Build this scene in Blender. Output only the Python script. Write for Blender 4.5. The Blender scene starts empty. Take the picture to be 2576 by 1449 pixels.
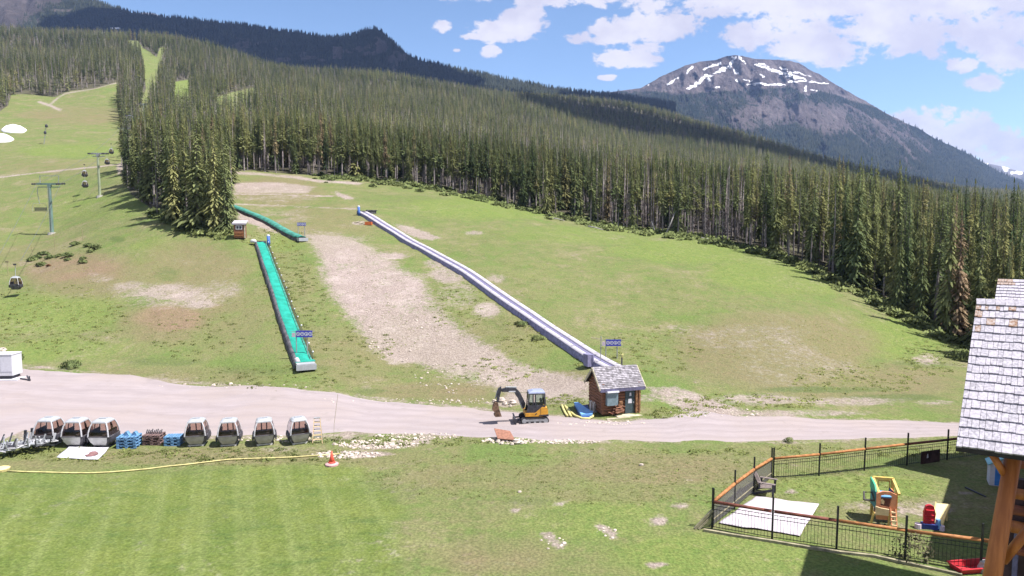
import bpy, math, random
import numpy as np
from mathutils import Vector, Matrix

random.seed(7)
rng = np.random.default_rng(7)
S = bpy.context.scene
COL = S.collection
R = math.radians

# ------------------------------------------------------------------ camera, sky, sun, exposure
CAMZ, PITCH, FOC = 15.0, R(5.0), 1700.0          # focal length in pixels of a 2576 px wide frame
W2, H2 = 1288.0, 724.5
cam = bpy.data.cameras.new('camera'); camo = bpy.data.objects.new('camera', cam); COL.objects.link(camo)
camo.location = (0, 0, CAMZ); camo.rotation_euler = (math.pi/2 - PITCH, 0, 0)
cam.sensor_width = 36; cam.lens = 36*FOC/2576.0; cam.clip_start = 0.3; cam.clip_end = 30000
S.camera = camo
S.view_settings.view_transform = 'Standard'; S.view_settings.look = 'None'
S.view_settings.gamma = 1; S.view_settings.use_curve_mapping = False
S.view_settings.exposure = 1.44
S.cycles.max_bounces = 5; S.cycles.diffuse_bounces = 2; S.cycles.glossy_bounces = 2
S.cycles.transparent_max_bounces = 12; S.cycles.volume_bounces = 0
S.cycles.use_denoising = True

SUN_EL, SUN_AZ = R(61), R(104)                     # azimuth clockwise from +Y (the view direction)
sun_dir = Vector((math.sin(SUN_AZ)*math.cos(SUN_EL), math.cos(SUN_AZ)*math.cos(SUN_EL), math.sin(SUN_EL)))
sl = bpy.data.lights.new('sun', 'SUN'); sl.energy = 4.2; sl.angle = R(0.5); sl.color = (1.0, 0.95, 0.9)
so = bpy.data.objects.new('sun', sl); COL.objects.link(so)
so.rotation_euler = sun_dir.to_track_quat('Z', 'Y').to_euler(); so.location = (300, -50, 400)


def px_dir(u, v):
    a = (np.asarray(u, float)-W2)/FOC; b = (H2-np.asarray(v, float))/FOC
    return a, math.cos(PITCH)+b*math.sin(PITCH), -math.sin(PITCH)+b*math.cos(PITCH)


class NT:
    """small helper around a node tree"""
    def __init__(s, tree): s.t = tree; s.t.nodes.clear()
    def n(s, typ, **kw):
        nd = s.t.nodes.new(typ)
        for k, v in kw.items(): setattr(nd, k, v)
        return nd
    def l(s, a, b): s.t.links.new(a, b)
    def inp(s, sock, v):
        if hasattr(v, 'is_output') or isinstance(v, bpy.types.NodeSocket): s.l(v, sock)
        else: sock.default_value = v
    def math(s, op, a, b=0.0, clamp=False, c=None):
        nd = s.n('ShaderNodeMath', operation=op, use_clamp=clamp)
        s.inp(nd.inputs[0], a); s.inp(nd.inputs[1], b)
        if c is not None: s.inp(nd.inputs[2], c)
        return nd.outputs[0]
    def vmath(s, op, a, b=(0, 0, 0), out=0):
        nd = s.n('ShaderNodeVectorMath', operation=op)
        s.inp(nd.inputs[0], a); s.inp(nd.inputs[1], b)
        return nd.outputs[out]
    def noise(s, vec, scale, detail=4.0, rough=0.55, dist=0.0):
        nd = s.n('ShaderNodeTexNoise'); s.l(vec, nd.inputs['Vector'])
        nd.inputs['Scale'].default_value = scale; nd.inputs['Detail'].default_value = detail
        nd.inputs['Roughness'].default_value = rough; nd.inputs['Distortion'].default_value = dist
        return nd.outputs['Fac']
    def smooth(s, x, lo, hi, a=0.0, b=1.0):
        nd = s.n('ShaderNodeMapRange', interpolation_type='SMOOTHSTEP')
        s.inp(nd.inputs[0], x); nd.inputs[1].default_value = lo; nd.inputs[2].default_value = hi
        nd.inputs[3].default_value = a; nd.inputs[4].default_value = b
        return nd.outputs[0]
    def mix(s, f, a, b):
        nd = s.n('ShaderNodeMix', data_type='RGBA')
        s.inp(nd.inputs[0], f)
        for sk, c in ((nd.inputs[6], a), (nd.inputs[7], b)):
            if isinstance(c, tuple): sk.default_value = (*c[:3], 1)
            else: s.l(c, sk)
        return nd.outputs[2]
    def attr(s, name):
        return s.n('ShaderNodeAttribute', attribute_name=name).outputs['Fac']


# sky: Nishita plus fair-weather clouds placed by direction
world = bpy.data.worlds.new('World'); S.world = world; world.use_nodes = True
w = NT(world.node_tree)
sky = w.n('ShaderNodeTexSky', sky_type='NISHITA', sun_disc=False, sun_elevation=SUN_EL, sun_rotation=SUN_AZ,
          altitude=1700, air_density=1.0, dust_density=0.0, ozone_density=2.6)
bg = w.n('ShaderNodeBackground'); bg.inputs[1].default_value = 0.074
w.l(sky.outputs[0], bg.inputs[0])
tc = w.n('ShaderNodeTexCoord'); sep = w.n('ShaderNodeSeparateXYZ'); w.l(tc.outputs['Generated'], sep.inputs[0])
yy = w.math('MAXIMUM', sep.outputs[1], 0.02)
cv = w.n('ShaderNodeCombineXYZ')
w.l(w.math('DIVIDE', sep.outputs[0], yy), cv.inputs[0]); w.l(w.math('DIVIDE', sep.outputs[2], yy), cv.inputs[1])
blobs = [(1270, 72, 110, 34), (1315, 50, 80, 38), (1190, 92, 48, 12), (1115, 70, 30, 19), (1237, 131, 30, 15), (1148, 127, 12, 6),
         (1535, 80, 70, 40), (1625, 72, 120, 42), (1705, 65, 80, 36), (1560, 147, 80, 26), (1620, 135, 56, 36), (1530, 195, 28, 9),
         (1900, 85, 95, 42), (2010, 95, 150, 66), (2120, 130, 110, 44), (2260, 85, 230, 66), (2500, 80, 190, 70), (2420, 165, 42, 26),
         (2480, 205, 62, 26), (2550, 150, 70, 55), (1950, 0, 420, 50), (2350, 0, 420, 60), (1450, -20, 330, 40), (2330, 308, 120, 46),
         (2430, 342, 130, 60), (2550, 380, 120, 66), (2500, 415, 170, 48), (372, 40, 28, 8), (1460, 95, 40, 22),
         (-500, -200, 500, 120), (300, -350, 500, 120), (3000, 150, 250, 90), (3300, 330, 300, 60)]
best = None
for (u, v, ru, rv) in blobs:
    dx, dy, dz = px_dir(u, v)
    d = w.vmath('SUBTRACT', cv.outputs[0], (float(dx/dy), float(dz/dy), 0))
    d = w.vmath('MULTIPLY', d, (FOC/ru, FOC/rv, 0))
    r2 = w.vmath('DOT_PRODUCT', d, d, out=1)
    f = w.math('SUBTRACT', 1.0, r2)
    best = f if best is None else w.math('MAXIMUM', best, f)
vs = w.vmath('MULTIPLY', cv.outputs[0], (1, 1.5, 1))
n0 = w.noise(vs, 62, 8, 0.65, 0.2); n1 = w.noise(vs, 17, 10, 0.62, 0.35); n2 = w.noise(vs, 9, 6, 0.55)
dens = w.math('ADD', w.math('MAXIMUM', best, -0.8), w.math('MULTIPLY', w.math('SUBTRACT', n1, 0.525), 3.4))
dens = w.math('ADD', dens, w.math('MULTIPLY', w.math('SUBTRACT', n0, 0.5), 1.9))
alpha = w.smooth(dens, 0.0, 0.5)
# unseen broken cloud overhead and behind, added to raise the ambient light
n3 = w.noise(tc.outputs['Generated'], 3.2, 6, 0.6)
away = w.math('MAXIMUM', w.smooth(sep.outputs[1], 0.25, -0.05), w.smooth(sep.outputs[2], 0.5, 0.72))
alpha = w.math('MAXIMUM', alpha, w.math('MULTIPLY', w.smooth(n3, 0.42, 0.56), away))
ccol = w.mix(w.smooth(n2, 0.35, 0.65), (0.275, 0.272, 0.335), (0.36, 0.352, 0.39))
cbg = w.n('ShaderNodeBackground'); w.l(ccol, cbg.inputs[0]); cbg.inputs[1].default_value = 1.0
mx = w.n('ShaderNodeMixShader'); w.l(alpha, mx.inputs[0]); w.l(bg.outputs[0], mx.inputs[1]); w.l(cbg.outputs[0], mx.inputs[2])
wo = w.n('ShaderNodeOutputWorld'); w.l(mx.outputs[0], wo.inputs[0])

# ------------------------------------------------------------------ object helpers
def tag(o, label=None, cat=None, group=None, kind=None):
    if label: o['label'] = label
    if cat: o['category'] = cat
    if group: o['group'] = group
    if kind: o['kind'] = kind
    return o


def thing(name, label, cat, loc=(0, 0, 0), rz=0.0, group=None, scale=1.0):
    o = bpy.data.objects.new(name, None); COL.objects.link(o)
    o.empty_display_size = 0.3
    o.location = loc; o.rotation_euler = (0, 0, rz); o.scale = (scale,)*3
    return tag(o, label, cat, group)


def children(o): return [c for c in ALLOBJ if c.parent == o]
ALLOBJ = []


def copy_tree(o, parent=None, cats=True):
    c = o.copy(); COL.objects.link(c); c.parent = parent; ALLOBJ.append(c)
    for ch in list(children(o)): copy_tree(ch, c)
    return c


class MB:
    def __init__(s): s.v = []; s.f = []; s.m = []
    def add(s, vs, fs, mi=0):
        b = len(s.v); s.v += [tuple(p) for p in vs]
        for f in fs: s.f.append(tuple(b+i for i in f)); s.m.append(mi)
        return s
    def box(s, c, size, rot=None, mi=0, taper=1.0):
        hx, hy, hz = size[0]/2, size[1]/2, size[2]/2
        vs = []
        for z, k in ((-hz, 1.0), (hz, taper)):
            for x, y in ((-hx, -hy), (hx, -hy), (hx, hy), (-hx, hy)): vs.append(Vector((x*k, y*k, z)))
        if rot is not None:
            M = rot if isinstance(rot, Matrix) else Matrix.Rotation(rot, 3, 'Z')
            vs = [M @ p for p in vs]
        c = Vector(c); vs = [p+c for p in vs]
        return s.add(vs, [(3, 2, 1, 0), (4, 5, 6, 7), (0, 1, 5, 4), (1, 2, 6, 5), (2, 3, 7, 6), (3, 0, 4, 7)], mi)
    def bar(s, p, q, wd, ht=None, mi=0, up=(0, 0, 1)):
        p, q = Vector(p), Vector(q); ht = ht or wd
        d = q-p; L = d.length; d.normalize(); up = Vector(up)
        if abs(d.dot(up)) > 0.98: up = Vector((0, 1, 0))
        x = d.cross(up).normalized(); z = x.cross(d)
        M = Matrix((x, d, z)).transposed()
        return s.box((p+q)/2, (wd, L, ht), M, mi)
    def tube(s, pts, r, n=8, mi=0, cap=True):
        pts = [Vector(p) for p in pts]; rr = r if isinstance(r, (list, tuple)) else [r]*len(pts)
        vs = []; fs = []; prev = None
        for i, p in enumerate(pts):
            d = (pts[min(i+1, len(pts)-1)]-pts[max(i-1, 0)]).normalized()
            if prev is None:
                a = Vector((0, 0, 1)) if abs(d.z) < 0.9 else Vector((1, 0, 0))
                x = d.cross(a).normalized()
            else:
                x = (prev-d*prev.dot(d)).normalized()
            prev = x; y = d.cross(x)
            for k in range(n):
                t = 2*math.pi*k/n
                vs.append(p+(x*math.cos(t)+y*math.sin(t))*rr[i])
        for i in range(len(pts)-1):
            for k in range(n):
                a = i*n+k; b = i*n+(k+1) % n
                fs.append((a, b, b+n, a+n))
        if cap: fs.append(tuple(range(n-1, -1, -1))); fs.append(tuple((len(pts)-1)*n+k for k in range(n)))
        return s.add(vs, fs, mi)
    def prism(s, poly, y0, y1, mi=0, axis='y'):
        n = len(poly)
        if axis == 'y': vs = [(a, y0, b) for a, b in poly]+[(a, y1, b) for a, b in poly]
        elif axis == 'x': vs = [(y0, a, b) for a, b in poly]+[(y1, a, b) for a, b in poly]
        else: vs = [(a, b, y0) for a, b in poly]+[(a, b, y1) for a, b in poly]
        fs = [tuple(range(n)), tuple(range(2*n-1, n-1, -1))]
        for i in range(n): fs.append((i, i+n, (i+1) % n+n, (i+1) % n))
        return s.add(vs, fs, mi)
    def loft(s, loops, mi=0, cap0=True, cap1=True):
        n = len(loops[0]); vs = [p for lp in loops for p in lp]; fs = []
        for i in range(len(loops)-1):
            for k in range(n):
                a = i*n+k; b = i*n+(k+1) % n
                fs.append((a, b, b+n, a+n))
        if cap0: fs.append(tuple(range(n-1, -1, -1)))
        if cap1: fs.append(tuple((len(loops)-1)*n+k for k in range(n)))
        return s.add(vs, fs, mi)
    def ring(s, c, rx, ry, z, n=14):
        return [(c[0]+rx*math.cos(2*math.pi*k/n), c[1]+ry*math.sin(2*math.pi*k/n), z) for k in range(n)]
    def rock(s, c, rx, ry, rz, seed=0, mi=0):
        rd = random.Random(seed); vs = []; fs = []; nu, nv = 7, 4
        vs.append((c[0], c[1], c[2]-rz*0.4))
        for j in range(1, nv):
            ph = math.pi*j/nv
            for i in range(nu):
                th = 2*math.pi*(i+0.5*(j % 2))/nu; k = rd.uniform(0.78, 1.15)
                vs.append((c[0]+rx*k*math.sin(ph)*math.cos(th), c[1]+ry*k*math.sin(ph)*math.sin(th), c[2]-rz*k*math.cos(ph)))
        vs.append((c[0], c[1], c[2]+rz*rd.uniform(.8, 1.1)))
        for i in range(nu): fs.append((0, 1+(i+1) % nu, 1+i))
        for j in range(nv-2):
            for i in range(nu):
                a = 1+j*nu+i; b = 1+j*nu+(i+1) % nu
                fs.append((a, b, b+nu, a+nu))
        t = len(vs)-1; o = 1+(nv-2)*nu
        for i in range(nu): fs.append((o+i, o+(i+1) % nu, t))
        return s.add(vs, fs, mi)
    def build(s, name, mats, parent=None, smooth=False, loc=None):
        me = bpy.data.meshes.new(name); me.from_pydata(s.v, [], s.f)
        mats = mats if isinstance(mats, (list, tuple)) else [mats]
        for m in mats: me.materials.append(m)
        if len(mats) > 1: me.polygons.foreach_set('material_index', s.m)
        if smooth: me.polygons.foreach_set('use_smooth', [True]*len(s.f))
        me.update()
        o = bpy.data.objects.new(name, me); COL.objects.link(o); ALLOBJ.append(o)
        if parent is not None: o.parent = parent
        if loc is not None: o.location = loc
        return o


def np_mesh(name, V, F, mats, attrs=None, smooth=True, link=True, normals=None):
    """fast mesh from numpy: V (n,3); F (m,k) with one k"""
    me = bpy.data.meshes.new(name); V = np.asarray(V, np.float32); F = np.asarray(F, np.int32)
    k = F.shape[1]
    me.vertices.add(len(V)); me.vertices.foreach_set('co', V.ravel())
    me.loops.add(F.size); me.loops.foreach_set('vertex_index', F.ravel())
    me.polygons.add(len(F)); me.polygons.foreach_set('loop_start', np.arange(0, F.size, k, dtype=np.int32))
    me.polygons.foreach_set('loop_total', np.full(len(F), k, np.int32))
    if smooth: me.polygons.foreach_set('use_smooth', np.ones(len(F), bool))
    for m in mats: me.materials.append(m)
    for an, av in (attrs or {}).items():
        at = me.attributes.new(an, 'FLOAT', 'POINT'); at.data.foreach_set('value', np.asarray(av, np.float32))
    me.update(calc_edges=True); me.validate()
    if normals is not None: me.normals_split_custom_set_from_vertices([tuple(q) for q in normals])
    if not link: return me
    o = bpy.data.objects.new(name, me); COL.objects.link(o); ALLOBJ.append(o)
    return o


# ------------------------------------------------------------------ materials
def simple(name, col, rough=0.7, var=0.12, nscale=6.0, bump=0.0, metal=0.0, spec=0.3, stretch=(1, 1, 1), col2=None, thr=(0.35, 0.65)):
    m = bpy.data.materials.new(name); m.use_nodes = True; t = NT(m.node_tree)
    tcn = t.n('ShaderNodeTexCoord'); vec = t.vmath('MULTIPLY', tcn.outputs['Object'], stretch)
    nf = t.noise(vec, nscale, 5, 0.6)
    c1 = tuple(x*(1-var) for x in col); c2 = col2 or tuple(min(1, x*(1+var)) for x in col)
    c = t.mix(t.smooth(nf, *thr), c1, c2)
    b = t.n('ShaderNodeBsdfPrincipled'); t.l(c, b.inputs['Base Color'])
    b.inputs['Roughness'].default_value = rough; b.inputs['Metallic'].default_value = metal
    b.inputs['Specular IOR Level'].default_value = spec
    if bump:
        bp = t.n('ShaderNodeBump'); bp.inputs['Strength'].default_value = bump; bp.inputs['Distance'].default_value = 0.03
        t.l(nf, bp.inputs['Height']); t.l(bp.outputs[0], b.inputs['Normal'])
    o = t.n('ShaderNodeOutputMaterial'); t.l(b.outputs[0], o.inputs[0])
    return m


M = {}
M['white_paint'] = simple('white_paint', (0.52, 0.52, 0.55), 0.45, 0.06)
M['silver'] = simple('silver_shell', (0.30, 0.315, 0.34), 0.35, 0.08, spec=0.5)
M['grey_panel'] = simple('grey_panel', (0.36, 0.345, 0.315), 0.5, 0.12, 3)
M['light_panel'] = simple('light_panel', (0.44, 0.43, 0.41), 0.5, 0.12, 3)
M['dark_trim'] = simple('dark_trim', (0.035, 0.035, 0.045), 0.5, 0.2)
M['seat'] = simple('seat_vinyl', (0.05, 0.035, 0.035), 0.6, 0.2)
M['steel'] = simple('galvanised_steel', (0.30, 0.31, 0.32), 0.5, 0.15, 4, metal=0.3)
M['green_steel'] = simple('painted_tower_steel', (0.12, 0.19, 0.17), 0.5, 0.2, 3, stretch=(1, 1, .2))
M['light_steel'] = simple('pale_tower_steel', (0.26, 0.30, 0.20), 0.5, 0.15, 3, stretch=(1, 1, .2))
M['concrete'] = simple('concrete', (0.36, 0.34, 0.32), 0.9, 0.15, 5, 0.3)
M['black_iron'] = simple('black_iron', (0.018, 0.02, 0.018), 0.55, 0.3)
M['rail_log'] = simple('rail_log', (0.30, 0.13, 0.045), 0.7, 0.3, 4, 0.2, stretch=(1, 1, 4))
M['rail_red'] = simple('rail_stained_log', (0.14, 0.045, 0.03), 0.7, 0.3, 4, 0.2)
M['log_wall'] = simple('log_wall', (0.19, 0.088, 0.052), 0.75, 0.35, 3, 0.3, stretch=(.5, .5, 5))
M['log_end'] = simple('log_post', (0.27, 0.14, 0.07), 0.75, 0.3, 4, 0.2)
M['pillar_log'] = simple('varnished_pillar_log', (0.36, 0.115, 0.028), 0.5, 0.22, 2.2, 0.15, stretch=(3, 3, .35), col2=(0.42, 0.15, 0.04))
M['lodge_wood'] = simple('lodge_timber', (0.17, 0.055, 0.028), 0.7, 0.35, 2.5, 0.2, stretch=(.4, .4, 3))
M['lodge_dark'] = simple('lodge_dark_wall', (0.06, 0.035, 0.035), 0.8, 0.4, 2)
M['teal_tarp'] = simple('teal_tarp', (0.010, 0.225, 0.160), 0.5, 0.12, 1.1, 0.6, col2=(0.014, 0.285, 0.215))
M['teal_old'] = simple('weathered_teal_tarp', (0.045, 0.19, 0.15), 0.6, 0.3, 1.2, 0.3)
M['skirt'] = simple('grey_skirt', (0.075, 0.072, 0.08), 0.8, 0.45, 2.0, 0.4)
M['lilac_skirt'] = simple('lilac_skirt', (0.19, 0.18, 0.29), 0.7, 0.22, 2.5, 0.2)  # purple shade on the conveyor's sides is put into this colour
M['lilac_groove'] = simple('lilac_groove', (0.12, 0.115, 0.19), 0.8, 0.2)  # purple shade between the white bands painted as a lilac tone
M['white_tarp'] = simple('white_tarp', (0.36, 0.34, 0.375), 0.7, 0.08, 3, 0.3)
M['blue_pad'] = simple('blue_padding', (0.05, 0.12, 0.36), 0.6, 0.3, 3)
M['sign_blue'] = simple('sign_blue', (0.05, 0.055, 0.36), 0.5, 0.1)
M['sign_white'] = simple('sign_white', (0.55, 0.55, 0.60), 0.5, 0.05)
M['sign_pale'] = simple('sign_pale', (0.5, 0.42, 0.48), 0.5, 0.05)
M['yellow_paint'] = simple('yellow_paint', (0.55, 0.27, 0.035), 0.45, 0.12, 3)
M['charcoal'] = simple('charcoal_paint', (0.045, 0.045, 0.055), 0.5, 0.3, 4)
M['track'] = simple('rubber_track', (0.045, 0.042, 0.043), 0.85, 0.3, 8, 0.4)
M['cab_roof'] = simple('cab_roof_paint', (0.22, 0.25, 0.36), 0.4, 0.1)
M['rust'] = simple('muddy_steel', (0.14, 0.085, 0.055), 0.85, 0.45, 6, 0.4)
M['door_teal'] = simple('door_slate', (0.05, 0.075, 0.085), 0.6, 0.15)
M['cabinet'] = simple('cabinet_grey', (0.17, 0.23, 0.26), 0.5, 0.12)
M['pallet_blue'] = simple('blue_pallet', (0.10, 0.21, 0.36), 0.6, 0.3, 5)
M['pallet_brown'] = simple('brown_pallet', (0.13, 0.085, 0.08), 0.8, 0.35, 5)
M['mat_blue'] = simple('mat_blue', (0.15, 0.33, 0.62), 0.55, 0.08, 2)
M['mat_dark'] = simple('mat_dark_blue', (0.025, 0.05, 0.19), 0.55, 0.15, 2)
M['foam'] = simple('yellow_foam', (0.48, 0.44, 0.18), 0.7, 0.15)
M['hose'] = simple('yellow_hose', (0.46, 0.41, 0.18), 0.6, 0.2, 2)
M['orange'] = simple('orange_plastic', (0.50, 0.13, 0.04), 0.6, 0.1)
M['cone'] = simple('cone_orange', (0.52, 0.075, 0.045), 0.55, 0.12)
M['cone_base'] = simple('cone_base', (0.42, 0.25, 0.25), 0.7, 0.12)
M['board'] = simple('red_brown_board', (0.22, 0.105, 0.07), 0.8, 0.2)
M['rock'] = simple('pale_rock', (0.44, 0.38, 0.33), 0.9, 0.3, 3, 0.5)
M['snow'] = simple('old_snow', (0.78, 0.78, 0.80), 0.8, 0.05, 1, 0.2)
M['bag'] = simple('brown_bag', (0.19, 0.10, 0.10), 0.8, 0.2)
M['plastic_peach'] = simple('plastic_peach', (0.58, 0.25, 0.13), 0.5, 0.1)
M['plastic_cream'] = simple('plastic_cream', (0.56, 0.42, 0.25), 0.5, 0.08)
M['plastic_yellow'] = simple('plastic_yellow', (0.55, 0.38, 0.10), 0.5, 0.1)
M['plastic_pale'] = simple('plastic_pale_yellow', (0.62, 0.52, 0.24), 0.5, 0.06)
M['plastic_green'] = simple('plastic_green', (0.05, 0.32, 0.20), 0.5, 0.1)
M['plastic_teal'] = simple('plastic_teal', (0.02, 0.16, 0.20), 0.5, 0.1)
M['plastic_blue'] = simple('plastic_blue', (0.12, 0.28, 0.52), 0.5, 0.1)
M['plastic_navy'] = simple('plastic_navy', (0.03, 0.05, 0.20), 0.5, 0.1)
M['plastic_red'] = simple('plastic_red', (0.45, 0.03, 0.04), 0.45, 0.12)
M['plastic_grey'] = simple('plastic_grey', (0.06, 0.055, 0.05), 0.6, 0.2)
M['play_door'] = simple('play_door_blue', (0.05, 0.20, 0.55), 0.5, 0.1)
M['play_roof'] = simple('play_roof_teal', (0.20, 0.42, 0.48), 0.5, 0.1)
M['chair_wood'] = simple('weathered_chair_wood', (0.17, 0.14, 0.135), 0.8, 0.2)
M['timber'] = simple('grey_timber', (0.22, 0.20, 0.13), 0.85, 0.3, 3, 0.3)
M['pale_timber'] = simple('pale_timber', (0.40, 0.36, 0.26), 0.85, 0.2, 3, 0.3)
M['frame_grey'] = simple('frame_grey', (0.38, 0.38, 0.40), 0.4, 0.08)
M['bamboo'] = simple('bamboo', (0.24, 0.21, 0.12), 0.7, 0.2)
M['dead_wood'] = simple('bleached_wood', (0.33, 0.31, 0.30), 0.85, 0.25, 3, 0.3)
M['shingle'] = simple('weathered_shingle', (0.285, 0.272, 0.305), 0.85, 0.28, 1.7, 0.3, stretch=(9, 9, 1.2))
M['shingle2'] = simple('pale_shingle', (0.325, 0.308, 0.345), 0.85, 0.18, 1.7, 0.3, stretch=(9, 9, 1.2))
M['shingle3'] = simple('orange_stained_shingle', (0.25, 0.135, 0.075), 0.85, 0.3, 1.7, 0.3, stretch=(9, 9, 1.2), col2=(0.32, 0.285, 0.27))
M['under'] = simple('dark_underlay', (0.03, 0.028, 0.035), 0.9, 0.2)
M['hut_shingle'] = simple('hut_shingle', (0.27, 0.255, 0.28), 0.85, 0.3, 3, 0.3)
M['hut_shingle2'] = simple('hut_shingle_grey', (0.175, 0.165, 0.18), 0.85, 0.3, 3, 0.3)
M['rope'] = simple('steel_rope', (0.09, 0.10, 0.10), 0.6, 0.1)


def glass(name, tint, mixf=0.75):
    m = bpy.data.materials.new(name); m.use_nodes = True; t = NT(m.node_tree)
    tr = t.n('ShaderNodeBsdfTransparent'); tr.inputs[0].default_value = (*tint, 1)
    gl = t.n('ShaderNodeBsdfGlossy'); gl.inputs[0].default_value = (0.8, 0.8, 0.85, 1); gl.inputs[1].default_value = 0.08
    fr = t.n('ShaderNodeFresnel'); fr.inputs[0].default_value = 1.5
    mxn = t.n('ShaderNodeMixShader'); t.l(t.math('MULTIPLY', fr.outputs[0], 0.8), mxn.inputs[0])
    t.l(tr.outputs[0], mxn.inputs[1]); t.l(gl.outputs[0], mxn.inputs[2])
    o = t.n('ShaderNodeOutputMaterial'); t.l(mxn.outputs[0], o.inputs[0])
    return m


M['brown_glass'] = glass('brown_glass', (0.74, 0.62, 0.56))
M['clear_glass'] = glass('clear_glass', (0.72, 0.82, 0.80))
def netmat():
    m = bpy.data.materials.new('grey_netting'); m.use_nodes = True; t = NT(m.node_tree)
    tr = t.n('ShaderNodeBsdfTransparent'); df = t.n('ShaderNodeBsdfDiffuse'); df.inputs[0].default_value = (0.13, 0.125, 0.125, 1)
    mxn = t.n('ShaderNodeMixShader'); mxn.inputs[0].default_value = 0.5
    t.l(tr.outputs[0], mxn.inputs[1]); t.l(df.outputs[0], mxn.inputs[2])
    o = t.n('ShaderNodeOutputMaterial'); t.l(mxn.outputs[0], o.inputs[0]); return m
M['net'] = netmat()


def needles(name, stops, transl=0.33):
    m = bpy.data.materials.new(name); m.use_nodes = True; t = NT(m.node_tree)
    oi = t.n('ShaderNodeObjectInfo'); rp = t.n('ShaderNodeValToRGB'); t.l(oi.outputs['Random'], rp.inputs[0])
    el = rp.color_ramp.elements
    while len(el) < len(stops): el.new(0.5)
    for e, (p, c) in zip(el, stops): e.position = p; e.color = (*c, 1)
    tcn = t.n('ShaderNodeTexCoord'); nf = t.noise(tcn.outputs['Object'], 0.9, 3)
    hs = t.n('ShaderNodeHueSaturation'); pn = t.noise(t.n('ShaderNodeNewGeometry').outputs['Position'], 0.011, 4, 0.6); t.l(rp.outputs[0], hs.inputs['Color'])
    t.l(t.math('MULTIPLY', t.smooth(nf, 0.3, 0.7, 0.7, 1.35), t.smooth(pn, 0.32, 0.68, 0.72, 1.28)), hs.inputs['Value']); t.l(t.smooth(pn, 0.3, 0.7, 0.515, 0.49), hs.inputs['Hue'])
    d = t.n('ShaderNodeBsdfDiffuse'); t.l(hs.outputs[0], d.inputs[0])
    tl = t.n('ShaderNodeBsdfTranslucent'); t.l(hs.outputs[0], tl.inputs[0])
    mxn = t.n('ShaderNodeMixShader'); mxn.inputs[0].default_value = transl
    t.l(d.outputs[0], mxn.inputs[1]); t.l(tl.outputs[0], mxn.inputs[2])
    o = t.n('ShaderNodeOutputMaterial'); t.l(mxn.outputs[0], o.inputs[0]); return m


M['needle'] = needles('conifer_needles', [(0.0, (0.085, 0.115, 0.054)), (0.35, (0.145, 0.172, 0.074)), (0.7, (0.195, 0.212, 0.090)), (0.93, (0.245, 0.24, 0.10)), (1.0, (0.25, 0.185, 0.12))])
M['needle_far'] = needles('distant_conifer_needles', [(0.0, (0.080, 0.108, 0.054)), (0.3, (0.145, 0.175, 0.076)), (0.7, (0.22, 0.24, 0.098)), (0.93, (0.28, 0.275, 0.115)), (1.0, (0.28, 0.21, 0.135))])
M['needle_dead'] = needles('dead_conifer_twigs', [(0.0, (0.15, 0.14, 0.15)), (0.5, (0.20, 0.18, 0.19)), (0.85, (0.23, 0.18, 0.165)), (1.0, (0.25, 0.14, 0.10))], 0.1)
M['needle_yellow'] = needles('yellow_conifer_needles', [(0.0, (0.16, 0.13, 0.04)), (1.0, (0.17, 0.14, 0.045))])
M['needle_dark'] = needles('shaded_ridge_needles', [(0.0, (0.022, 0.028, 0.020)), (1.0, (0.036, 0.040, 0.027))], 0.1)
M['shrub'] = needles('shrub_leaves', [(0.0, (0.135, 0.17, 0.07)), (1.0, (0.19, 0.22, 0.09))])
M['scrub'] = needles('brown_scrub_leaves', [(0.0, (0.17, 0.155, 0.10)), (1.0, (0.17, 0.155, 0.10))])
M['shrub_red'] = needles('reddish_shrub_leaves', [(0.0, (0.15, 0.08, 0.045)), (1.0, (0.15, 0.08, 0.045))])
M['bark'] = simple('conifer_bark', (0.20, 0.175, 0.17), 0.9, 0.35, 3, 0.3)
M['grass_blade'] = needles('grass_blades', [(0.0, (0.215, 0.24, 0.088)), (1.0, (0.215, 0.24, 0.088))], 0.45)

# ------------------------------------------------------------------ terrain: one height field through surveyed points
def pd(u, v, D):
    """world point seen at pixel (u, v) when it stands D metres ahead"""
    a, c, e = px_dir(u, v)
    return (float(a/c*D), float(D), float(CAMZ+e/c*D))

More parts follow.
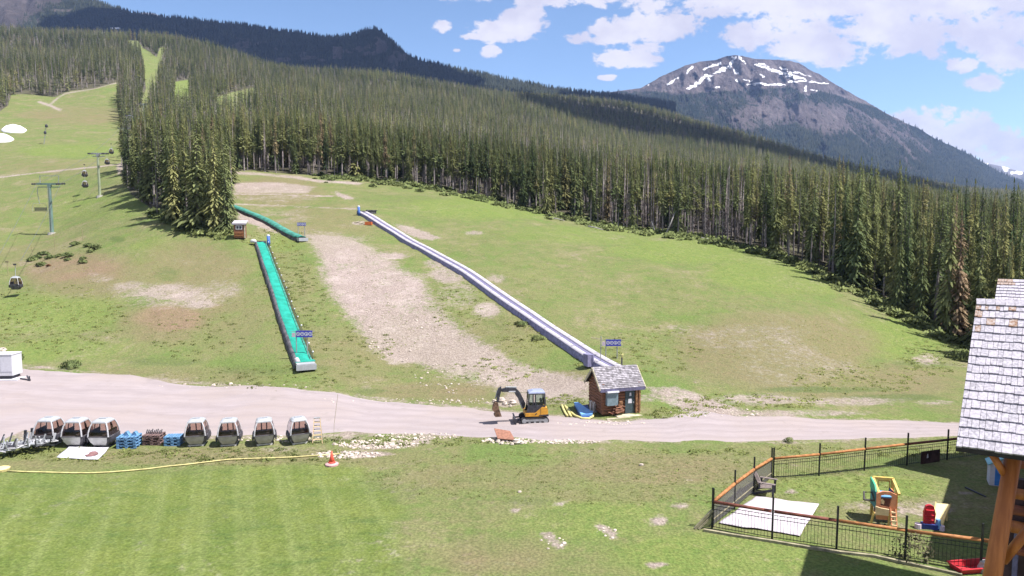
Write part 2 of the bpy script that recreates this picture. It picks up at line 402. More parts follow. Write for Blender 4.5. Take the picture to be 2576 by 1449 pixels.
ctrl = []
for y in (-15, 5, 22, 38, 50):
    for a in (-1.2, -0.8, -0.4, 0, 0.4, 0.8, 1.2): ctrl.append((a*(y+40), y, 0.0))
for p in [(765, 925, 66), (705, 762, 86), (655, 620, 112), (915, 535, 140), (1050, 622, 117), (1180, 698, 97), (1340, 798, 80), (1540, 925, 65),
          (765, 605, 114), (590, 527, 140), (600, 435, 185), (900, 450, 185), (750, 442, 186), (1050, 468, 181), (1200, 495, 175), (1400, 545, 165), (1700, 590, 145),
          (1900, 625, 130), (2100, 705, 108), (2250, 785, 95), (2440, 875, 84.5), (2620, 930, 72), (1500, 750, 90), (1800, 780, 84), (2000, 850, 75), (1900, 700, 103),
          (1500, 620, 120), (2200, 950, 67), (1700, 900, 69), (2400, 960, 66), (1150, 560, 137), (1300, 560, 142), (1350, 950, 66), (1000, 930, 68),
          (900, 780, 84), (1000, 650, 108), (450, 650, 106), (550, 640, 107),
          (131, 588, 140), (200, 640, 112), (30, 720, 98), (100, 770, 86), (400, 760, 86), (100, 870, 75), (400, 880, 73), (250, 930, 68), (550, 930, 68), (30, 560, 148),
          (420, 560, 122), (540, 584, 116), (603, 597, 112), (330, 480, 155), (251, 494, 165), (60, 445, 200), (300, 412, 195), (30, 330, 290), (200, 330, 290), (150, 255, 400),
          (300, 215, 440), (20, 255, 385), (-200, 560, 150), (-200, 330, 290), (-300, 700, 100), (-300, 850, 76), (-300, 240, 400),
          # hidden forest floor and the slopes behind
          (30, 160, 700), (150, 165, 700), (-300, 170, 700), (30, 92, 1050), (200, 98, 1050), (-300, 70, 1050), (30, 110, 1500), (-300, 90, 1500), (250, 130, 1500),
          (330, 112, 900), (360, 140, 720), (382, 190, 560), (380, 250, 430), (360, 330, 300), (340, 420, 215), (450, 225, 560), (600, 240, 520), (460, 330, 300),
          (430, 112, 1000), (520, 125, 1050), (600, 150, 1050), (644, 167, 1040), (694, 190, 1020), (450, 140, 1500), (700, 235, 1500),
          (640, 300, 350), (744, 194, 1020), (804, 191, 1040), (894, 196, 1060), (994, 203, 1100), (1044, 216, 1120), (900, 245, 1600), (1100, 270, 1700), (900, 270, 600), (900, 345, 350), (700, 345, 320), (750, 380, 250),
          (1169, 238, 1180), (1300, 250, 1250), (1300, 290, 800), (1300, 350, 500), (1300, 430, 300), (1330, 258, 1750), (1460, 275, 1950), (1663, 310, 1950), (1888, 380, 1800),
          (1600, 405, 600), (1600, 460, 300), (1588, 347, 980), (1713, 366, 930), (1813, 382, 880), (1900, 402, 820), (1460, 258, 1650), (1590, 272, 1650), (1663, 287, 1600), (1720, 307, 1550), (1813, 333, 1450), (1888, 352, 1350), (1960, 377, 1250), (2080, 428, 1100), (1800, 430, 550), (2000, 505, 290), (2000, 462, 560),
          (2300, 521, 500), (2300, 497, 900), (2576, 593, 320), (2576, 542, 800), (2300, 587, 230), (2576, 644, 200), (2432, 609, 250), (2307, 461, 1300), (2432, 490, 1300), (2576, 498, 1300), (2400, 748, 120), (2576, 790, 105), (2700, 700, 150), (2450, 668, 165),
          (2900, 605, 300), (2900, 550, 800), (2900, 815, 110), (2200, 655, 140), (2000, 590, 175), (1700, 530, 210), (2800, 505, 1400), (2080, 440, 1700)]:
    ctrl.append(pd(*p))
ctrl = np.array(ctrl)
YO = 40.0
def feat(x, y):
    L = np.log(np.maximum(y, -25)+YO)
    return np.stack([1.6*x/(np.maximum(y, -25)+YO), L], -1)
def tps_k(r2): return 0.5*r2*np.log(np.maximum(r2, 1e-12))
Fc = feat(ctrl[:, 0], ctrl[:, 1]); ec = ctrl[:, 2]/(ctrl[:, 1]+YO)
N = len(Fc)
K = tps_k(((Fc[:, None]-Fc[None])**2).sum(-1))+np.eye(N)*0.0015
Pm = np.hstack([np.ones((N, 1)), Fc])
A = np.zeros((N+3, N+3)); A[:N, :N] = K; A[:N, N:] = Pm; A[N:, :N] = Pm.T
sol = np.linalg.solve(A, np.concatenate([ec, np.zeros(3)]))

NA, NL = 860, 900
A0, A1 = -1.15, 1.15
L0, L1 = math.log(16.0), math.log(2050+YO)
ga = np.linspace(A0, A1, NA); gl = np.linspace(L0, L1, NL)
GY = (np.exp(gl)-YO)[:, None]*np.ones((1, NA)); GX = ga[None]*np.exp(gl)[:, None]
ff = np.stack([1.6*ga[None]*np.ones((NL, 1)), gl[:, None]*np.ones((1, NA))], -1).reshape(-1, 2)
GE = np.zeros(len(ff))
for i in range(0, len(ff), 40000):
    q = ff[i:i+40000]
    GE[i:i+40000] = tps_k(((q[:, None]-Fc[None])**2).sum(-1)) @ sol[:N] + sol[N] + q @ sol[N+1:]
GE = GE.reshape(NL, NA)


def vnoise(x, y, seed=0):
    """value noise on the plane"""
    xi = np.floor(x).astype(np.int64); yi = np.floor(y).astype(np.int64); fx = x-xi; fy = y-yi
    fx = fx*fx*(3-2*fx); fy = fy*fy*(3-2*fy)
    def h(a, b):
        n = (a*374761393+b*668265263+seed*974711) & 0x7fffffff
        n = (n ^ (n >> 13))*1274126177 & 0x7fffffff
        return ((n ^ (n >> 16)) & 0xffff)/65535.0
    return (h(xi, yi)*(1-fx)+h(xi+1, yi)*fx)*(1-fy)+(h(xi, yi+1)*(1-fx)+h(xi+1, yi+1)*fx)*fy


def fbm(x, y, sc, oct=4, seed=0):
    s = 0; a = 1; t = 0
    for o in range(oct):
        s = s+a*vnoise(x*sc*2**o+17.3*o, y*sc*2**o-9.1*o, seed+o); t += a; a *= 0.5
    return s/t


rough = np.clip((GY-56)/30, 0, 1)
GZ = GE*(GY+YO)+(fbm(GX, GY, 0.11, 4, 3)-0.5)*(0.10+0.55*rough)+(fbm(GX, GY, 0.7, 3, 5)-0.5)*(0.06+0.22*rough)


def H(x, y):
    """terrain height"""
    x = np.asarray(x, float); y = np.asarray(y, float)
    L = np.log(np.maximum(y+YO, 16.01)); a = x/(np.maximum(y+YO, 16.01))
    fi = np.clip((L-L0)/(L1-L0)*(NL-1), 0, NL-1.001); fj = np.clip((a-A0)/(A1-A0)*(NA-1), 0, NA-1.001)
    i = fi.astype(int); j = fj.astype(int); ti = fi-i; tj = fj-j
    return (GZ[i, j]*(1-tj)+GZ[i, j+1]*tj)*(1-ti)+(GZ[i+1, j]*(1-tj)+GZ[i+1, j+1]*tj)*ti


TS = np.exp(np.linspace(math.log(18), math.log(1900), 1500))
def Gn(u, v):
    """ground points seen at pixels (vectorised); NaN where the ray misses"""
    u = np.atleast_1d(np.asarray(u, float)); v = np.atleast_1d(np.asarray(v, float))
    a, c, e = px_dir(u, v); out = np.full((len(u), 3), np.nan)
    for i0 in range(0, len(u), 2000):
        sl_ = slice(i0, i0+2000)
        X = (a[sl_]/c[sl_])[:, None]*TS; Y = np.ones_like(X)*TS; Z = CAMZ+(e[sl_]/c[sl_])[:, None]*TS
        below = (Z < H(X, Y)); hit = below.any(1); k = below.argmax(1)
        for n in np.nonzero(hit)[0]:
            kk = k[n]; lo, hi = (TS[kk-1] if kk else 10.0), TS[kk]
            an, en = a[i0+n]/c[i0+n], e[i0+n]/c[i0+n]
            for _ in range(14):
                m = (lo+hi)/2
                if CAMZ+en*m < H(an*m, m): hi = m
                else: lo = m
            out[i0+n] = (an*hi, hi, float(H(an*hi, hi)))
    return out
def G(u, v): return Vector(Gn(u, v)[0])
def ppm(p):
    """pixels per metre at a world point (2576 px frame)"""
    return FOC/(p[1]*math.cos(PITCH)-(p[2]-CAMZ)*math.sin(PITCH))
def project(x, y, z):
    dz = z-CAMZ
    f = y*math.cos(PITCH)-dz*math.sin(PITCH); b = y*math.sin(PITCH)+dz*math.cos(PITCH)
    return W2+FOC*x/f, H2-FOC*b/f
def up_at(base, v):
    """height above base whose image is at row v"""
    _, c, e = px_dir(W2, v)
    return CAMZ+e/c*base[1]-base[2]


# ------------------------------------------------------------------ what grows or lies bare where
def poly_sd(u, v, poly, sv=1.0):
    """signed distance (positive inside) to a polygon, rows weighted by sv"""
    P = np.array(poly, float)*[1, sv]; x = u; y = v*sv
    d = np.full(u.shape, 1e9); ins = np.zeros(u.shape, bool)
    for i in range(len(P)):
        p, q = P[i], P[(i+1) % len(P)]; e = q-p
        t = np.clip(((x-p[0])*e[0]+(y-p[1])*e[1])/(e@e+1e-9), 0, 1)
        d = np.minimum(d, np.hypot(x-p[0]-t*e[0], y-p[1]-t*e[1]))
        c = ((p[1] > y) != (q[1] > y)) & (x < (q[0]-p[0])*(y-p[1])/(q[1]-p[1]+1e-12)+p[0])
        ins ^= c
    return np.where(ins, d, -d)


def line_d(u, v, pts, sv=1.0):
    P = np.array(pts, float)*[1, sv]; y = v*sv; d = np.full(u.shape, 1e9)
    for p, q in zip(P[:-1], P[1:]):
        e = q-p; t = np.clip(((u-p[0])*e[0]+(y-p[1])*e[1])/(e@e+1e-9), 0, 1)
        d = np.minimum(d, np.hypot(u-p[0]-t*e[0], y-p[1]-t*e[1]))
    return d
def sstep(x, a, b):
    t = np.clip((x-a)/(b-a), 0, 1); return t*t*(3-2*t)


CLEAR = [(-900, 2400), (-900, 330), (-200, 300), (-60, 290), (0, 282), (22, 266), (30, 240), (60, 238), (140, 246), (170, 232), (240, 224), (306, 205), (316, 210), (300, 240), (294, 262), (299, 300),
         (318, 345), (308, 400), (300, 440), (328, 490), (388, 532), (420, 556), (470, 577), (540, 588), (590, 584), (586, 500), (584, 432), (640, 430), (700, 437), (800, 443), (900, 450), (1050, 468),
         (1200, 497), (1300, 520), (1400, 548), (1500, 567), (1600, 580), (1700, 593), (1800, 608), (1900, 630), (2000, 662), (2100, 705), (2180, 742), (2250, 785), (2340, 830), (2440, 876), (2520, 910), (2640, 950), (4500, 1300), (4500, 2400)]
RUNS = [[(310, 103), (345, 103), (358, 122), (376, 132), (396, 148), (398, 168), (392, 235), (372, 240), (364, 185), (358, 158), (354, 132), (322, 118)],
        [(404, 120), (414, 120), (402, 160), (396, 200), (382, 260), (372, 300), (352, 350), (338, 425), (308, 425), (312, 350), (330, 348), (350, 300), (362, 240), (382, 190), (394, 150)],
        [(442, 207), (476, 202), (476, 282), (440, 282)], [(545, 246), (590, 232), (640, 222), (642, 268), (590, 286), (548, 290)],
        [(1216, 285), (1246, 287), (1246, 294), (1222, 292)]]
CLEARW = None
def sd_clear(u, v):
    s = poly_sd(u, v, CLEAR)
    for r in RUNS: s = np.maximum(s, poly_sd(u, v, r))
    return s


U, V = project(GX, GY, GZ)
front = GY > 24
def masked(fn):
    out = np.zeros(GX.shape); out[front] = fn(U[front], V[front]); return out
EL = lambda u0, v0, ru, rv, s=1.0: (lambda u, v: s*sstep(1.25-np.hypot((u-u0)/ru, (v-v0)/rv), 0.0, 0.75))
def maxof(fs): return lambda u, v: np.maximum.reduce([f(u, v) for f in fs])
PG = lambda poly, wd, s=1.0, sv=1.6: (lambda u, v: s*sstep(poly_sd(u, v, poly, sv), -wd, wd))
LN = lambda pts, wd, s=1.0, sv=2.5: (lambda u, v: s*sstep(wd-line_d(u, v, pts, sv), 0, wd))

ROAD_UP = [(-260, 880), (-60, 890), (60, 922), (160, 930), (300, 945), (420, 958), (600, 971), (760, 982), (900, 998), (1040, 1012), (1150, 1022), (1240, 1032), (1330, 1040), (1420, 1052), (1560, 1060), (1680, 1050), (1760, 1036), (1850, 1046), (2000, 1052), (2200, 1058), (2400, 1064), (2600, 1068), (2900, 1072)]
ROAD_LO = [(-260, 1150), (-60, 1140), (60, 1085), (160, 1100), (300, 1100), (420, 1098), (600, 1100), (760, 1098), (900, 1085), (1040, 1092), (1150, 1096), (1240, 1100), (1330, 1105), (1420, 1108), (1560, 1111), (1680, 1112), (1760, 1113), (1850, 1113), (2000, 1113), (2200, 1105), (2400, 1096), (2600, 1098), (2900, 1100)]
dirt = maxof([
    PG([(770, 590), (800, 650), (816, 712), (850, 765), (892, 820), (940, 875), (985, 915), (1060, 920), (1150, 950), (1250, 985), (1350, 1000), (1480, 1015), (1500, 958), (1400, 938), (1310, 918), (1225, 866), (1160, 828), (1090, 765), (1065, 705), (1010, 672), (955, 640), (905, 606), (850, 588)], 34, 1.0),
    PG([(588, 460), (700, 458), (795, 470), (775, 487), (590, 486)], 10, 0.9, 2.5), LN([(586, 488), (700, 489), (835, 494)], 8, 0.95, 3), LN([(586, 513), (740, 519), (895, 526)], 9, 0.85, 3),
    LN([(580, 435), (650, 438), (740, 446), (800, 455), (900, 462)], 20, 1.0, 3), PG([(842, 480), (895, 500), (870, 502), (848, 492)], 6, 1.0, 2),
    PG([(588, 530), (640, 545), (720, 583), (770, 604), (735, 598), (660, 574), (600, 552)], 9, 1.0, 2), PG([(985, 560), (1040, 572), (1106, 598), (1085, 605), (1035, 596)], 9, 1.0, 2),
    EL(1192, 586, 30, 7, .75), EL(1130, 690, 55, 26, .75), EL(1225, 780, 40, 22, .75), EL(1100, 660, 40, 14, .6), EL(905, 561, 22, 5, 1), EL(970, 645, 60, 10, .8), EL(690, 545, 110, 30, .3), EL(860, 600, 90, 14, .5), EL(700, 500, 130, 10, .4), EL(900, 640, 120, 8, .6), EL(1150, 740, 60, 40, .45), EL(1010, 700, 90, 40, .35), EL(1250, 700, 30, 12, .55),
    EL(420, 735, 110, 24, .85), EL(500, 765, 50, 14, .8), EL(330, 720, 60, 14, .6), EL(90, 668, 50, 20, .25), EL(250, 700, 40, 14, .5),
    EL(1880, 850, 190, 40, .36), EL(2060, 930, 130, 44, .48), EL(1980, 900, 170, 50, .36), EL(1740, 826, 70, 14, .4), EL(2330, 905, 40, 16, .6),
    PG([(1620, 972), (1700, 968), (1810, 1010), (1900, 1040), (1800, 1060), (1720, 1040), (1640, 1000)], 12, .9, 2), EL(1900, 1005, 130, 16, .75), EL(2140, 1010, 160, 12, .6), EL(2350, 1012, 60, 8, .55),
    EL(2000, 1040, 200, 10, .7), EL(1430, 1050, 60, 10, .55), EL(1330, 1000, 80, 20, .8),
    EL(960, 1120, 90, 9, .8), EL(900, 1142, 90, 10, .85), EL(1060, 1105, 30, 16, .7), EL(800, 1100, 160, 12, .55), EL(1020, 1092, 300, 7, .6), EL(1280, 1108, 60, 8, .6), EL(700, 1130, 60, 10, .4),
    PG([(1355, 1340), (1385, 1340), (1430, 1375), (1405, 1384), (1375, 1364)], 9, 1.0, 1.5), PG([(1492, 1318), (1520, 1318), (1560, 1345), (1540, 1356), (1510, 1340)], 9, 1.0, 1.5),
    EL(1655, 1421, 36, 10, .95), EL(1660, 1310, 28, 13, .85), EL(1295, 1283, 14, 6, .9), EL(1408, 1268, 16, 6, .9), EL(1708, 1272, 30, 9, .7), EL(1990, 1237, 20, 8, .8), EL(1740, 1210, 24, 5, .5),
    EL(2290, 1283, 110, 22, .45), EL(2165, 1272, 60, 14, .4), EL(2340, 1275, 70, 10, .4), EL(2225, 1320, 90, 14, .35), EL(2430, 1240, 24, 6, .5), EL(60, 1060, 130, 60, .85), EL(60, 990, 120, 40, .9), EL(215, 1090, 420, 14, .55),
    LN([(0, 446), (120, 432), (240, 420), (305, 412)], 6.5, .95, 2), PG([(292, 412), (310, 408), (308, 434), (296, 440)], 5, 1.0, 1.5), LN([(98, 256), (128, 266), (150, 277)], 9, 1.0, 1.6), LN([(128, 262), (146, 246), (165, 234), (220, 226), (300, 207)], 7, .8, 1.6),
    EL(1640, 1000, 60, 14, .8), EL(1262, 1015, 40, 10, .6), LN(ROAD_UP, 13, .62, 1.6), LN(ROAD_LO, 11, .55, 1.6), EL(1420, 985, 110, 34, .8), EL(430, 745, 150, 34, .55), EL(560, 725, 60, 30, .4)])
dry = maxof([EL(480, 680, 180, 90, .75), EL(560, 800, 140, 100, .6), EL(420, 815, 150, 60, .8), EL(230, 690, 200, 70, .75), EL(80, 640, 120, 40, .5), EL(200, 290, 180, 30, .6), EL(120, 420, 200, 26, .5), EL(700, 480, 140, 50, .75), EL(820, 560, 160, 60, .6),
             EL(1250, 640, 230, 50, .25), EL(1380, 760, 130, 50, .3), EL(1700, 750, 260, 60, .22), EL(1950, 880, 300, 110, 1.0), EL(2150, 960, 330, 60, .8), EL(900, 900, 220, 90, .55), EL(1150, 985, 260, 34, .75), EL(450, 945, 300, 30, .55),
             EL(1300, 850, 200, 70, .5), EL(1450, 960, 150, 40, .6), EL(1250, 1200, 330, 44, .55), EL(1650, 1180, 330, 50, .75), EL(1550, 1240, 260, 30, .5), EL(1250, 1400, 190, 60, .6), EL(1450, 1420, 240, 40, .35), EL(1200, 1290, 150, 40, .35),
             EL(500, 1150, 500, 26, .75), EL(130, 1170, 200, 22, .6), EL(950, 1150, 200, 30, .5), EL(1900, 1140, 400, 30, .4), EL(2250, 1285, 200, 40, .45), EL(720, 720, 90, 120, .45), EL(750, 850, 90, 100, .35), EL(1170, 890, 160, 60, .5)])
heath = maxof([EL(430, 800, 110, 40, .9), EL(530, 785, 60, 26, .6), EL(180, 680, 160, 40, .8), EL(230, 650, 60, 20, .5), EL(100, 290, 90, 14, .5), EL(240, 300, 60, 16, .5), EL(1080, 830, 60, 26, .9), EL(1170, 985, 90, 14, .6), EL(2030, 950, 60, 20, .5), EL(1190, 1400, 60, 24, .4), EL(120, 600, 120, 16, .4)])
lush = maxof([EL(2000, 690, 260, 60, .9), EL(2250, 850, 160, 60, 1), EL(1750, 630, 260, 40, .8), EL(1250, 520, 300, 40, .75), EL(1500, 590, 300, 30, .6), EL(120, 790, 220, 60, .8), EL(150, 880, 180, 40, .7), EL(380, 640, 80, 60, .6), EL(420, 690, 60, 50, .7), EL(180, 380, 160, 20, .8), EL(250, 520, 160, 40, .6),
              EL(700, 940, 180, 30, .5), EL(2150, 870, 120, 40, .6), EL(1360, 870, 90, 40, .6), EL(1480, 1240, 180, 40, .35), EL(1500, 1310, 260, 60, .7), EL(1800, 1400, 330, 70, .9), EL(2150, 1230, 260, 40, .8), EL(700, 610, 90, 30, .7), EL(720, 700, 60, 60, .5), EL(2000, 1050, 420, 14, .6), EL(1700, 1000, 60, 30, .7), EL(660, 340, 1, 1, 0), EL(450, 220, 40, 30, .8), EL(360, 150, 60, 60, .5)])
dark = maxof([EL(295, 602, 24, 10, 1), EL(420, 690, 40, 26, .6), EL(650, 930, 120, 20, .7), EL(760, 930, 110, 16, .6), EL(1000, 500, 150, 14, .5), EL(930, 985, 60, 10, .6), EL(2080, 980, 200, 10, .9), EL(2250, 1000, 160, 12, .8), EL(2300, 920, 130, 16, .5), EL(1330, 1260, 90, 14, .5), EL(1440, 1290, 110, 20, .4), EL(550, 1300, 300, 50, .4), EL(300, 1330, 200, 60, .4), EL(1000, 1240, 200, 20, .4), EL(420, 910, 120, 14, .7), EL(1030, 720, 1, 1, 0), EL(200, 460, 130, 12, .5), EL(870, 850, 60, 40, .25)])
lawn = PG([(-700, 1205), (20, 1190), (230, 1195), (400, 1182), (560, 1164), (740, 1158), (900, 1175), (980, 1230), (1010, 1300), (1000, 1380), (1040, 1600), (-700, 1700)], 70, 1.0, 1.0)
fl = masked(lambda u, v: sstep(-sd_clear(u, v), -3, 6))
ATT = dict(dirt=masked(dirt), dry=masked(dry), heath=masked(heath), lush=masked(lush), dark=masked(dark), lawn=masked(lawn), forest=fl)
idx = np.arange(NL*NA).reshape(NL, NA)
Fq = np.stack([idx[:-1, :-1], idx[:-1, 1:], idx[1:, 1:], idx[1:, :-1]], -1).reshape(-1, 4)

gm = bpy.data.materials.new('meadow_ground'); gm.use_nodes = True; t = NT(gm.node_tree)
tcn = t.n('ShaderNodeTexCoord'); po = tcn.outputs['Object']
nA = t.noise(po, 0.05, 5, 0.6); nB = t.noise(po, 0.32, 6, 0.65); nC = t.noise(po, 1.7, 6, 0.7); nD = t.noise(po, 7.0, 3, 0.6)
nS = t.noise(t.vmath('MULTIPLY', po, (0.35, 1.0, 1.0)), 1.1, 6, 0.7)
c = t.mix(t.smooth(nB, 0.3, 0.7), (0.090, 0.128, 0.038), (0.136, 0.158, 0.056))
c = t.mix(t.smooth(nC, 0.35, 0.72, 0, 0.75), c, (0.165, 0.145, 0.075))
c = t.mix(t.smooth(nS, 0.5, 0.7, 0, 0.45), c, (0.078, 0.102, 0.034))
nM = t.noise(po, 0.13, 7, 0.72, 0.6)
c = t.mix(t.smooth(nM, 0.50, 0.64, 0, 0.62), c, (0.178, 0.158, 0.088))
c = t.mix(t.smooth(nM, 0.36, 0.50, 0.75, 0), c, (0.094, 0.145, 0.036))
def layer(c, name, colr, nz, amp, lo, hi, mixmax=1.0):
    f = t.math('ADD', t.attr(name), t.math('MULTIPLY', t.math('SUBTRACT', nz, 0.5), amp))
    return t.mix(t.smooth(f, lo, hi, 0.0, mixmax), c, colr)
lushc = t.mix(t.smooth(nC, 0.3, 0.7), (0.090, 0.142, 0.032), (0.150, 0.182, 0.050))
c = layer(c, 'lush', lushc, nB, 1.0, 0.15, 0.85, 0.8)
lawnc = t.mix(t.smooth(nB, 0.3, 0.7), (0.082, 0.120, 0.026), (0.118, 0.146, 0.036))
lawnc = t.mix(t.smooth(nC, 0.4, 0.75, 0, 0.5), lawnc, (0.135, 0.16, 0.058))
# mowing stripes run away from the viewer across the lawn
sx = t.n('ShaderNodeSeparateXYZ'); t.l(po, sx.inputs[0])
ph = t.math('ADD', t.math('MULTIPLY_ADD', sx.outputs[1], 0.42, c=sx.outputs[0]), t.math('MULTIPLY', nB, 0.5))
st = t.math('SINE', t.math('MULTIPLY', ph, 7.4)); st2 = t.math('SINE', t.math('MULTIPLY', ph, 2.6))
stf = t.smooth(t.math('ADD', t.math('ADD', t.math('MULTIPLY', st, .55), st2), t.math('MULTIPLY', t.math('SUBTRACT', nC, .5), 2.2)), -0.9, 2.0, 0.0, 0.6)
lawnc = t.mix(stf, lawnc, (0.150, 0.180, 0.062))
lawnc = t.mix(t.smooth(nS, 0.52, 0.68, 0, .6), lawnc, (0.055, 0.095, 0.026))
c = layer(c, 'lawn', lawnc, nB, 1.2, 0.2, 0.8)
dryc = t.mix(t.smooth(nC, 0.35, 0.65), (0.165, 0.132, 0.078), (0.130, 0.125, 0.060))
c = layer(c, 'dry', dryc, nB, 1.0, 0.15, 0.9, 0.92)
nK = t.math('MULTIPLY_ADD', nC, 0.45, c=t.math('MULTIPLY', nM, 0.55))
c = layer(c, 'heath', (0.185, 0.120, 0.088), nK, 2.6, 0.2, 1.1, 0.8)
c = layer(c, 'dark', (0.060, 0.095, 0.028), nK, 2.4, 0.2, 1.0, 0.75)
nE = t.noise(po, 3.6, 6, 0.75)
dirtc = t.mix(t.smooth(nE, 0.35, 0.68), (0.200, 0.160, 0.142), (0.290, 0.240, 0.222))
dirtc = t.mix(t.smooth(nB, 0.45, 0.7, 0, .6), dirtc, (0.335, 0.285, 0.265))
dirtc = t.mix(t.smooth(nD, 0.55, 0.75, 0, 0.6), dirtc, (0.38, 0.335, 0.305))
c = layer(c, 'dirt', dirtc, t.math('MULTIPLY_ADD', nC, 0.5, c=t.math('MULTIPLY', nM, 0.5)), 3.6, 0.15, 0.95)
c = t.mix(t.smooth(nD, 0.62, 0.72, 0, 0.22), c, (0.21, 0.20, 0.095))
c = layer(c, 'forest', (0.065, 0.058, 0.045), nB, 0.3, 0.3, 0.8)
c = t.mix(t.smooth(nA, 0.3, 0.7, 0.0, 0.22), c, (0.125, 0.135, 0.055))
hs = t.n('ShaderNodeHueSaturation'); t.l(c, hs.inputs['Color']); t.l(t.smooth(nD, 0.3, 0.7, 0.74, 1.22), hs.inputs['Value'])
b = t.n('ShaderNodeBsdfPrincipled'); t.l(hs.outputs[0], b.inputs['Base Color']); b.inputs['Roughness'].default_value = 0.95
b.inputs['Specular IOR Level'].default_value = 0.1
bp = t.n('ShaderNodeBump'); bp.inputs['Strength'].default_value = 0.8; bp.inputs['Distance'].default_value = 0.2
t.l(t.math('ADD', nC, t.math('MULTIPLY', nD, 0.35)), bp.inputs['Height']); t.l(bp.outputs[0], b.inputs['Normal'])
o = t.n('ShaderNodeOutputMaterial'); t.l(b.outputs[0], o.inputs[0])

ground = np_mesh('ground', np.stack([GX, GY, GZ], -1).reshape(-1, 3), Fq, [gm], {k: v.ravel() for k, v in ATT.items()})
tag(ground, 'grassy ski learning slope and hillside with bare dirt patches', 'ground', kind='structure')

# gravel road: its own sheet lying on the ground
rm = bpy.data.materials.new('gravel_surface'); rm.use_nodes = True; t = NT(rm.node_tree)
tcn = t.n('ShaderNodeTexCoord'); po = tcn.outputs['Object']
n1 = t.noise(t.vmath('MULTIPLY', po, (0.25, 1.4, 1)), 0.9, 6, 0.65); n2 = t.noise(po, 9, 4, 0.7); n3 = t.noise(po, 0.12, 4, 0.55)
c = t.mix(t.smooth(n1, 0.3, 0.7), (0.235, 0.203, 0.205), (0.285, 0.248, 0.253))
c = t.mix(t.smooth(n3, 0.4, 0.65, 0, 0.6), c, (0.265, 0.222, 0.205))
ac = t.attr('across'); nw = t.math('ADD', ac, t.math('MULTIPLY', t.math('SUBTRACT', n3, .5), .35))
rut = t.math('ADD', t.math('SINE', t.math('MULTIPLY', nw, 31.0)), t.math('MULTIPLY', t.math('SUBTRACT', n1, .5), 3.0))
c = t.mix(t.smooth(rut, 0.3, 1.5, 0, 0.45), c, (0.20, 0.172, 0.175))
c = t.mix(t.smooth(rut, -1.6, -0.6, 0.35, 0), c, (0.31, 0.275, 0.28))
nP = t.noise(po, 0.5, 5, .7); c = t.mix(t.smooth(nP, .58, .72, 0, .5), c, (0.19, 0.165, 0.155))
c = t.mix(t.smooth(n2, 0.55, 0.8, 0, 0.5), c, (0.36, 0.32, 0.32))
c = t.mix(t.smooth(n2, 0.2, 0.4, 0.35, 0), c, (0.17, 0.145, 0.14))
b = t.n('ShaderNodeBsdfPrincipled'); t.l(c, b.inputs['Base Color']); b.inputs['Roughness'].default_value = 0.95; b.inputs['Specular IOR Level'].default_value = 0.1
bp = t.n('ShaderNodeBump'); bp.inputs['Strength'].default_value = 0.5; bp.inputs['Distance'].default_value = 0.05
t.l(t.math('ADD', n2, n1), bp.inputs['Height']); t.l(bp.outputs[0], b.inputs['Normal'])
o = t.n('ShaderNodeOutputMaterial'); t.l(b.outputs[0], o.inputs[0])
Pu, Pl = Gn(*np.array(ROAD_UP).T), Gn(*np.array(ROAD_LO).T)
ns = np.linspace(0, len(ROAD_UP)-1, 520)
def lerp_rows(Pp): return np.stack([np.interp(ns, np.arange(len(Pp)), Pp[:, k]) for k in range(3)], -1)
Ru, Rl = lerp_rows(Pu), lerp_rows(Pl)
k = np.arange(len(ns))
ju = (fbm(k*1.0, k*0+3.3, 0.04, 4, 11)-0.5)*2.2; jl = (fbm(k*1.0, k*0+8.3, 0.04, 4, 12)-0.5)*1.6
Ru[:, 1] += ju; Rl[:, 1] += jl
tt = np.linspace(0, 1, 34)[:, None, None]
RV = Ru[None]*(1-tt)+Rl[None]*tt
RV[..., 2] = H(RV[..., 0], RV[..., 1])+0.035+0.03*np.sin(math.pi*tt[..., 0])
RV[..., 2] += 0.022*np.sin(tt[..., 0]*31+0.6*np.sin(k*.03))
RV[0, :, 2] -= 0.06; RV[-1, :, 2] -= 0.06
ri = np.arange(34*len(ns)).reshape(34, len(ns))
RF = np.stack([ri[1:, :-1], ri[1:, 1:], ri[:-1, 1:], ri[:-1, :-1]], -1).reshape(-1, 4)
road = np_mesh('gravel_road', RV.reshape(-1, 3), RF, [rm], dict(across=np.repeat(np.linspace(0, 1, 34), len(ns))))
tag(road, 'pale pinkish gravel road crossing below the slope', 'road', kind='structure')

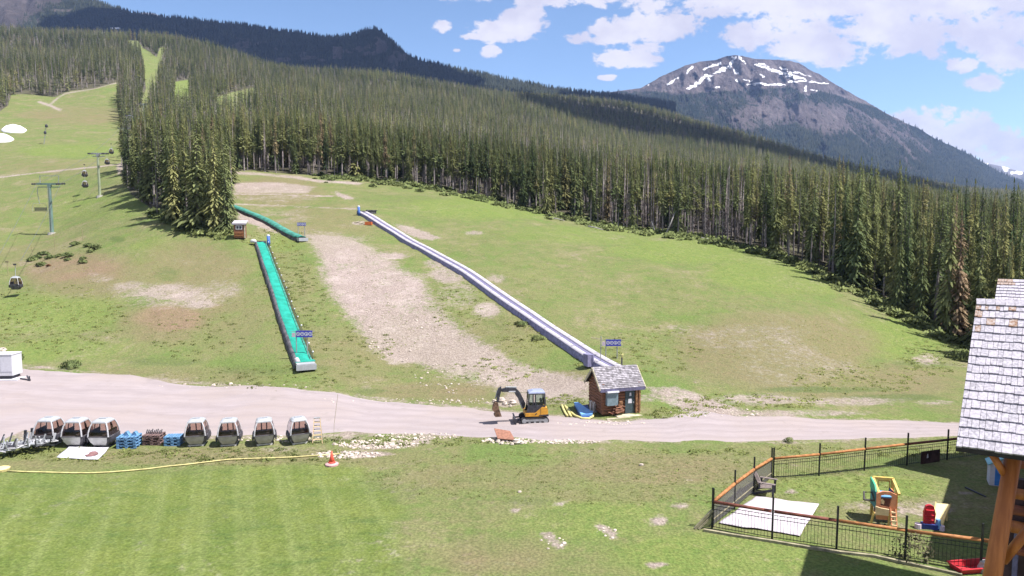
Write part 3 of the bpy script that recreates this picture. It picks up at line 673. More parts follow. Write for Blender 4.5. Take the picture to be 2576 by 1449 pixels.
# ------------------------------------------------------------------ far mountains
def rock_mat(name, base, base2, wood, treeline=True):
    m = bpy.data.materials.new(name); m.use_nodes = True; t = NT(m.node_tree)
    po = t.n('ShaderNodeTexCoord').outputs['Object']
    n1 = t.noise(po, 0.006, 8, 0.65); n2 = t.noise(t.vmath('MULTIPLY', po, (1, .6, .35)), 0.024, 8, 0.75)
    rockc = t.mix(t.smooth(n2, 0.3, 0.7), base, base2)
    forc = t.mix(t.smooth(n2, 0.35, 0.65), wood, tuple(x*1.7 for x in wood))
    gl_ = t.noise(t.vmath('MULTIPLY', po, (1.0, .25, .25)), 0.016, 6, 0.7, 0.8)
    rockc = t.mix(t.smooth(gl_, .42, .6, .55, 0), rockc, tuple(q*.55 for q in base))
    f = t.math('ADD', t.attr('wood'), t.math('MULTIPLY', t.math('SUBTRACT', t.math('MULTIPLY_ADD', gl_, .5, c=t.math('MULTIPLY', n2, .5)), 0.5), 4.6))
    c = t.mix(t.smooth(f, 0.25, 0.6), rockc, forc)
    sn = t.math('ADD', t.attr('snow'), t.math('MULTIPLY', t.math('SUBTRACT', n2, 0.5), 0.9))
    c = t.mix(t.smooth(sn, 0.42, 0.58), c, (0.82, 0.82, 0.84))
    b = t.n('ShaderNodeBsdfDiffuse'); t.l(c, b.inputs[0])
    bp = t.n('ShaderNodeBump'); bp.inputs['Strength'].default_value = 1.0; bp.inputs['Distance'].default_value = 30.0
    t.l(t.math('ADD', n2, n1), bp.inputs['Height']); t.l(bp.outputs[0], b.inputs['Normal'])
    o = t.n('ShaderNodeOutputMaterial'); t.l(b.outputs[0], o.inputs[0]); return m


def mountain(name, ridge, foot_v, Dr, Df, mat, nu, nv, amp, woodfn, snowfn, label, bulge=0.0):
    rp = np.array(ridge, float); us = np.linspace(rp[0, 0], rp[-1, 0], nu)
    rv = np.interp(us, rp[:, 0], rp[:, 1]); ts = np.linspace(0, 1, nv)
    UU = us[None]*np.ones((nv, 1)); VV = rv[None]+(foot_v-rv)[None]*ts[:, None] if np.isscalar(foot_v) else rv[None]+(foot_v(us)-rv)[None]*ts[:, None]
    DD = Dr-(Dr-Df)*(ts[:, None]**(1.0+bulge))*np.ones((1, nu))
    DD = DD+amp*(fbm(UU*1.3, VV*.8, 0.016, 6, 21)-0.5)*np.minimum(1, ts[:, None]*6+0.15)*2
    a, cc, e = px_dir(UU, VV)
    X = a/cc*DD; Y = DD; Z = CAMZ+e/cc*DD
    Z[0] += (fbm(us, us*0, 0.05, 4, 31)-0.5)*amp*0.05
    # the far side falls away behind the ridge
    Xb = X[0]*1.12; Yb = Y[0]*1.12; Zb = Z[0]*0.3-60
    X = np.vstack([Xb, X]); Y = np.vstack([Yb, Y]); Z = np.vstack([Zb, Z]); UU = np.vstack([UU[0], UU]); VV = np.vstack([VV[0], VV])
    ii = np.arange(X.size).reshape(X.shape)
    F = np.stack([ii[1:, :-1], ii[1:, 1:], ii[:-1, 1:], ii[:-1, :-1]], -1).reshape(-1, 4)
    o = np_mesh(name, np.stack([X, Y, Z], -1).reshape(-1, 3), F, [mat], dict(wood=woodfn(UU, VV).ravel(), snow=snowfn(UU, VV).ravel()))
    tag(o, label, 'mountain', kind='structure')
    return X, Y, Z, UU, VV


ridge1 = [(-700, -160), (-300, -140), (0, -70), (120, -40), (237, 2), (290, 20), (330, 32), (400, 43), (460, 46), (520, 55), (600, 62), (700, 77), (760, 84), (800, 92), (850, 94), (890, 88), (920, 76), (940, 72), (955, 77), (968, 88), (985, 103), (1005, 122), (1030, 140), (1050, 150), (1120, 167), (1200, 184), (1300, 204), (1400, 224), (1480, 234), (1560, 240), (1700, 262)]
NOISE = lambda u, v, s, k: fbm(u, v, s, 4, k)
def wood1(u, v):
    wv = np.ones_like(u)
    wv -= 1.1*sstep(30-np.hypot((u-950)*.9, v-112), -6, 24)*(NOISE(u, v, .05, 5) > .44)
    wv -= 1.0*((np.abs(u-848) < 12) & (np.abs(v-133) < 16))
    wv -= .8*sstep(NOISE(u, v*2, .02, 8), .55, .7)*sstep(v-ridge_v(u), 20, 40)*(u < 1000)
    wv -= 1.2*sstep(120-(u+v), -60, 60)
    wv -= .9*sstep(22-np.hypot((u-1010)*.6, (v-140)*1.2), -4, 12)*(NOISE(u, v, .07, 6) > .45)
    return np.clip(wv, -0.4, 1)
_r1 = np.array(ridge1)
ridge_v = lambda u: np.interp(u, _r1[:, 0], _r1[:, 1])
snow1 = lambda u, v: np.where(np.hypot((u-292)/15, (v-71)/2.2) < 1, 1.0, 0)
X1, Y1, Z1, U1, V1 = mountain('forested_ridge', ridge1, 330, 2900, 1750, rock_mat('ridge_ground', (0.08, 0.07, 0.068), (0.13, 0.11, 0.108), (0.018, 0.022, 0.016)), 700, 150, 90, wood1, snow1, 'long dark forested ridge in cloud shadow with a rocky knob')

ridge2 = [(1380, 262), (1480, 244), (1530, 232), (1580, 225), (1612, 221), (1640, 205), (1680, 184), (1720, 166), (1760, 154), (1800, 150), (1830, 141), (1852, 138), (1876, 142), (1898, 147), (1940, 149), (1985, 152), (2010, 160), (2040, 176), (2080, 198), (2120, 222), (2160, 245), (2200, 268), (2240, 291), (2280, 310), (2310, 322), (2350, 347), (2400, 371), (2440, 389), (2470, 408), (2520, 436), (2576, 459), (2680, 495), (2900, 540)]
snows = [([(1848, 145), (1838, 158), (1828, 170), (1815, 176), (1795, 187), (1770, 194), (1760, 205), (1745, 216), (1728, 222)], 5.0), ([(1812, 158), (1790, 166), (1774, 174)], 4.0), ([(1745, 168), (1735, 176), (1726, 184)], 3.8), ([(1705, 196), (1690, 206), (1680, 212)], 2.6), ([(1836, 165), (1815, 178)], 4.5), ([(1862, 145), (1870, 152), (1876, 160)], 3.8),
         ([(1900, 162), (1925, 172), (1960, 184), (1990, 192), (2030, 200)], 4.6), ([(1912, 160), (1950, 176), (1990, 188)], 3.2), ([(1985, 180), (2010, 184), (2040, 192)], 2.4), ([(1960, 171), (1985, 174)], 2.2), ([(1740, 188), (1748, 200)], 0.1), ([(1780, 197), (1786, 203)], 3.6), ([(1850, 176), (1853, 185)], 4), ([(1850, 200), (1855, 203)], 3),
         ([(1875, 200), (1890, 203)], 2.6), ([(1880, 214), (1905, 210), (1940, 213), (1975, 212)], 3.4), ([(1985, 205), (2020, 204), (2050, 208), (2085, 209)], 2.8), ([(2025, 218), (2024, 232), (2027, 243)], 2.6), ([(2038, 224), (2055, 230)], 2.0), ([(1915, 188), (1922, 192)], 3.4), ([(1800, 219), (1810, 220)], 2.2), ([(1625, 215), (1632, 211)], 1.6)]
def snow2(u, v):
    s = np.zeros_like(u); u = u+(NOISE(u, v, .12, 14)-.5)*16; v = v+(NOISE(u, v, .14, 15)-.5)*9; br = (fbm(u, v*1.6, .16, 3, 23) > .33)
    for pts, wd in snows: s = np.maximum(s, sstep(wd*1.25*(.35+1.2*NOISE(u, v, .07, 16))-line_d(u, v, pts, 1.3), 0, wd*0.7))
    return s*0.95*br
def wood2(u, v):
    tl = np.interp(u, [1500, 1600, 1640, 1700, 1800, 1900, 1990, 2030, 2060, 2100, 2140, 2200, 2260, 2330, 2400, 2480, 2600], [228, 224, 226, 236, 228, 222, 216, 240, 226, 236, 250, 268, 300, 326, 360, 404, 450])
    f = sstep(v-tl, -3, 7)
    f = f-0.16-0.45*EL(1960, 268, 90, 30)(u, v)-0.45*EL(2090, 300, 120, 40)(u, v)-0.4*EL(1900, 300, 80, 30)(u, v)-0.4*EL(2230, 330, 70, 40)(u, v)-0.3*EL(1560, 232, 60, 8)(u, v)-0.25*sstep(NOISE(u, v, .01, 9), .5, .62)
    for pts in ([(2125, 262), (2180, 290), (2240, 340), (2290, 380)], [(2240, 325), (2300, 350), (2340, 385)], [(2200, 300), (2260, 350), (2300, 400)], [(2060, 262), (2110, 300), (2190, 370)]):
        f = f-0.75*sstep(3.5-line_d(u, v, pts), -1, 4)
    return np.clip(f, -0.5, 1)
X2, Y2, Z2, U2, V2 = mountain('snowy_mountain', ridge2, lambda u: np.interp(u, [1380, 1700, 2300, 2900], [330, 440, 520, 560]), 4700, 2300, rock_mat('mountain_rock', (0.085, 0.071, 0.072), (0.178, 0.152, 0.150), (0.012, 0.017, 0.012)), 1000, 320, 330, wood2, snow2, 'big rounded rocky mountain with snow streaks near the summit', 0.25)
ridge3 = [(2380, 425), (2470, 408), (2500, 414), (2530, 420), (2560, 430), (2620, 440), (2800, 425), (3000, 440)]
mountain('distant_snowy_range', ridge3, 560, 7200, 5600, rock_mat('far_rock', (0.14, 0.13, 0.13), (0.22, 0.2, 0.2), (0.05, 0.05, 0.05)), 160, 60, 250, lambda u, v: np.clip(sstep(v-430, 0, 30)-.3, 0, 1), lambda u, v: 0.62*sstep(NOISE(u, v, .03, 4), .42, .6), 'distant snow patched range at the right edge')

# ------------------------------------------------------------------ trees
def conifer(seed, h, rad, cb, levels, per, sprays, dead=0.0, droop=0.35, trunk_r=0.16, sparse=0.0, pw=0.75, wk=1.0):
    """returns (trunk V,F), (crown V,F): tapered trunk with limbs and many drooping needle sprays"""
    rd = np.random.default_rng(seed); V = []; Fq_ = []
    bend = rd.uniform(-1, 1, 2)*0.25
    def axis(z): k = z/h; return np.array([bend[0]*k*k, bend[1]*k*k, z])
    zs = np.linspace(cb*h, h*0.985, levels)
    for z in zs:
        k = (z-cb*h)/(h-cb*h)
        prof = (1-k)**pw*(0.55+0.45*min(1, k/0.18+0.2)) if cb > 0.1 else (1-k)**pw
        prof *= 0.82+0.3*math.sin(z*1.9+seed)*math.sin(z*0.83+seed*1.7)
        Rr = rad*max(prof, 0.05)
        nb = max(3, int(round(per*(0.65+0.35*(1-k)))))
        ph0 = rd.uniform(0, 6.28)
        for j in range(nb):
            if rd.random() < sparse: continue
            ph = ph0+6.28*j/nb+rd.uniform(-.4, .4); L = Rr*rd.uniform(0.55, 1.25)*(1+.22*math.sin(ph*2+z*1.1+seed))
            if rd.random() < 0.06: L *= 1.35
            zz = z+rd.uniform(-.5, .5)*h/levels; d = np.array([math.cos(ph), math.sin(ph), 0.0]); s = np.array([-d[1], d[0], 0.0])
            for q in range(sprays):
                f0, f1 = q/sprays*0.75, (q+1)/sprays
                p0 = axis(zz)+d*L*f0+np.array([0, 0, -droop*L*f0**1.3+0.12*L*f0]); p1 = axis(zz)+d*L*f1+np.array([0, 0, -droop*L*f1**1.3+0.10*L])
                wdt = wk*(0.30+0.35*(1-f0))*L*rd.uniform(.6, 1.1)*(0.25 if dead else 1.0)+(0.02 if dead else 0.05)
                tilt = np.array([0, 0, rd.uniform(-.45, .25)*wdt]); mid = p0*0.45+p1*0.55
                b = len(V); V += [p0, mid+s*wdt*.5+tilt, p1+np.array([0, 0, -.12*L]), mid-s*wdt*.5+tilt*rd.uniform(.3, 1.2)]
                Fq_.append((b, b+1, b+2, b+3))
    top = h*0.985; b = len(V)
    for ph in (0.3, 1.9):
        d = np.array([math.cos(ph), math.sin(ph), 0])*0.10
        a0 = axis(top); b = len(V); V += [a0-d-[0, 0, .25*h/levels*2], a0+d-[0, 0, .25*h/levels*2], a0+[0, 0, .5]+d*.1, a0+[0, 0, .5]-d*.1]; Fq_.append((b, b+1, b+2, b+3))
    TV = []; TF = []; n = 6; hh = np.array([0, .04, .25, .55, .85, .99])*h; rr = trunk_r*np.array([1.35, 1.0, .85, .6, .3, .06])
    for z, r_ in zip(hh, rr):
        for i in range(n): TV.append(axis(z)+np.array([math.cos(6.283*i/n)*r_, math.sin(6.283*i/n)*r_, 0]))
    for i in range(len(hh)-1):
        for j in range(n): TF.append((i*n+j, i*n+(j+1) % n, (i+1)*n+(j+1) % n, (i+1)*n+j))
    # bare lower limbs
    nl = int(10+22*max(cb, 0.1)) if levels > 14 else 0
    for q in range(nl):
        z = rd.uniform(.08, max(cb, .15)+.12)*h; ph = rd.uniform(0, 6.28); L = rad*rd.uniform(.3, .8); d = np.array([math.cos(ph), math.sin(ph), -.15]); p0 = axis(z); p1 = p0+d*L; r_ = .022
        b = len(TV); u_ = np.array([0, 0, r_]); s_ = np.array([-d[1], d[0], 0])*r_
        TV += [p0+u_, p0+s_, p0-u_-s_, p1+u_*.3, p1+s_*.3, p1-u_*.3]
        TF += [(b, b+1, b+4, b+3), (b+1, b+2, b+5, b+4), (b+2, b, b+3, b+5)]
    # needles are shaded as soft masses: face every spray outwards from the stem
    V = np.array(V); Fq_ = np.array(Fq_); c_ = V[Fq_].mean(1); gn = np.cross(V[Fq_[:, 2]]-V[Fq_[:, 0]], V[Fq_[:, 3]]-V[Fq_[:, 1]]); gn /= np.linalg.norm(gn, axis=1, keepdims=True)+1e-9
    outw = np.c_[c_[:, :2]/(np.linalg.norm(c_[:, :2], axis=1, keepdims=True)+.05), np.full(len(c_), .55)]
    fl_ = (gn*outw).sum(1) < 0; Fq_[fl_] = Fq_[fl_][:, ::-1]; gn[fl_] *= -1
    nr = outw*.75+gn*.6+rd.normal(size=gn.shape)*.18; nr /= np.linalg.norm(nr, axis=1, keepdims=True)
    vn = np.zeros_like(V); vn[Fq_.ravel()] = np.repeat(nr, 4, axis=0)
    return (np.array(TV), np.array(TF)), (V, Fq_, vn)


KINDS = {   # name: (args, crown material)
    'spruce': (dict(h=18.0, rad=1.8, cb=0.06, levels=54, per=14, sprays=6, droop=.6, pw=.72, wk=.40), 'needle'),
    'pine': (dict(h=17.0, rad=1.25, cb=0.28, levels=42, per=13, sprays=5, droop=.35, pw=.5, wk=.46), 'needle'),
    'pine_b': (dict(h=16.0, rad=1.15, cb=0.42, levels=32, per=13, sprays=5, droop=.3, sparse=.15, pw=.45, wk=.46), 'needle'),
    'dead': (dict(h=15.5, rad=1.1, cb=0.10, levels=40, per=9, sprays=2, dead=1, droop=.1, sparse=.12, wk=.8), 'needle_dead'),
    'young': (dict(h=5.0, rad=1.0, cb=0.04, levels=18, per=8, sprays=2, droop=.35, trunk_r=.07), 'needle_yellow'),
}
PROTO = {}
for kn, (kw, mt) in KINDS.items():
    PROTO[kn] = []
    for sd in range(4 if kn != 'young' else 1):
        (TV, TF), (CV, CF, CN) = conifer(100+sd*7+len(kn), **kw)
        PROTO[kn].append((np_mesh(kn+'_trunk', TV, TF, [M['bark']], link=False), np_mesh(kn+'_crown', CV, CF, [M[mt]], smooth=True, link=False, normals=CN), (TV, TF), (CV, CF, CN)))


def plant_tree(kn, x, y, sc, label, group, var=None, name=None, sx=1.0, lean=(0, 0)):
    tr, cr, _, _ = PROTO[kn][random.randrange(len(PROTO[kn])) if var is None else var]
    z = float(H(x, y))-0.1
    r = thing(name or {'spruce': 'spruce_tree', 'pine': 'pine_tree', 'pine_b': 'pine_tree', 'dead': 'dead_tree', 'young': 'young_tree'}[kn], label, 'tree', (x, y, z), random.uniform(0, 6.28), group)
    r.rotation_euler = (lean[0], lean[1], r.rotation_euler[2]); r.scale = (sc*sx, sc*sx, sc)
    for nm, me in (('trunk', tr), ('crown', cr)):
        o_ = bpy.data.objects.new(nm, me); COL.objects.link(o_); o_.parent = r
    return r


# candidate stems on a jittered grid whose spacing widens with distance
cand = []
def stems(y0, y1, sp):
    ys = np.arange(y0, y1, sp)
    for yy_ in ys:
        xs = np.arange(-0.84*yy_-20, 0.86*yy_+20, sp)
        x = xs+rng.uniform(-.48, .48, len(xs))*sp; y = yy_+rng.uniform(-.48, .48, len(xs))*sp
        cand.append(np.stack([x, y, np.full(len(x), sp)], -1))
stems(75, 240, 2.6); stems(240, 420, 3.4); stems(420, 800, 4.8); stems(800, 1250, 7.0); stems(1250, 1900, 10.0)
cand = np.vstack(cand)
cz = H(cand[:, 0], cand[:, 1]); cu, cvv = project(cand[:, 0], cand[:, 1], cz)
sd = sd_clear(cu, cvv)
ok = sd < -1.0
# thin the ragged outer edge a little and leave gaps
gap = fbm(cand[:, 0], cand[:, 1], 0.06, 3, 41)
ok &= ~((gap < 0.34) & (rng.random(len(cand)) < 0.7) & (cu < 2100))
cand, cz, cu, cvv, sd = cand[ok], cz[ok], cu[ok], cvv[ok], sd[ok]
edge_m = -sd*cand[:, 1]/FOC                        # metres (roughly) behind the forest edge
view = (cu > -60) & (cu < 2640)
score = cand[:, 1]+np.minimum(edge_m*np.where(cvv > 420, 3.2, 1.0), 400)+np.where(view, 0, 1e4)
order = np.argsort(score)[:272]
is_front = np.zeros(len(cand), bool); is_front[order] = True

nmT = {'spruce': 'full green spruce', 'pine': 'tall narrow green pine', 'pine_b': 'slender pine with a bare lower trunk', 'dead': 'grey dead standing pine'}
for i in order:
    x, y = cand[i, 0], cand[i, 1]; u_ = cu[i]; r_ = random.random()
    if u_ < 640: kn = 'spruce' if r_ < .55 else 'pine' if r_ < .85 else 'pine_b' if r_ < .93 else 'dead'; where = 'in the stand left of the green carpets'; gp = 'stand left of the carpets'
    elif u_ < 1350: kn = 'pine' if r_ < .34 else 'pine_b' if r_ < .74 else 'spruce' if r_ < .80 else 'dead'; where = 'in the forest edge along the top of the slope'; gp = 'forest edge at the top of the slope'
    elif u_ < 2080: kn = 'pine' if r_ < .30 else 'pine_b' if r_ < .68 else 'spruce' if r_ < .78 else 'dead'; where = 'in the forest edge below the snowy mountain'; gp = 'forest edge below the mountain'
    else: kn = 'spruce' if r_ < .62 else 'pine' if r_ < .86 else 'pine_b' if r_ < .91 else 'dead'; where = 'in the nearest forest behind the shingle roof'; gp = 'nearest forest by the roof'
    sc = random.uniform(.66, 1.10)*(1.08 if u_ > 1900 else 1.0)*(1.06 if u_ < 640 else 1.0)
    plant_tree(kn, float(x), float(y), sc, nmT[kn]+' '+where, nmT[kn]+', '+gp, sx=random.uniform(.8, 1.2)*(1.22 if u_ < 640 else 1.0))

# a few trees one can point at
def special(kn, u, v, hpx, label, sx=1.0, var=0, name=None, lean=(0, 0)):
    p = G(u, v); base = {'spruce': 18.0, 'pine': 17.0, 'pine_b': 16, 'dead': 15.5, 'young': 5.0}[kn]
    return plant_tree(kn, p.x, p.y, hpx/ppm(p)/base, label, None, var, name, sx, lean)
special('spruce', 542, 584, 282, 'tallest dark spruce at the front corner of the left stand', 1.15, 0)
special('spruce', 440, 560, 258, 'big olive spruce on the left half of the front stand', 1.1, 1)
special('spruce', 572, 583, 215, 'spruce on the right edge of the stand behind the small cabin', 1.15, 2)
special('pine', 490, 572, 225, 'pine between the two biggest spruces of the left stand', 1.25, 3)
special('dead', 396, 545, 150, 'grey bare tree on the left rim of the front stand', 0.9, 0)
special('spruce', 2149, 728, 330, 'tallest spruce rising above the right forest edge', 1.05, 3)
special('young', 2139, 724, 60, 'small yellow tree at the right forest edge', 1.0, 0)
special('young', 2298, 800, 60, 'small pale green tree in the shade of the right forest', 0.8, 0)

# everything farther back reads as one mass: a single object of instanced stems
far = ~is_front
pc = bpy.data.collections.new('forest_stems')
FARK = [('spruce', dict(h=18.0, rad=1.9, cb=0.06, levels=22, per=8, sprays=2, droop=.5, pw=.7, wk=.75), 'needle_far'), ('pine', dict(h=17.0, rad=1.55, cb=0.25, levels=18, per=8, sprays=2, droop=.25, pw=.5, wk=.75), 'needle_far'),
        ('pine', dict(h=17.5, rad=1.4, cb=0.3, levels=18, per=8, sprays=2, droop=.3, pw=.5, wk=.75), 'needle_far'), ('pine', dict(h=15.0, rad=1.7, cb=0.15, levels=17, per=8, sprays=2, droop=.35, pw=.55, wk=.75), 'needle_far'),
        ('dead', dict(h=15.5, rad=1.3, cb=0.1, levels=14, per=6, sprays=1, dead=1, droop=.1), 'needle_dead')]
protos = []
def joint(name, tv, tf, cvx, cf, cn, mt):
    tn = tv*[1, 1, 0]+[1e-4, 0, .02]; tn = tn/np.linalg.norm(tn, axis=1, keepdims=True)
    me = np_mesh(name, np.vstack([tv, cvx]), np.vstack([tf, cf+len(tv)]), [M['bark'], M[mt]], smooth=True, link=False, normals=np.vstack([tn, cn]))
    me.polygons.foreach_set('material_index', np.r_[np.zeros(len(tf), np.int32), np.ones(len(cf), np.int32)])
    o_ = bpy.data.objects.new(name, me); pc.objects.link(o_)
for kn in ('spruce', 'pine', 'pine_b', 'dead'):      # 0..3 detailed
    _, _, (TV, TF), (CV, CF, CN) = PROTO[kn][1]; joint('stem_%02d' % len(pc.objects), TV, TF, CV, CF, CN, KINDS[kn][1])
for kn, kw, mt in FARK:                               # 4..8 light
    (TV, TF), (CV, CF, CN) = conifer(300+len(pc.objects), **kw); joint('stem_%02d' % len(pc.objects), TV, TF, CV, CF, CN, mt)


def stem_cloud(name, pts, kind_idx, scl, label, spread=None):
    me = bpy.data.meshes.new(name); me.vertices.add(len(pts)); me.vertices.foreach_set('co', np.asarray(pts, np.float32).ravel())
    at = me.attributes.new('kind_index', 'INT', 'POINT'); at.data.foreach_set('value', np.asarray(kind_idx, np.int32))
    at = me.attributes.new('turn', 'FLOAT', 'POINT'); at.data.foreach_set('value', rng.uniform(0, 6.28, len(pts)).astype(np.float32))
    at = me.attributes.new('size', 'FLOAT_VECTOR', 'POINT'); at.data.foreach_set('vector', np.asarray(scl, np.float32).ravel())
    me.update(); o_ = bpy.data.objects.new(name, me); COL.objects.link(o_)
    ng = bpy.data.node_groups.new('scatter_'+name, 'GeometryNodeTree')
    ng.interface.new_socket('Geometry', in_out='INPUT', socket_type='NodeSocketGeometry'); ng.interface.new_socket('Geometry', in_out='OUTPUT', socket_type='NodeSocketGeometry')
    gi = ng.nodes.new('NodeGroupInput'); go = ng.nodes.new('NodeGroupOutput'); ci = ng.nodes.new('GeometryNodeCollectionInfo')
    ci.inputs['Collection'].default_value = pc; ci.inputs['Separate Children'].default_value = True; ci.inputs['Reset Children'].default_value = True
    ip = ng.nodes.new('GeometryNodeInstanceOnPoints'); ip.inputs['Pick Instance'].default_value = True
    def na(nm, ty):
        a_ = ng.nodes.new('GeometryNodeInputNamedAttribute'); a_.data_type = ty; a_.inputs['Name'].default_value = nm
        return [s_ for s_ in a_.outputs if s_.enabled and s_.name == 'Attribute'][0]
    L_ = ng.links.new
    L_(gi.outputs[0], ip.inputs['Points']); L_(ci.outputs[0], ip.inputs['Instance']); L_(na('kind_index', 'INT'), ip.inputs['Instance Index'])
    cx = ng.nodes.new('ShaderNodeCombineXYZ'); L_(na('turn', 'FLOAT'), cx.inputs[2]); L_(cx.outputs[0], ip.inputs['Rotation']); L_(na('size', 'FLOAT_VECTOR'), ip.inputs['Scale'])
    L_(ip.outputs[0], go.inputs[0])
    md = o_.modifiers.new('scatter', 'NODES'); md.node_group = ng
    tag(o_, label, 'forest', kind='stuff'); return o_


P_ = cand[far]; zf = cz[far]; D_ = P_[:, 1]; em = edge_m[far]
rr_ = rng.random(len(P_)); clus = fbm(P_[:, 0], P_[:, 1], 0.02, 3, 51); deadp = np.clip((clus-.40)*1.5, 0.06, .45)
near = (D_ < 260) & (em < 26)
kidx = np.where(near, np.where(rr_ < deadp, 3, np.where(rr_ < .45, 1, np.where((rr_ < .85) & (cu[far] < 2080), 2, 0))), np.where(rr_ < deadp*0.8, 8, 4+(rr_*977 % 4).astype(int)))
sc_ = (1-.45*rng.random(len(P_))**1.6)*1.06*(0.92+0.25*(fbm(P_[:, 0], P_[:, 1], 0.03, 2, 61)-.5))*np.where(D_ > 1000, 1.1, 1.0)
wid = sc_**.6*rng.uniform(.8, 1.35, len(P_))*np.clip(P_[:, 2]/4.4, 1.0, 1.9)
stem_cloud('forest', np.c_[P_[:, 0], P_[:, 1], zf-.2], kidx, np.c_[wid, wid, sc_], 'dense conifer forest covering the hillside behind the clearing')

# woods on the dark ridge and along its skyline
def ridge_woods(name, X, Y, Z, U_, V_, wf, n, hgt, label, mt, line=900):
    nv, nu = X.shape; ii = rng.uniform(1, nv-1.01, n); jj = rng.uniform(0, nu-1.01, n)
    i2 = np.ones(line)*1.0+rng.uniform(0, .6, line); j2 = rng.uniform(0, nu-1.01, line)
    ii = np.r_[ii, i2]; jj = np.r_[jj, j2]; i0 = ii.astype(int); j0 = jj.astype(int); ti = ii-i0; tj = jj-j0
    f = lambda A_: (A_[i0, j0]*(1-tj)+A_[i0, j0+1]*tj)*(1-ti)+(A_[i0+1, j0]*(1-tj)+A_[i0+1, j0+1]*tj)*ti
    x, y, z, u, v = f(X), f(Y), f(Z), f(U_), f(V_)
    keep = (u > -100) & (u < 2680) & (rng.random(len(u)) < np.clip(wf(u, v), 0, 1)); x, y, z = x[keep], y[keep], z[keep]
    k = len(x); h = hgt*rng.uniform(.6, 1.3, k); r_ = h*rng.uniform(.16, .26, k); a0 = rng.uniform(0, 6.28, k)
    VV = np.zeros((k, 5, 3)); VV[:, 4] = np.c_[x, y, z+h]
    for q in range(4): VV[:, q] = np.c_[x+np.cos(a0+q*1.571)*r_, y+np.sin(a0+q*1.571)*r_, z-hgt*.1]
    b = np.arange(k)[:, None]*5
    F = np.concatenate([np.c_[b+q, b+(q+1) % 4, b+4] for q in range(4)]).astype(np.int32)
    o_ = np_mesh(name, VV.reshape(-1, 3), F, [mt], smooth=False); tag(o_, label, 'forest', kind='stuff')
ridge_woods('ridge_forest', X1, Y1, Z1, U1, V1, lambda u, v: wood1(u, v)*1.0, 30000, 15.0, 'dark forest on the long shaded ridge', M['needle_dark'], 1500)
ridge_woods('mountain_forest', X2, Y2, Z2, U2, V2, lambda u, v: np.clip(wood2(u, v)*1.1-.1, 0, 1), 30000, 20.0, 'sparse forest on the lower flanks of the snowy mountain', M['needle_dark'], 0)

# two clouds up in the sky whose shade lies on the ridge and across the far hillside
def cloud(name, target, rx, ry, alt, label, rot=0.0, n=26):
    k = (alt-target[2])/math.tan(SUN_EL)
    cx_, cy_ = target[0]+k*math.sin(SUN_AZ), target[1]+k*math.cos(SUN_AZ); mb = MB(); rd = random.Random(len(name)+int(rx))
    for i in range(n):
        a_ = rd.uniform(0, 6.28); q = math.sqrt(rd.random()); px_, py_ = rx*q*math.cos(a_), ry*q*math.sin(a_)
        x_ = px_*math.cos(rot)-py_*math.sin(rot); y_ = px_*math.sin(rot)+py_*math.cos(rot); s_ = rd.uniform(.22, .36)
        mb.rock((x_, y_, rd.uniform(0, 40)), rx*s_, max(ry*s_*1.5, 40), min(rx, ry)*.3, seed=i+int(rx))
    mb.rock((0, 0, 0), rx*.9, ry*.9, min(rx, ry)*.2, seed=3)
    o_ = mb.build(name, M['cloud'], smooth=True, loc=(cx_, cy_, alt)); sb = o_.modifiers.new('round', 'SUBSURF'); sb.levels = 1; sb.render_levels = 2
    tag(o_, label, 'cloud', kind='structure'); return o_
def cloud_along(pix, Ds, rx, ry, alt, label, rot):
    mb = MB(); T0 = None; rd = random.Random(77)
    for u, v in pix:
        q = G(u, v); k = (alt-q.z)/math.tan(SUN_EL); q = Vector((q.x+k*math.sin(SUN_AZ), q.y+k*math.cos(SUN_AZ), 0)); T0 = T0 or q
        for i in range(3): mb.rock((q.x-T0.x+rd.uniform(-.3, .3)*rx, q.y-T0.y+rd.uniform(-.5, .5)*ry, rd.uniform(0, 25)), rx*rd.uniform(.8, 1.2), ry*rd.uniform(.5, .8), 60, seed=i+int(u))
    o_ = mb.build('cloud', M['cloud'], smooth=True, loc=(T0.x, T0.y, alt)); sb = o_.modifiers.new('round', 'SUBSURF'); sb.levels = 1; sb.render_levels = 2
    tag(o_, label, 'cloud', kind='structure'); return o_
M['cloud'] = simple('cloud_mass', (0.85, 0.85, 0.87), 1.0, 0.03, 0.01)
cloud('cloud', (-760, 2330, 420), 1750, 640, 2600, 'broad cloud whose shade darkens the long ridge')
cloud_along([(1400, 268), (1460, 282), (1530, 298), (1600, 312), (1680, 330), (1760, 348), (1840, 365), (1920, 385), (2000, 405), (2080, 428), (2180, 446), (2290, 460), (2400, 474), (2520, 488)], 0, 110, 230, 1700, 'long thin cloud whose shade crosses the forested hillside', 0)

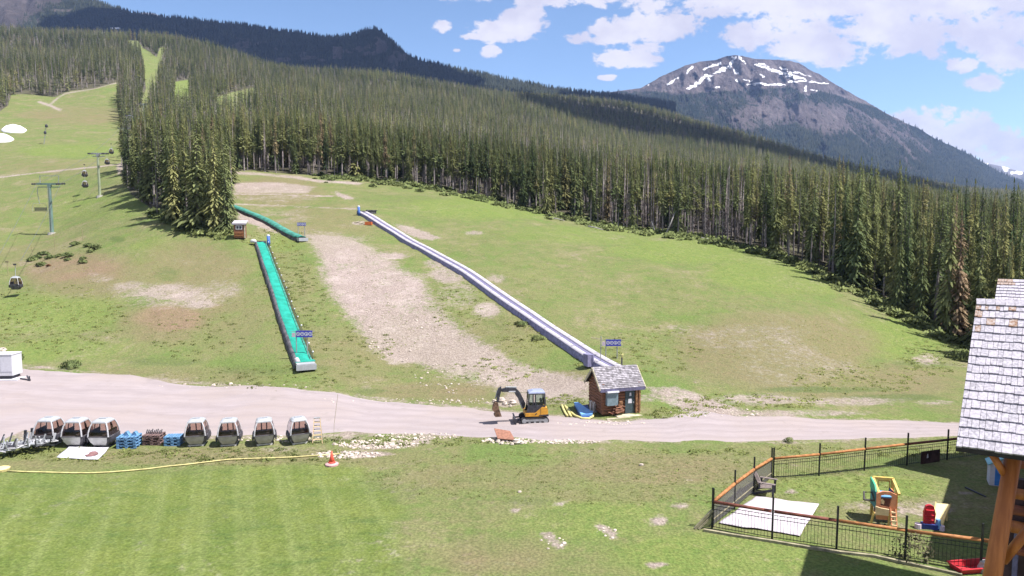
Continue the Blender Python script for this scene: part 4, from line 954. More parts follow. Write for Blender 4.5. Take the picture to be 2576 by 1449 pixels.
# ------------------------------------------------------------------ gondola cabins
def sq(z, h, c=0.16, hx=None):
    hx = h if hx is None else hx; k = c
    return [(-hx+k, -h, z), (hx-k, -h, z), (hx, -h+k, z), (hx, h-k, z), (hx-k, h, z), (-hx+k, h, z), (-hx, h-k, z), (-hx, -h+k, z)]
def make_cabin(label, panel='grey_panel', group=None, skid=True):
    r = thing('gondola_cabin', label, 'gondola cabin', group=group)
    b = MB(); b.loft([sq(.14, .50, .1), sq(.45, .68, .14), sq(.80, .80, .16), sq(.86, .80, .16)], 1)
    b.box((0, -.755, .80), (1.15, .03, .07), mi=1)
    ob = b.build('body', [M['dark_trim'], M['skirt'], M[panel]], r)
    pn = MB()
    for sg in (-1, 1):   # front and back lower panels, standing a little proud of the shell
        y = lambda z: sg*(np.interp(z, [.14, .45, .80], [.50, .68, .80])+.012)
        zs = [.20, .45, .80]; ws = [.42, .56, .66]
        vs = [(-w_, y(z), z) for z, w_ in zip(zs, ws)]+[(w_, y(z), z) for z, w_ in zip(zs, ws)]
        pn.add(vs, [(0, 3, 4, 1), (1, 4, 5, 2)])
    pn.build('end_panel', M[panel], r)
    fr = MB()
    for sx in (-1, 1):
        for sy in (-1, 1):
            fr.tube([(sx*.70, sy*.73, .82), (sx*.665, sy*.70, 1.15), (sx*.585, sy*.62, 1.48), (sx*.47, sy*.52, 1.76)], [.055, .055, .05, .045], 6)
    for s in (-1, 1):
        fr.bar((-.5, s*.53, 1.75), (.5, s*.53, 1.75), .07, .05); fr.bar((s*.5, -.5, 1.75), (s*.5, .5, 1.75), .07, .05)
    fr.build('frame', M['frame_grey'], r)
    rf = MB(); rf.loft([sq(1.72, .56, .1), sq(1.80, .55, .12), sq(1.90, .44, .14), sq(1.94, .25, .1)]); rf.box((0, 0, 1.96), (.5, .2, .06))
    rf.build('roof', M['silver'], r, smooth=False)
    def pane(nm, sgn, ax):
        g = MB(); zs = [.84, 1.15, 1.48, 1.72]; off = [.745, .71, .63, .535]; ww = [.64, .60, .52, .42]; vs = []
        for z, o_, w_ in zip(zs, off, ww):
            for q in (-1, 1): vs.append((q*w_, sgn*o_, z) if ax == 'y' else (sgn*o_, q*w_, z))
        g.add(vs, [(0, 1, 3, 2), (2, 3, 5, 4), (4, 5, 7, 6)])
        return g.build('window', M['brown_glass'], r)
    for s in (-1, 1): pane('window', s, 'y'); pane('window', s, 'x')
    mu = MB()
    for x_ in (-.2, .17): mu.tube([(x_, .72, .84), (x_, .60, 1.48), (x_, .52, 1.74)], .045, 5)
    for s in (-1, 1): mu.tube([(s*.72, .02, .84), (s*.60, .02, 1.48), (s*.52, .02, 1.74)], .03, 5)
    mu.build('mullion', M['seat'], r)
    for s in (-1, 1):
        st_ = MB(); st_.box((s*.42, 0, .70), (.38, 1.1, .12)); st_.box((s*.60, 0, .98), (.10, 1.1, .46), Matrix.Rotation(s*-.12, 3, 'Y')); st_.build('seat', M['seat'], r)
        rk = MB(); rk.loft([[(s*.80+s*.07*math.cos(a_), y_, .62+.22*math.sin(a_)) for a_ in (0, 1.05, 2.1, 3.14, 4.19, 5.24)] for y_ in (-.62, .55)]); rk.build('ski_rack', M['dark_trim'], r)
    if skid:
        sk = MB()
        for y_ in (-.42, .42): sk.box((0, y_, .09), (1.1, .14, .10))
        for x_ in (-.45, .45): sk.box((x_, 0, .03), (.14, 1.0, .06))
        sk.build('skid', M['light_panel'] if panel == 'grey_panel' else M['skirt'], r)
    return r


def cabin_hang(r):
    h_ = MB(); h_.tube([(0, 0, 1.9), (0, .08, 2.5), (0, .16, 3.1), (0, .05, 3.55)], .045, 6); g_ = h_.build('hanger', M['steel'], r)
    gp = MB(); gp.box((0, 0, 3.6), (.45, .16, .22)); gp.build('grip', M['dark_trim'], g_)
    hr = MB(); hr.tube([(-.45, 0, 1.97), (.45, 0, 1.97)], .03, 5); hr.build('suspension_bar', M['steel'], r); return r


grp = 'gondola cabins parked beside the road'
cabs = [(127, 1118, 2, 'grey_panel', 'leftmost parked gondola cabin, grey panel, beside the pile of lift parts', 76),
        (197, 1121, 2, 'light_panel', 'parked gondola cabin with pale panel, middle of the close trio on the left', 77),
        (263, 1122, 2, 'light_panel', 'parked gondola cabin with pale panel right beside the taller blue pallet stack', 77),
        (497, 1119, 13, 'grey_panel', 'parked grey gondola cabin just right of the low blue pallet stack', 74),
        (578, 1119, 14, 'grey_panel', 'parked grey gondola cabin on a low skid, third from the stepladder', 74),
        (666, 1117, 20, 'grey_panel', 'parked grey gondola cabin on a white skid, second from the stepladder', 73),
        (752, 1114, 27, 'grey_panel', 'parked grey gondola cabin nearest the stepladder', 72)]
protoA = make_cabin(cabs[0][4], 'grey_panel', grp); protoB = make_cabin(cabs[1][4], 'light_panel', grp)
def n_at(r, u, v, hpx, rz, hh=1.98):
    p = G(u, v); r.location = p; r.rotation_euler = (0, 0, R(rz)); s = hpx/ppm(p)/hh; r.scale = (s*.98, s*.98, s); return p
fa = fb = True
for (u, v, rz, pan, lab, hp) in cabs:
    if pan == 'grey_panel':
        c_ = protoA if fa else copy_tree(protoA); fa = False
    else:
        c_ = protoB if fb else copy_tree(protoB); fb = False
    c_['label'] = lab; n_at(c_, u, v-1, hp*.93, rz)
protoH = None
hg = 'gondola cabins hanging on the lift line'
for (u, vb, vt, D, lab) in [(41, 728, 695, 92, 'hanging gondola cabin nearest the viewer at the left edge'), (214.5, 472, 455, 158, 'lower of two hanging gondola cabins between the lift towers'), (213.5, 445, 429, 168, 'upper of two hanging gondola cabins between the lift towers'),
                            (270, 414, 400, 182, 'hanging gondola cabin beside the path right of the second tower'), (280.5, 387, 374, 196, 'hanging gondola cabin highest on the grass before the trees'),
                            (307, 338, 326, 235, 'small gondola cabin hanging under the third lift tower'), (333, 309, 298, 262, 'small gondola cabin hanging under the fourth lift tower'), (351, 307, 297, 262, 'small pale gondola cabin hanging right of the fourth tower')]:
    if protoH is None: protoH = cabin_hang(make_cabin(lab, 'skirt', hg, False)); c_ = protoH
    else: c_ = copy_tree(protoH); c_['label'] = lab
    p = Vector(pd(u, vb, D)); c_.location = p; s = (vb-vt)/ppm(p)/1.82; c_.scale = (s*.80, s*.80, s); c_.rotation_euler = (0, 0, R(12)); c_.location.z -= .14*s

# ------------------------------------------------------------------ lift towers, ropes, chair
def tower(u, vb, vt, arm, wpx, mat, label, frame=False, guess=None):
    p = G(u, vb) if guess is None else Vector(pd(u, vb, guess)); k = ppm(p); h = (vb-vt)/k; r_ = wpx/k/2
    r = thing('lift_tower', label, 'lift tower', p, 0, 'gondola lift towers')
    m = MB(); m.tube([(0, 0, -.6), (0, 0, h)], [r_*1.15, r_*.9], 12); m.build('mast', M[mat], r)
    f = MB(); f.loft([f.ring((0, 0), r_*3, r_*3, -.5, 10), f.ring((0, 0), r_*2.6, r_*2.6, .28, 10)]); f.build('footing', M['concrete'], r)
    a0, a1 = (arm[0]-u)/k, (arm[1]-u)/k
    x = MB(); x.bar((a0, 0, h), (a1, 0, h), .32, .34); x.bar((a0*.9, .05, h-.62), (a1*.9, .05, h-.62), .16, .16); x.box((0, 0, h-.25), (.6, .5, .8)); x.build('crossarm', M['green_steel'] if mat == 'green_steel' else M['steel'], r)
    for e in (a0, a1):
        q = MB(); q.bar((e, -1.4, h-.15), (e, 1.4, h+.15), .10, .22)
        for yy_ in (-1.2, -.6, 0, .6, 1.2):
            q.loft([[(e+dx_, yy_+.2*math.cos(t_), h+.02+.1*yy_+.2*math.sin(t_)) for t_ in np.linspace(0, 6.28, 9)[:-1]] for dx_ in (-.12, -.03)])
        q.build('sheave_train', M['dark_trim'], r)
    if frame:
        g_ = MB(); top = (vb-444)/k
        g_.bar((a0*.72, 0, h), (a0*.72, 0, top), .09); g_.bar((a1*.80, 0, h), (a1*.86, 0, top), .09); g_.bar((a0*.74, 0, top), (a1*.9, 0, top), .09); g_.build('lifting_frame', M['steel'], r)
        l_ = MB()
        for s_ in (-.18, .18): l_.bar((s_, -r_-.12, .5), (s_, -r_-.10, h-.5), .04)
        for q in range(int(h/.45)): l_.bar((-.18, -r_-.12, .6+q*.45), (.18, -r_-.12, .6+q*.45), .03)
        l_.build('ladder', M['steel'], r)
    return p, h, a0, a1, k
t1 = tower(131.5, 588, 464, (100, 160), 7.2, 'green_steel', 'green lift tower nearest the viewer with a lifting frame on its crossarm', True)
t2 = tower(251.5, 494.5, 388, (236, 271), 5.5, 'light_steel', 'second lift tower, plain pale green mast on the grass')
t3 = tower(318, 358, 323, (304.5, 326), 4.0, 'light_steel', 'third lift tower at the edge of the trees', guess=230)
t4 = tower(335.5, 338, 292, (324, 341), 3.6, 'light_steel', 'fourth lift tower standing among the trees', guess=255)
t5 = tower(362, 296, 262, (354, 369), 3.0, 'light_steel', 'highest pale lift tower in the forest cut', guess=340)
def attach(t, side): p, h, a0, a1, k = t; return (p.x+(a0 if side else a1), p.y, p.z+h+.1)
for side, nm in ((1, 'left'), (0, 'right')):
    pts = [pd(-60 if side else 52, 740 if side else 656, 75 if side else 92)]+[attach(t, side) for t in (t1, t2, t3, t4, t5)]+[pd(380, 190, 560)]
    full = []
    for a_, b_ in zip(pts[:-1], pts[1:]):
        for q in range(8): tq = q/8; full.append(Vector(a_).lerp(Vector(b_), tq)-Vector((0, 0, 1.2*tq*(1-tq)*4*.35)))
    full.append(Vector(pts[-1])); m = MB(); m.tube(full, .028, 5)
    tag(m.build('haul_rope', M['rope']), 'thin steel haul rope on the %s side of the lift towers' % nm, 'cable', 'haul ropes of the lift')
p = Vector(pd(100, 532, 139)); r = thing('lift_chair', 'faint grey four seat chair hanging from the first lift tower', 'chairlift chair', p)
k = ppm(p); zt = up_at(p, 470)
m = MB(); m.tube([(-.1, 0, zt), (-.25, 0, zt*.75), (0, 0, zt*.42), (.1, 0, zt*.3)], .05, 6); m.build('hanger', M['steel'], r)
m = MB(); m.tube([(-1.4, 0, 0), (-1.5, 0, .9), (-1.2, 0, zt*.32), (1.2, 0, zt*.32), (1.5, 0, .9), (1.4, 0, 0)], .03, 6); m.build('bail', M['steel'], r)
m = MB(); m.box((0, .1, .05), (2.6, .5, .06)); m.build('seat', M['net'], r); m = MB(); m.box((0, .35, .5), (2.6, .05, .7)); m.build('backrest', M['net'], r)
# slim pole with two fixtures, far up the meadow
p = G(110, 362); k = ppm(p); r = thing('snow_gun_pole', 'thin leaning pole with two dark fixtures on the upper meadow', 'pole', p)
h = 46/k; m = MB(); m.tube([(0, 0, -.5), (h*.2, 0, h)], .11, 6); m.build('pole', M['steel'], r)
for q, s_ in ((.62, -.3), (.98, .2)): m = MB(); m.loft([m.ring((h*.2*q+s_*.3, 0), .42, .42, h*q-.6, 8), m.ring((h*.2*q+s_*.3, 0), .5, .5, h*q, 8), m.ring((h*.2*q+s_*.3, 0), .25, .25, h*q+.5, 8)]); m.build('fixture', M['dark_trim'], r)

# ------------------------------------------------------------------ conveyor lifts
def ground_path(pix, n=60):
    P_ = Gn(*np.array(pix, float).T); s = np.r_[0, np.cumsum(np.hypot(*(P_[1:, :2]-P_[:-1, :2]).T))]; q = np.linspace(0, s[-1], n)
    # smooth the sampled line
    X = np.interp(q, s, P_[:, 0]); Y = np.interp(q, s, P_[:, 1])
    for _ in range(6): X[1:-1] = (X[:-2]+2*X[1:-1]+X[2:])/4; Y[1:-1] = (Y[:-2]+2*Y[1:-1]+Y[2:])/4
    Z = H(X, Y)
    for _ in range(14): Z[1:-1] = (Z[:-2]+2*Z[1:-1]+Z[2:])/4
    return [Vector(t_) for t_ in zip(X, Y, Z)]
def sweep(mb, path, prof, mi, closed=False):
    """prof: list of (sideways, up)"""
    loops = []
    for i, p_ in enumerate(path):
        d = (path[min(i+1, len(path)-1)]-path[max(i-1, 0)]); d.z = 0; d.normalize(); sd_ = Vector((d.y, -d.x, 0))
        loops.append([p_+sd_*a_+Vector((0, 0, b_)) for a_, b_ in prof])
    n = len(prof); vs = [q for l_ in loops for q in l_]; fs = []
    for i in range(len(loops)-1):
        for k_ in range(n if closed else n-1):
            a_ = i*n+k_; b_ = i*n+(k_+1) % n; fs.append((a_, b_, b_+n, a_+n))
    if closed: fs.append(tuple(range(n))); fs.append(tuple((len(loops)-1)*n+q for q in range(n-1, -1, -1)))
    return mb.add(vs, fs, mi)
def frame_at(path, i):
    d = (path[min(i+1, len(path)-1)]-path[max(i-1, 0)]); d.z = 0; d.normalize(); return d, Vector((d.y, -d.x, 0))
def wob(path, amp, seed): return [p_+Vector((0, 0, amp*(float(fbm(np.array([i*.9]), np.array([0.5]), .6, 3, seed)[0])-.5))) for i, p_ in enumerate(path)]
def origin(path, name, label, cat):
    r = thing(name, label, cat, path[0]); return r, [p_-path[0] for p_ in path]
def padded_post(path, i, side, hgt, label, off=1.0):
    d, s_ = frame_at(path, i); b_ = path[i]+s_*side*off
    r = thing('padded_post', label, 'post', (b_.x, b_.y, float(H(b_.x, b_.y))))
    m = MB(); m.loft([m.ring((0, 0), .26, .26, 0, 10), m.ring((0, 0), .30, .30, hgt*.45, 10), m.ring((.02, 0), .24, .24, hgt*.5, 10), m.ring((0, 0), .28, .28, hgt*.86, 10)]); m.build('padding', M['blue_pad'], r, smooth=True)
    m = MB(); m.loft([m.ring((0, 0), .28, .28, hgt*.87, 10), m.ring((0, 0), .26, .26, hgt*.96, 10), m.ring((0, 0), .12, .12, hgt, 10)]); m.build('cap', M['sign_white'], r, smooth=True)


# near green carpet
path = ground_path([(767, 926), (742, 862), (720, 803), (699, 738), (682, 690), (669, 653), (656, 618)], 70)
r, loc = origin(path, 'conveyor_lift', 'bright teal covered conveyor lift nearest the viewer, running up the slope', 'conveyor lift')
top = wob(loc, .16, 71); m = MB(); sweep(m, top, [(-.62, .58), (-.55, .64), (-.1, .62), (.25, .66), (.58, .60), (.62, .52)], 0); bl = m.build('cover', M['teal_tarp'], r, smooth=True)
m = MB(); sweep(m, wob(loc, .2, 73), [(-1.02, -.25), (-.95, .3), (-.70, .62), (-.60, .56)], 0); m.build('side_skirt', M['skirt'], r, smooth=True)
m = MB(); sweep(m, loc, [(.60, .5), (.72, .45), (.80, -.1)], 0); m.build('side_skirt', M['skirt'], r, smooth=True)
m = MB(); sweep(m, wob(loc, .05, 75), [(.66, .55), (.80, .58), (.92, .36)], 0); m.build('deck_edge', M['teal_old'], r, smooth=True)
m = MB()
for i in range(2, 69, 3):
    d, s_ = frame_at(loc, i); m.bar(top[i]-s_*.62+Vector((0, 0, .60)), top[i]+s_*.6+Vector((0, 0, .61)), .05, .03)
m.build('tarp_fold', M['teal_old'], r)
fence = MB(); netb = MB()
for i in range(2, 69, 2):
    d, s_ = frame_at(loc, i); b_ = loc[i]+s_*1.0; fence.tube([b_+Vector((0, 0, -.1)), b_+Vector((0, 0, 1.15))], .03, 5)
    if i % 4 == 2: fence.rock(b_+Vector((0, 0, 1.15)), .09, .09, .1, i, 1)
fence.build('guard_post', [M['timber'], M['sign_white']], r)
sweep(netb, [q+frame_at(loc, i)[1]*1.0 for i, q in enumerate(loc[2:68])], [(0, .15), (0, 1.05)], 0); netb.build('guard_net', M['net'], r)
d, s_ = frame_at(loc, 0); ang = math.atan2(d.y, d.x)-math.pi/2; Mz = Matrix.Rotation(ang, 3, 'Z')
m = MB(); m.box(-d*.75+Vector((0, 0, .33)), (1.75, 1.1, .62), Mz, 0); m.box(-d*1.15+Vector((0, 0, .30)), (1.9, .35, .5), Mz, 0); m.build('end_box', M['silver'], r)
m = MB(); m.box(d*.2+s_*.05+Vector((0, 0, .66)), (1.9, .9, .05), Mz, 0); m.build('landing_flap', M['teal_tarp'], r)
m = MB(); m.rock(-s_*.72+d*.1+Vector((0, 0, .72)), .32, .32, .42, 4); m.build('white_sack', M['white_tarp'], r, smooth=True)
d, s_ = frame_at(loc, 69); m = MB(); m.rock(loc[69]-s_*1.1+Vector((0, 0, .75)), .62, .5, .42, 8); m.build('top_housing', M['white_paint'], r, smooth=True)
m = MB(); m.box(loc[69]+d*.3+Vector((0, 0, .35)), (1.7, .7, .9), Matrix.Rotation(math.atan2(d.y, d.x)-math.pi/2, 3, 'Z')); m.build('drive_box', M['skirt'], r)
padded_post(path, 68, 1, 1.9, 'blue padded post with a white top beside the upper end of the near teal conveyor', 1.15)
P_green = path

# second green carpet, disappearing behind the stand of trees
path = ground_path([(759, 606), (735, 596), (700, 577), (660, 556), (620, 538), (590, 526), (562, 514), (530, 500)], 60)
r, loc = origin(path, 'conveyor_lift', 'weathered teal conveyor lift higher up, ending behind the stand of trees', 'conveyor lift')
m = MB(); sweep(m, wob(loc, .08, 81), [(-.72, .42), (-.6, .72), (-.1, .86), (.4, .80), (.75, .60)], 0); m.build('cover', M['teal_old'], r, smooth=True)
m = MB(); sweep(m, loc, [(-.86, -.2), (-.80, .2), (-.72, .46)], 0); m.build('side_skirt', M['skirt'], r, smooth=True)
m = MB(); sweep(m, loc, [(.75, .6), (.85, -.2)], 0); m.build('side_skirt', M['skirt'], r, smooth=True)
d, s_ = frame_at(loc, 0); Mz = Matrix.Rotation(math.atan2(d.y, d.x)-math.pi/2, 3, 'Z')
m = MB(); m.box(-d*.3+Vector((0, 0, .25)), (1.6, .9, .55), Mz); m.build('end_box', M['silver'], r)
m = MB(); m.box(d*1.3+Vector((0, 0, .70)), (1.5, 2.4, .10), Mz); m.build('landing_flap', M['teal_tarp'], r)

# long lilac and white conveyor down to the log hut
path = ground_path([(1560, 944), (1530, 930), (1490, 906), (1430, 866), (1360, 820), (1290, 773), (1230, 730), (1150, 676), (1080, 637), (1020, 605), (965, 571), (914, 540)], 90)
r, loc = origin(path, 'conveyor_lift', 'long lilac conveyor lift with two white covered bands, ending at the log hut', 'conveyor lift')
m = MB(); sweep(m, wob(loc, .05, 91), [(-1.06, -.25), (-.99, .2), (-.90, .50)], 0); m.build('side_skirt', M['lilac_skirt'], r, smooth=True)
m = MB(); sweep(m, loc, [(.95, .5), (1.02, .2), (1.06, -.25)], 0); m.build('side_skirt', M['lilac_skirt'], r, smooth=True)
m = MB(); sweep(m, loc, [(-.93, .49), (-.84, .62), (-.46, .64), (-.34, .53)], 0); m.build('white_band', M['white_tarp'], r, smooth=True)
m = MB(); sweep(m, loc, [(.30, .53), (.42, .64), (.84, .63), (.97, .49)], 0); m.build('white_band', M['white_tarp'], r, smooth=True)
m = MB(); sweep(m, loc, [(-.36, .53), (-.30, .46), (.26, .46), (.32, .53)], 0); m.build('groove', M['lilac_groove'], r)
m = MB()
for i in range(3, 88, 3):
    d, s_ = frame_at(loc, i)
    for x0, x1 in ((-.84, -.46), (.42, .84)): m.bar(loc[i]+s_*x0+Vector((0, 0, .652)), loc[i]+s_*x1+Vector((0, 0, .652)), .06, .025)
    for x0 in (-1.0, 1.0): m.bar(loc[i]+s_*x0+Vector((0, 0, -.2)), loc[i]+s_*x0*.92+Vector((0, 0, .48)), .07, .05)
m.build('rib', M['lilac_groove'], r)
d, s_ = frame_at(loc, 89); Mz = Matrix.Rotation(math.atan2(d.y, d.x)-math.pi/2, 3, 'Z')
m = MB(); m.box(loc[89]+d*.5+Vector((0, 0, .3)), (2.0, 1.0, 1.0), Mz); m.box(loc[89]+d*.3+s_*1.9+Vector((0, 0, .9)), (2.2, .7, .16), Mz); m.box(loc[89]+d*.3+s_*1.9+Vector((0, 0, .5)), (1.8, .5, .66), Mz); m.build('drive_box', M['skirt'], r)
d, s_ = frame_at(loc, 2); Mz = Matrix.Rotation(math.atan2(d.y, d.x)-math.pi/2, 3, 'Z')
m = MB(); m.box(loc[4]-s_*1.25+Vector((0, 0, .55)), (.7, .9, 1.2), Mz); m.build('control_box', M['lilac_skirt'], r)
padded_post(path, 88, -1, 2.0, 'dark blue padded post beside the upper end of the lilac conveyor', 1.3)

# ------------------------------------------------------------------ blue boards with symbols
def symbol_board(u0, u1, vt, vb, base, D, label, plate=True, pale=.22, wpost=.05, posts=None):
    a_ = Vector(pd(u0, vb, D)); b_ = Vector(pd(u1, vb, D)); zb = a_.z; h = float(pd(u0, vt, D)[2])-zb; W = b_.x-a_.x; gz = float(H((a_.x+b_.x)/2, D))
    r = thing('symbol_board', label, 'sign', ((a_.x+b_.x)/2, D, gz)); z0 = zb-gz
    n = 4; x0 = -W/2+(W*pale if plate else W*.06); w_ = (W/2-x0)/n
    for q in range(n):
        cx_ = x0+w_*(q+.5); m = MB(); m.loft([[(cx_+w_*.49*c_, y_, z0+h*.5+h*.5*s_) for c_, s_ in ((-1, -1), (1, -1), (1, 1), (-1, 1))] for y_ in (-.03, .0)]); pn = m.build('blue_panel', M['sign_blue'], r)
        m = MB(); y_ = -.036; rr2 = min(w_, h)*.46
        for t_ in range(16):      # ring
            a1, a2 = t_*math.pi/8, (t_+1)*math.pi/8
            m.add([(cx_+rr2*k_*math.cos(g_), y_, z0+h*.5+rr2*k_*math.sin(g_)) for g_, k_ in ((a1, .74), (a1, 1.06), (a2, 1.06), (a2, .74))], [(0, 1, 2, 3)])
        shp = {0: [[(-.5, .5), (-.2, .5), (.05, -.1), (.35, .5), (.6, .45), (.1, -.6), (-.1, -.6)]], 1: [[(-.55, .5), (.55, .5), (.5, .25), (.1, .25), (-.05, -.6), (-.3, -.6), (-.1, .25), (-.55, .25)]],
               2: [[(-.15, .6), (.2, .6), (.3, .3), (.05, .1), (.5, -.2), (.4, -.6), (-.5, -.6), (-.2, -.25), (-.25, .2)]], 3: [[(-.6, -.1), (0, .5), (.6, -.1), (.45, -.25), (0, .15), (-.45, -.25)], [(-.2, -.3), (.2, -.3), (.1, -.6), (-.1, -.6)]]}[q]
        for s_ in shp: m.add([(cx_+px_*rr2*.9, y_-.002, z0+h*.5+pz_*rr2*.9) for px_, pz_ in s_], [tuple(range(len(s_)))])
        m.build('white_symbol', M['sign_white'], pn)
    if plate:
        m = MB(); m.box((-W/2+W*pale*.42, -.015, z0+h*.36), (W*pale*.75, .03, h*.62)); m.build('pale_plate', M['sign_pale'], r)
    fr = MB()
    for zz in (z0+h*.12, z0+h*.88): fr.bar((-W/2-W*.04, .03, zz), (W/2+W*.12, .03, zz), .04)
    fr.build('rail', M['steel'], r)
    for x_ in (posts or (-W*.30, W*.30)): m = MB(); m.tube([(x_, .05, -.3), (x_, .05, z0+h)], wpost, 6); m.build('post', M['steel'], r)
    return r
symbol_board(734, 786, 831.5, 848.5, 905, 68.5, 'blue board of four white symbols over the foot of the near teal conveyor', posts=(-.62, .5))
symbol_board(1514, 1562, 854, 870.5, 912, 68, 'blue board of four white symbols behind the log hut', posts=(-.55, .6))
symbol_board(746, 769.5, 560, 568, 584, 116, 'small blue symbol board beyond the upper teal conveyor', plate=False, posts=(-.55, .55))
p = G(1510, 926); h = up_at(p, 846); k = ppm(p); r = thing('pole_with_arm', 'slender pole with a sideways arm beside the symbol board at the hut', 'pole', p)
m = MB(); m.tube([(0, 0, -.2), (.05, 0, h)], .045, 6); m.build('pole', M['steel'], r); m = MB(); m.bar((.03, 0, h-.28), (-.95, 0, h-.12), .06); m.build('arm', M['pale_timber'], r)
p = G(1564, 930); h = up_at(p, 890); r = thing('lamp_post', 'short dark post with a pale lamp head behind the hut roof', 'lamp', p)
m = MB(); m.tube([(0, 0, -.2), (0, 0, h-.35)], .07, 8); m.build('post', M['charcoal'], r); m = MB(); m.loft([m.ring((0, 0), .09, .09, h-.36, 8), m.ring((.03, 0), .12, .12, h-.12, 8), m.ring((.1, 0), .07, .07, h, 8)]); m.build('lamp_head', M['foam'], r)

# ------------------------------------------------------------------ log huts
def shingles(mb, o, e, up, W, Hh, rows, wmin, wmax, nmat, rd, th=.03, pick=None):
    """o corner, e unit along eave, up unit up the slope; overlapping shakes laid row by row"""
    nrm = e.cross(up).normalized(); rh = Hh/rows
    if nrm.z < 0: nrm = -nrm
    for j in range(rows):
        x = -rd.uniform(0, .1)
        while x < W:
            w_ = rd.uniform(wmin, wmax); x1 = min(x+w_, W); a_ = max(x, 0)
            if x1-a_ > .02:
                lift = th*rd.uniform(.8, 1.5); g = .0035; dr = rd.uniform(-.04, .02)*rh*2; mi = pick(j, (a_+x1)/2) if pick else rd.randrange(nmat)
                b0 = o+e*(a_+g)+up*(j*rh+dr); b1 = o+e*(x1-g)+up*(j*rh+dr); t0 = o+e*(a_+g)+up*(j*rh+rh*1.25); t1 = o+e*(x1-g)+up*(j*rh+rh*1.25)
                vs = [b0+nrm*.004, b1+nrm*.004, b1+nrm*(lift+th), b0+nrm*(lift+th), t0+nrm*.004, t1+nrm*.004, t1+nrm*.012, t0+nrm*.012]
                mb.add(vs, [(0, 1, 2, 3), (3, 2, 6, 7), (0, 3, 7, 4), (1, 5, 6, 2), (4, 7, 6, 5)], mi)
            x += w_


p = G(1516, 1047); k = ppm(p)
r = thing('log_hut', 'small log hut with shake roof and slate door at the foot of the lilac conveyor', 'hut', p, R(16))
HW, HD, HH, RG = 3.1, 2.5, 2.45, 3.55
m = MB()
lr = .135; nl = int(HH/(lr*1.8))
for q in range(nl):
    z = .12+lr+q*lr*1.8
    m.tube([(-.12, 0, z), (HW+.12, 0, z)], lr, 8); m.tube([(-.0, HD, z), (HW, HD, z)], lr, 8); m.tube([(0, -.12, z+.03), (0, HD+.12, z+.03)], lr, 8); m.tube([(HW, -.12, z+.03), (HW, HD+.12, z+.03)], lr, 8)
for x_ in (0, HW):
    zz = HH
    while zz < RG-.2:
        f = (zz-HH)/(RG-HH); m.tube([(x_, HD/2*f+.05, zz+.05), (x_, HD-HD/2*f-.05, zz+.05)], lr, 8); zz += lr*1.8
m.box((HW/2, HD/2, HH/2), (HW-.05, HD-.05, HH-.1)); wl = m.build('wall', M['log_wall'], r, smooth=False)
ov = .38; pitch = math.atan2(RG-HH, HD/2); sl_ = (HD/2+ov)/math.cos(pitch); rd = random.Random(5)
rf = MB(); e = Vector((1, 0, 0)); W_ = HW+2*ov
for sgn in (1, -1):
    upv = Vector((0, sgn*math.cos(pitch), math.sin(pitch))); o_ = Vector((-ov, -ov if sgn > 0 else HD+ov, HH+.12-ov*math.tan(pitch)))
    nn = Vector((0, -sgn*math.sin(pitch), math.cos(pitch)))
    c0 = [o_, o_+e*W_, o_+e*W_+upv*sl_, o_+upv*sl_]; rf.add([q-nn*.10 for q in c0]+[q for q in c0], [(3, 2, 1, 0), (4, 5, 6, 7), (0, 1, 5, 4), (1, 2, 6, 5), (2, 3, 7, 6), (3, 0, 4, 7)], 2)
    shingles(rf, o_+nn*.004, e, upv, W_, sl_, 13, .10, .26, 2, rd, .03)
rfo = rf.build('roof', [M['hut_shingle'], M['hut_shingle2'], M['under']], r)
m = MB(); m.box((HW/2, -ov-.02, HH-ov*math.tan(pitch)+.02), (W_, .05, .26)); m.build('fascia', M['lilac_groove'], rfo)
m = MB()
for sgn in (1, -1): m.bar((-ov-.03, -ov if sgn > 0 else HD+ov, HH+.02-ov*math.tan(pitch)), (-ov-.03, HD/2, RG+.05), .05, .2); m.bar((HW+ov+.03, -ov if sgn > 0 else HD+ov, HH+.02-ov*math.tan(pitch)), (HW+ov+.03, HD/2, RG+.05), .05, .2)
m.build('barge_board', M['pale_timber'], rfo)
m = MB(); m.box((2.24, -.17, 1.06), (.78, .08, 1.9)); dr = m.build('door', M['door_teal'], r)
m = MB(); m.box((2.24, -.22, 1.12), (.34, .02, .36), taper=.8); m.box((2.27, -.22, 1.66), (.18, .02, .26), taper=.7); m.build('notice', M['sign_white'], dr)
m = MB(); m.box((2.55, -.23, 1.0), (.06, .06, .14)); m.build('handle', M['steel'], dr)
m = MB(); m.box((.64, -.30, 1.42), (.92, .34, 1.0)); cb_ = m.build('meter_cabinet', M['cabinet'], r)
m = MB(); m.box((.64, -.36, 1.99), (.98, .46, .14), Matrix.Rotation(-.22, 3, 'X')); m.build('lid', M['sign_white'], cb_)
for x_ in (2.76, 3.02): m = MB(); m.tube([(x_, -.28, .1), (x_+.02, -.28, HH-.15)], .085, 8); m.build('log_post', M['log_end'], r)
m = MB(); m.box((1.45, -.24, .95), (.28, .1, .44)); m.box((1.48, -.31, 1.02), (.10, .06, .2)); m.build('wall_lamp', M['log_end'], r)
m = MB(); m.box((2.0, -.62, .06), (2.2, .75, .10)); m.box((1.5, -1.02, .03), (3.2, .16, .08)); m.build('door_step', M['pale_timber'], r)
def hutpt(x, y, z=0):
    q = Matrix.Rotation(R(16), 3, 'Z') @ Vector((x, y, 0)); X, Y = p.x+q.x, p.y+q.y; return Vector((X, Y, float(H(X, Y))+z))
hp0 = p
t_ = thing('firewood_pile', 'crossed split logs heaped against the hut wall under the cabinet', 'firewood', hutpt(1.05, -.5), R(16))
rd = random.Random(3)
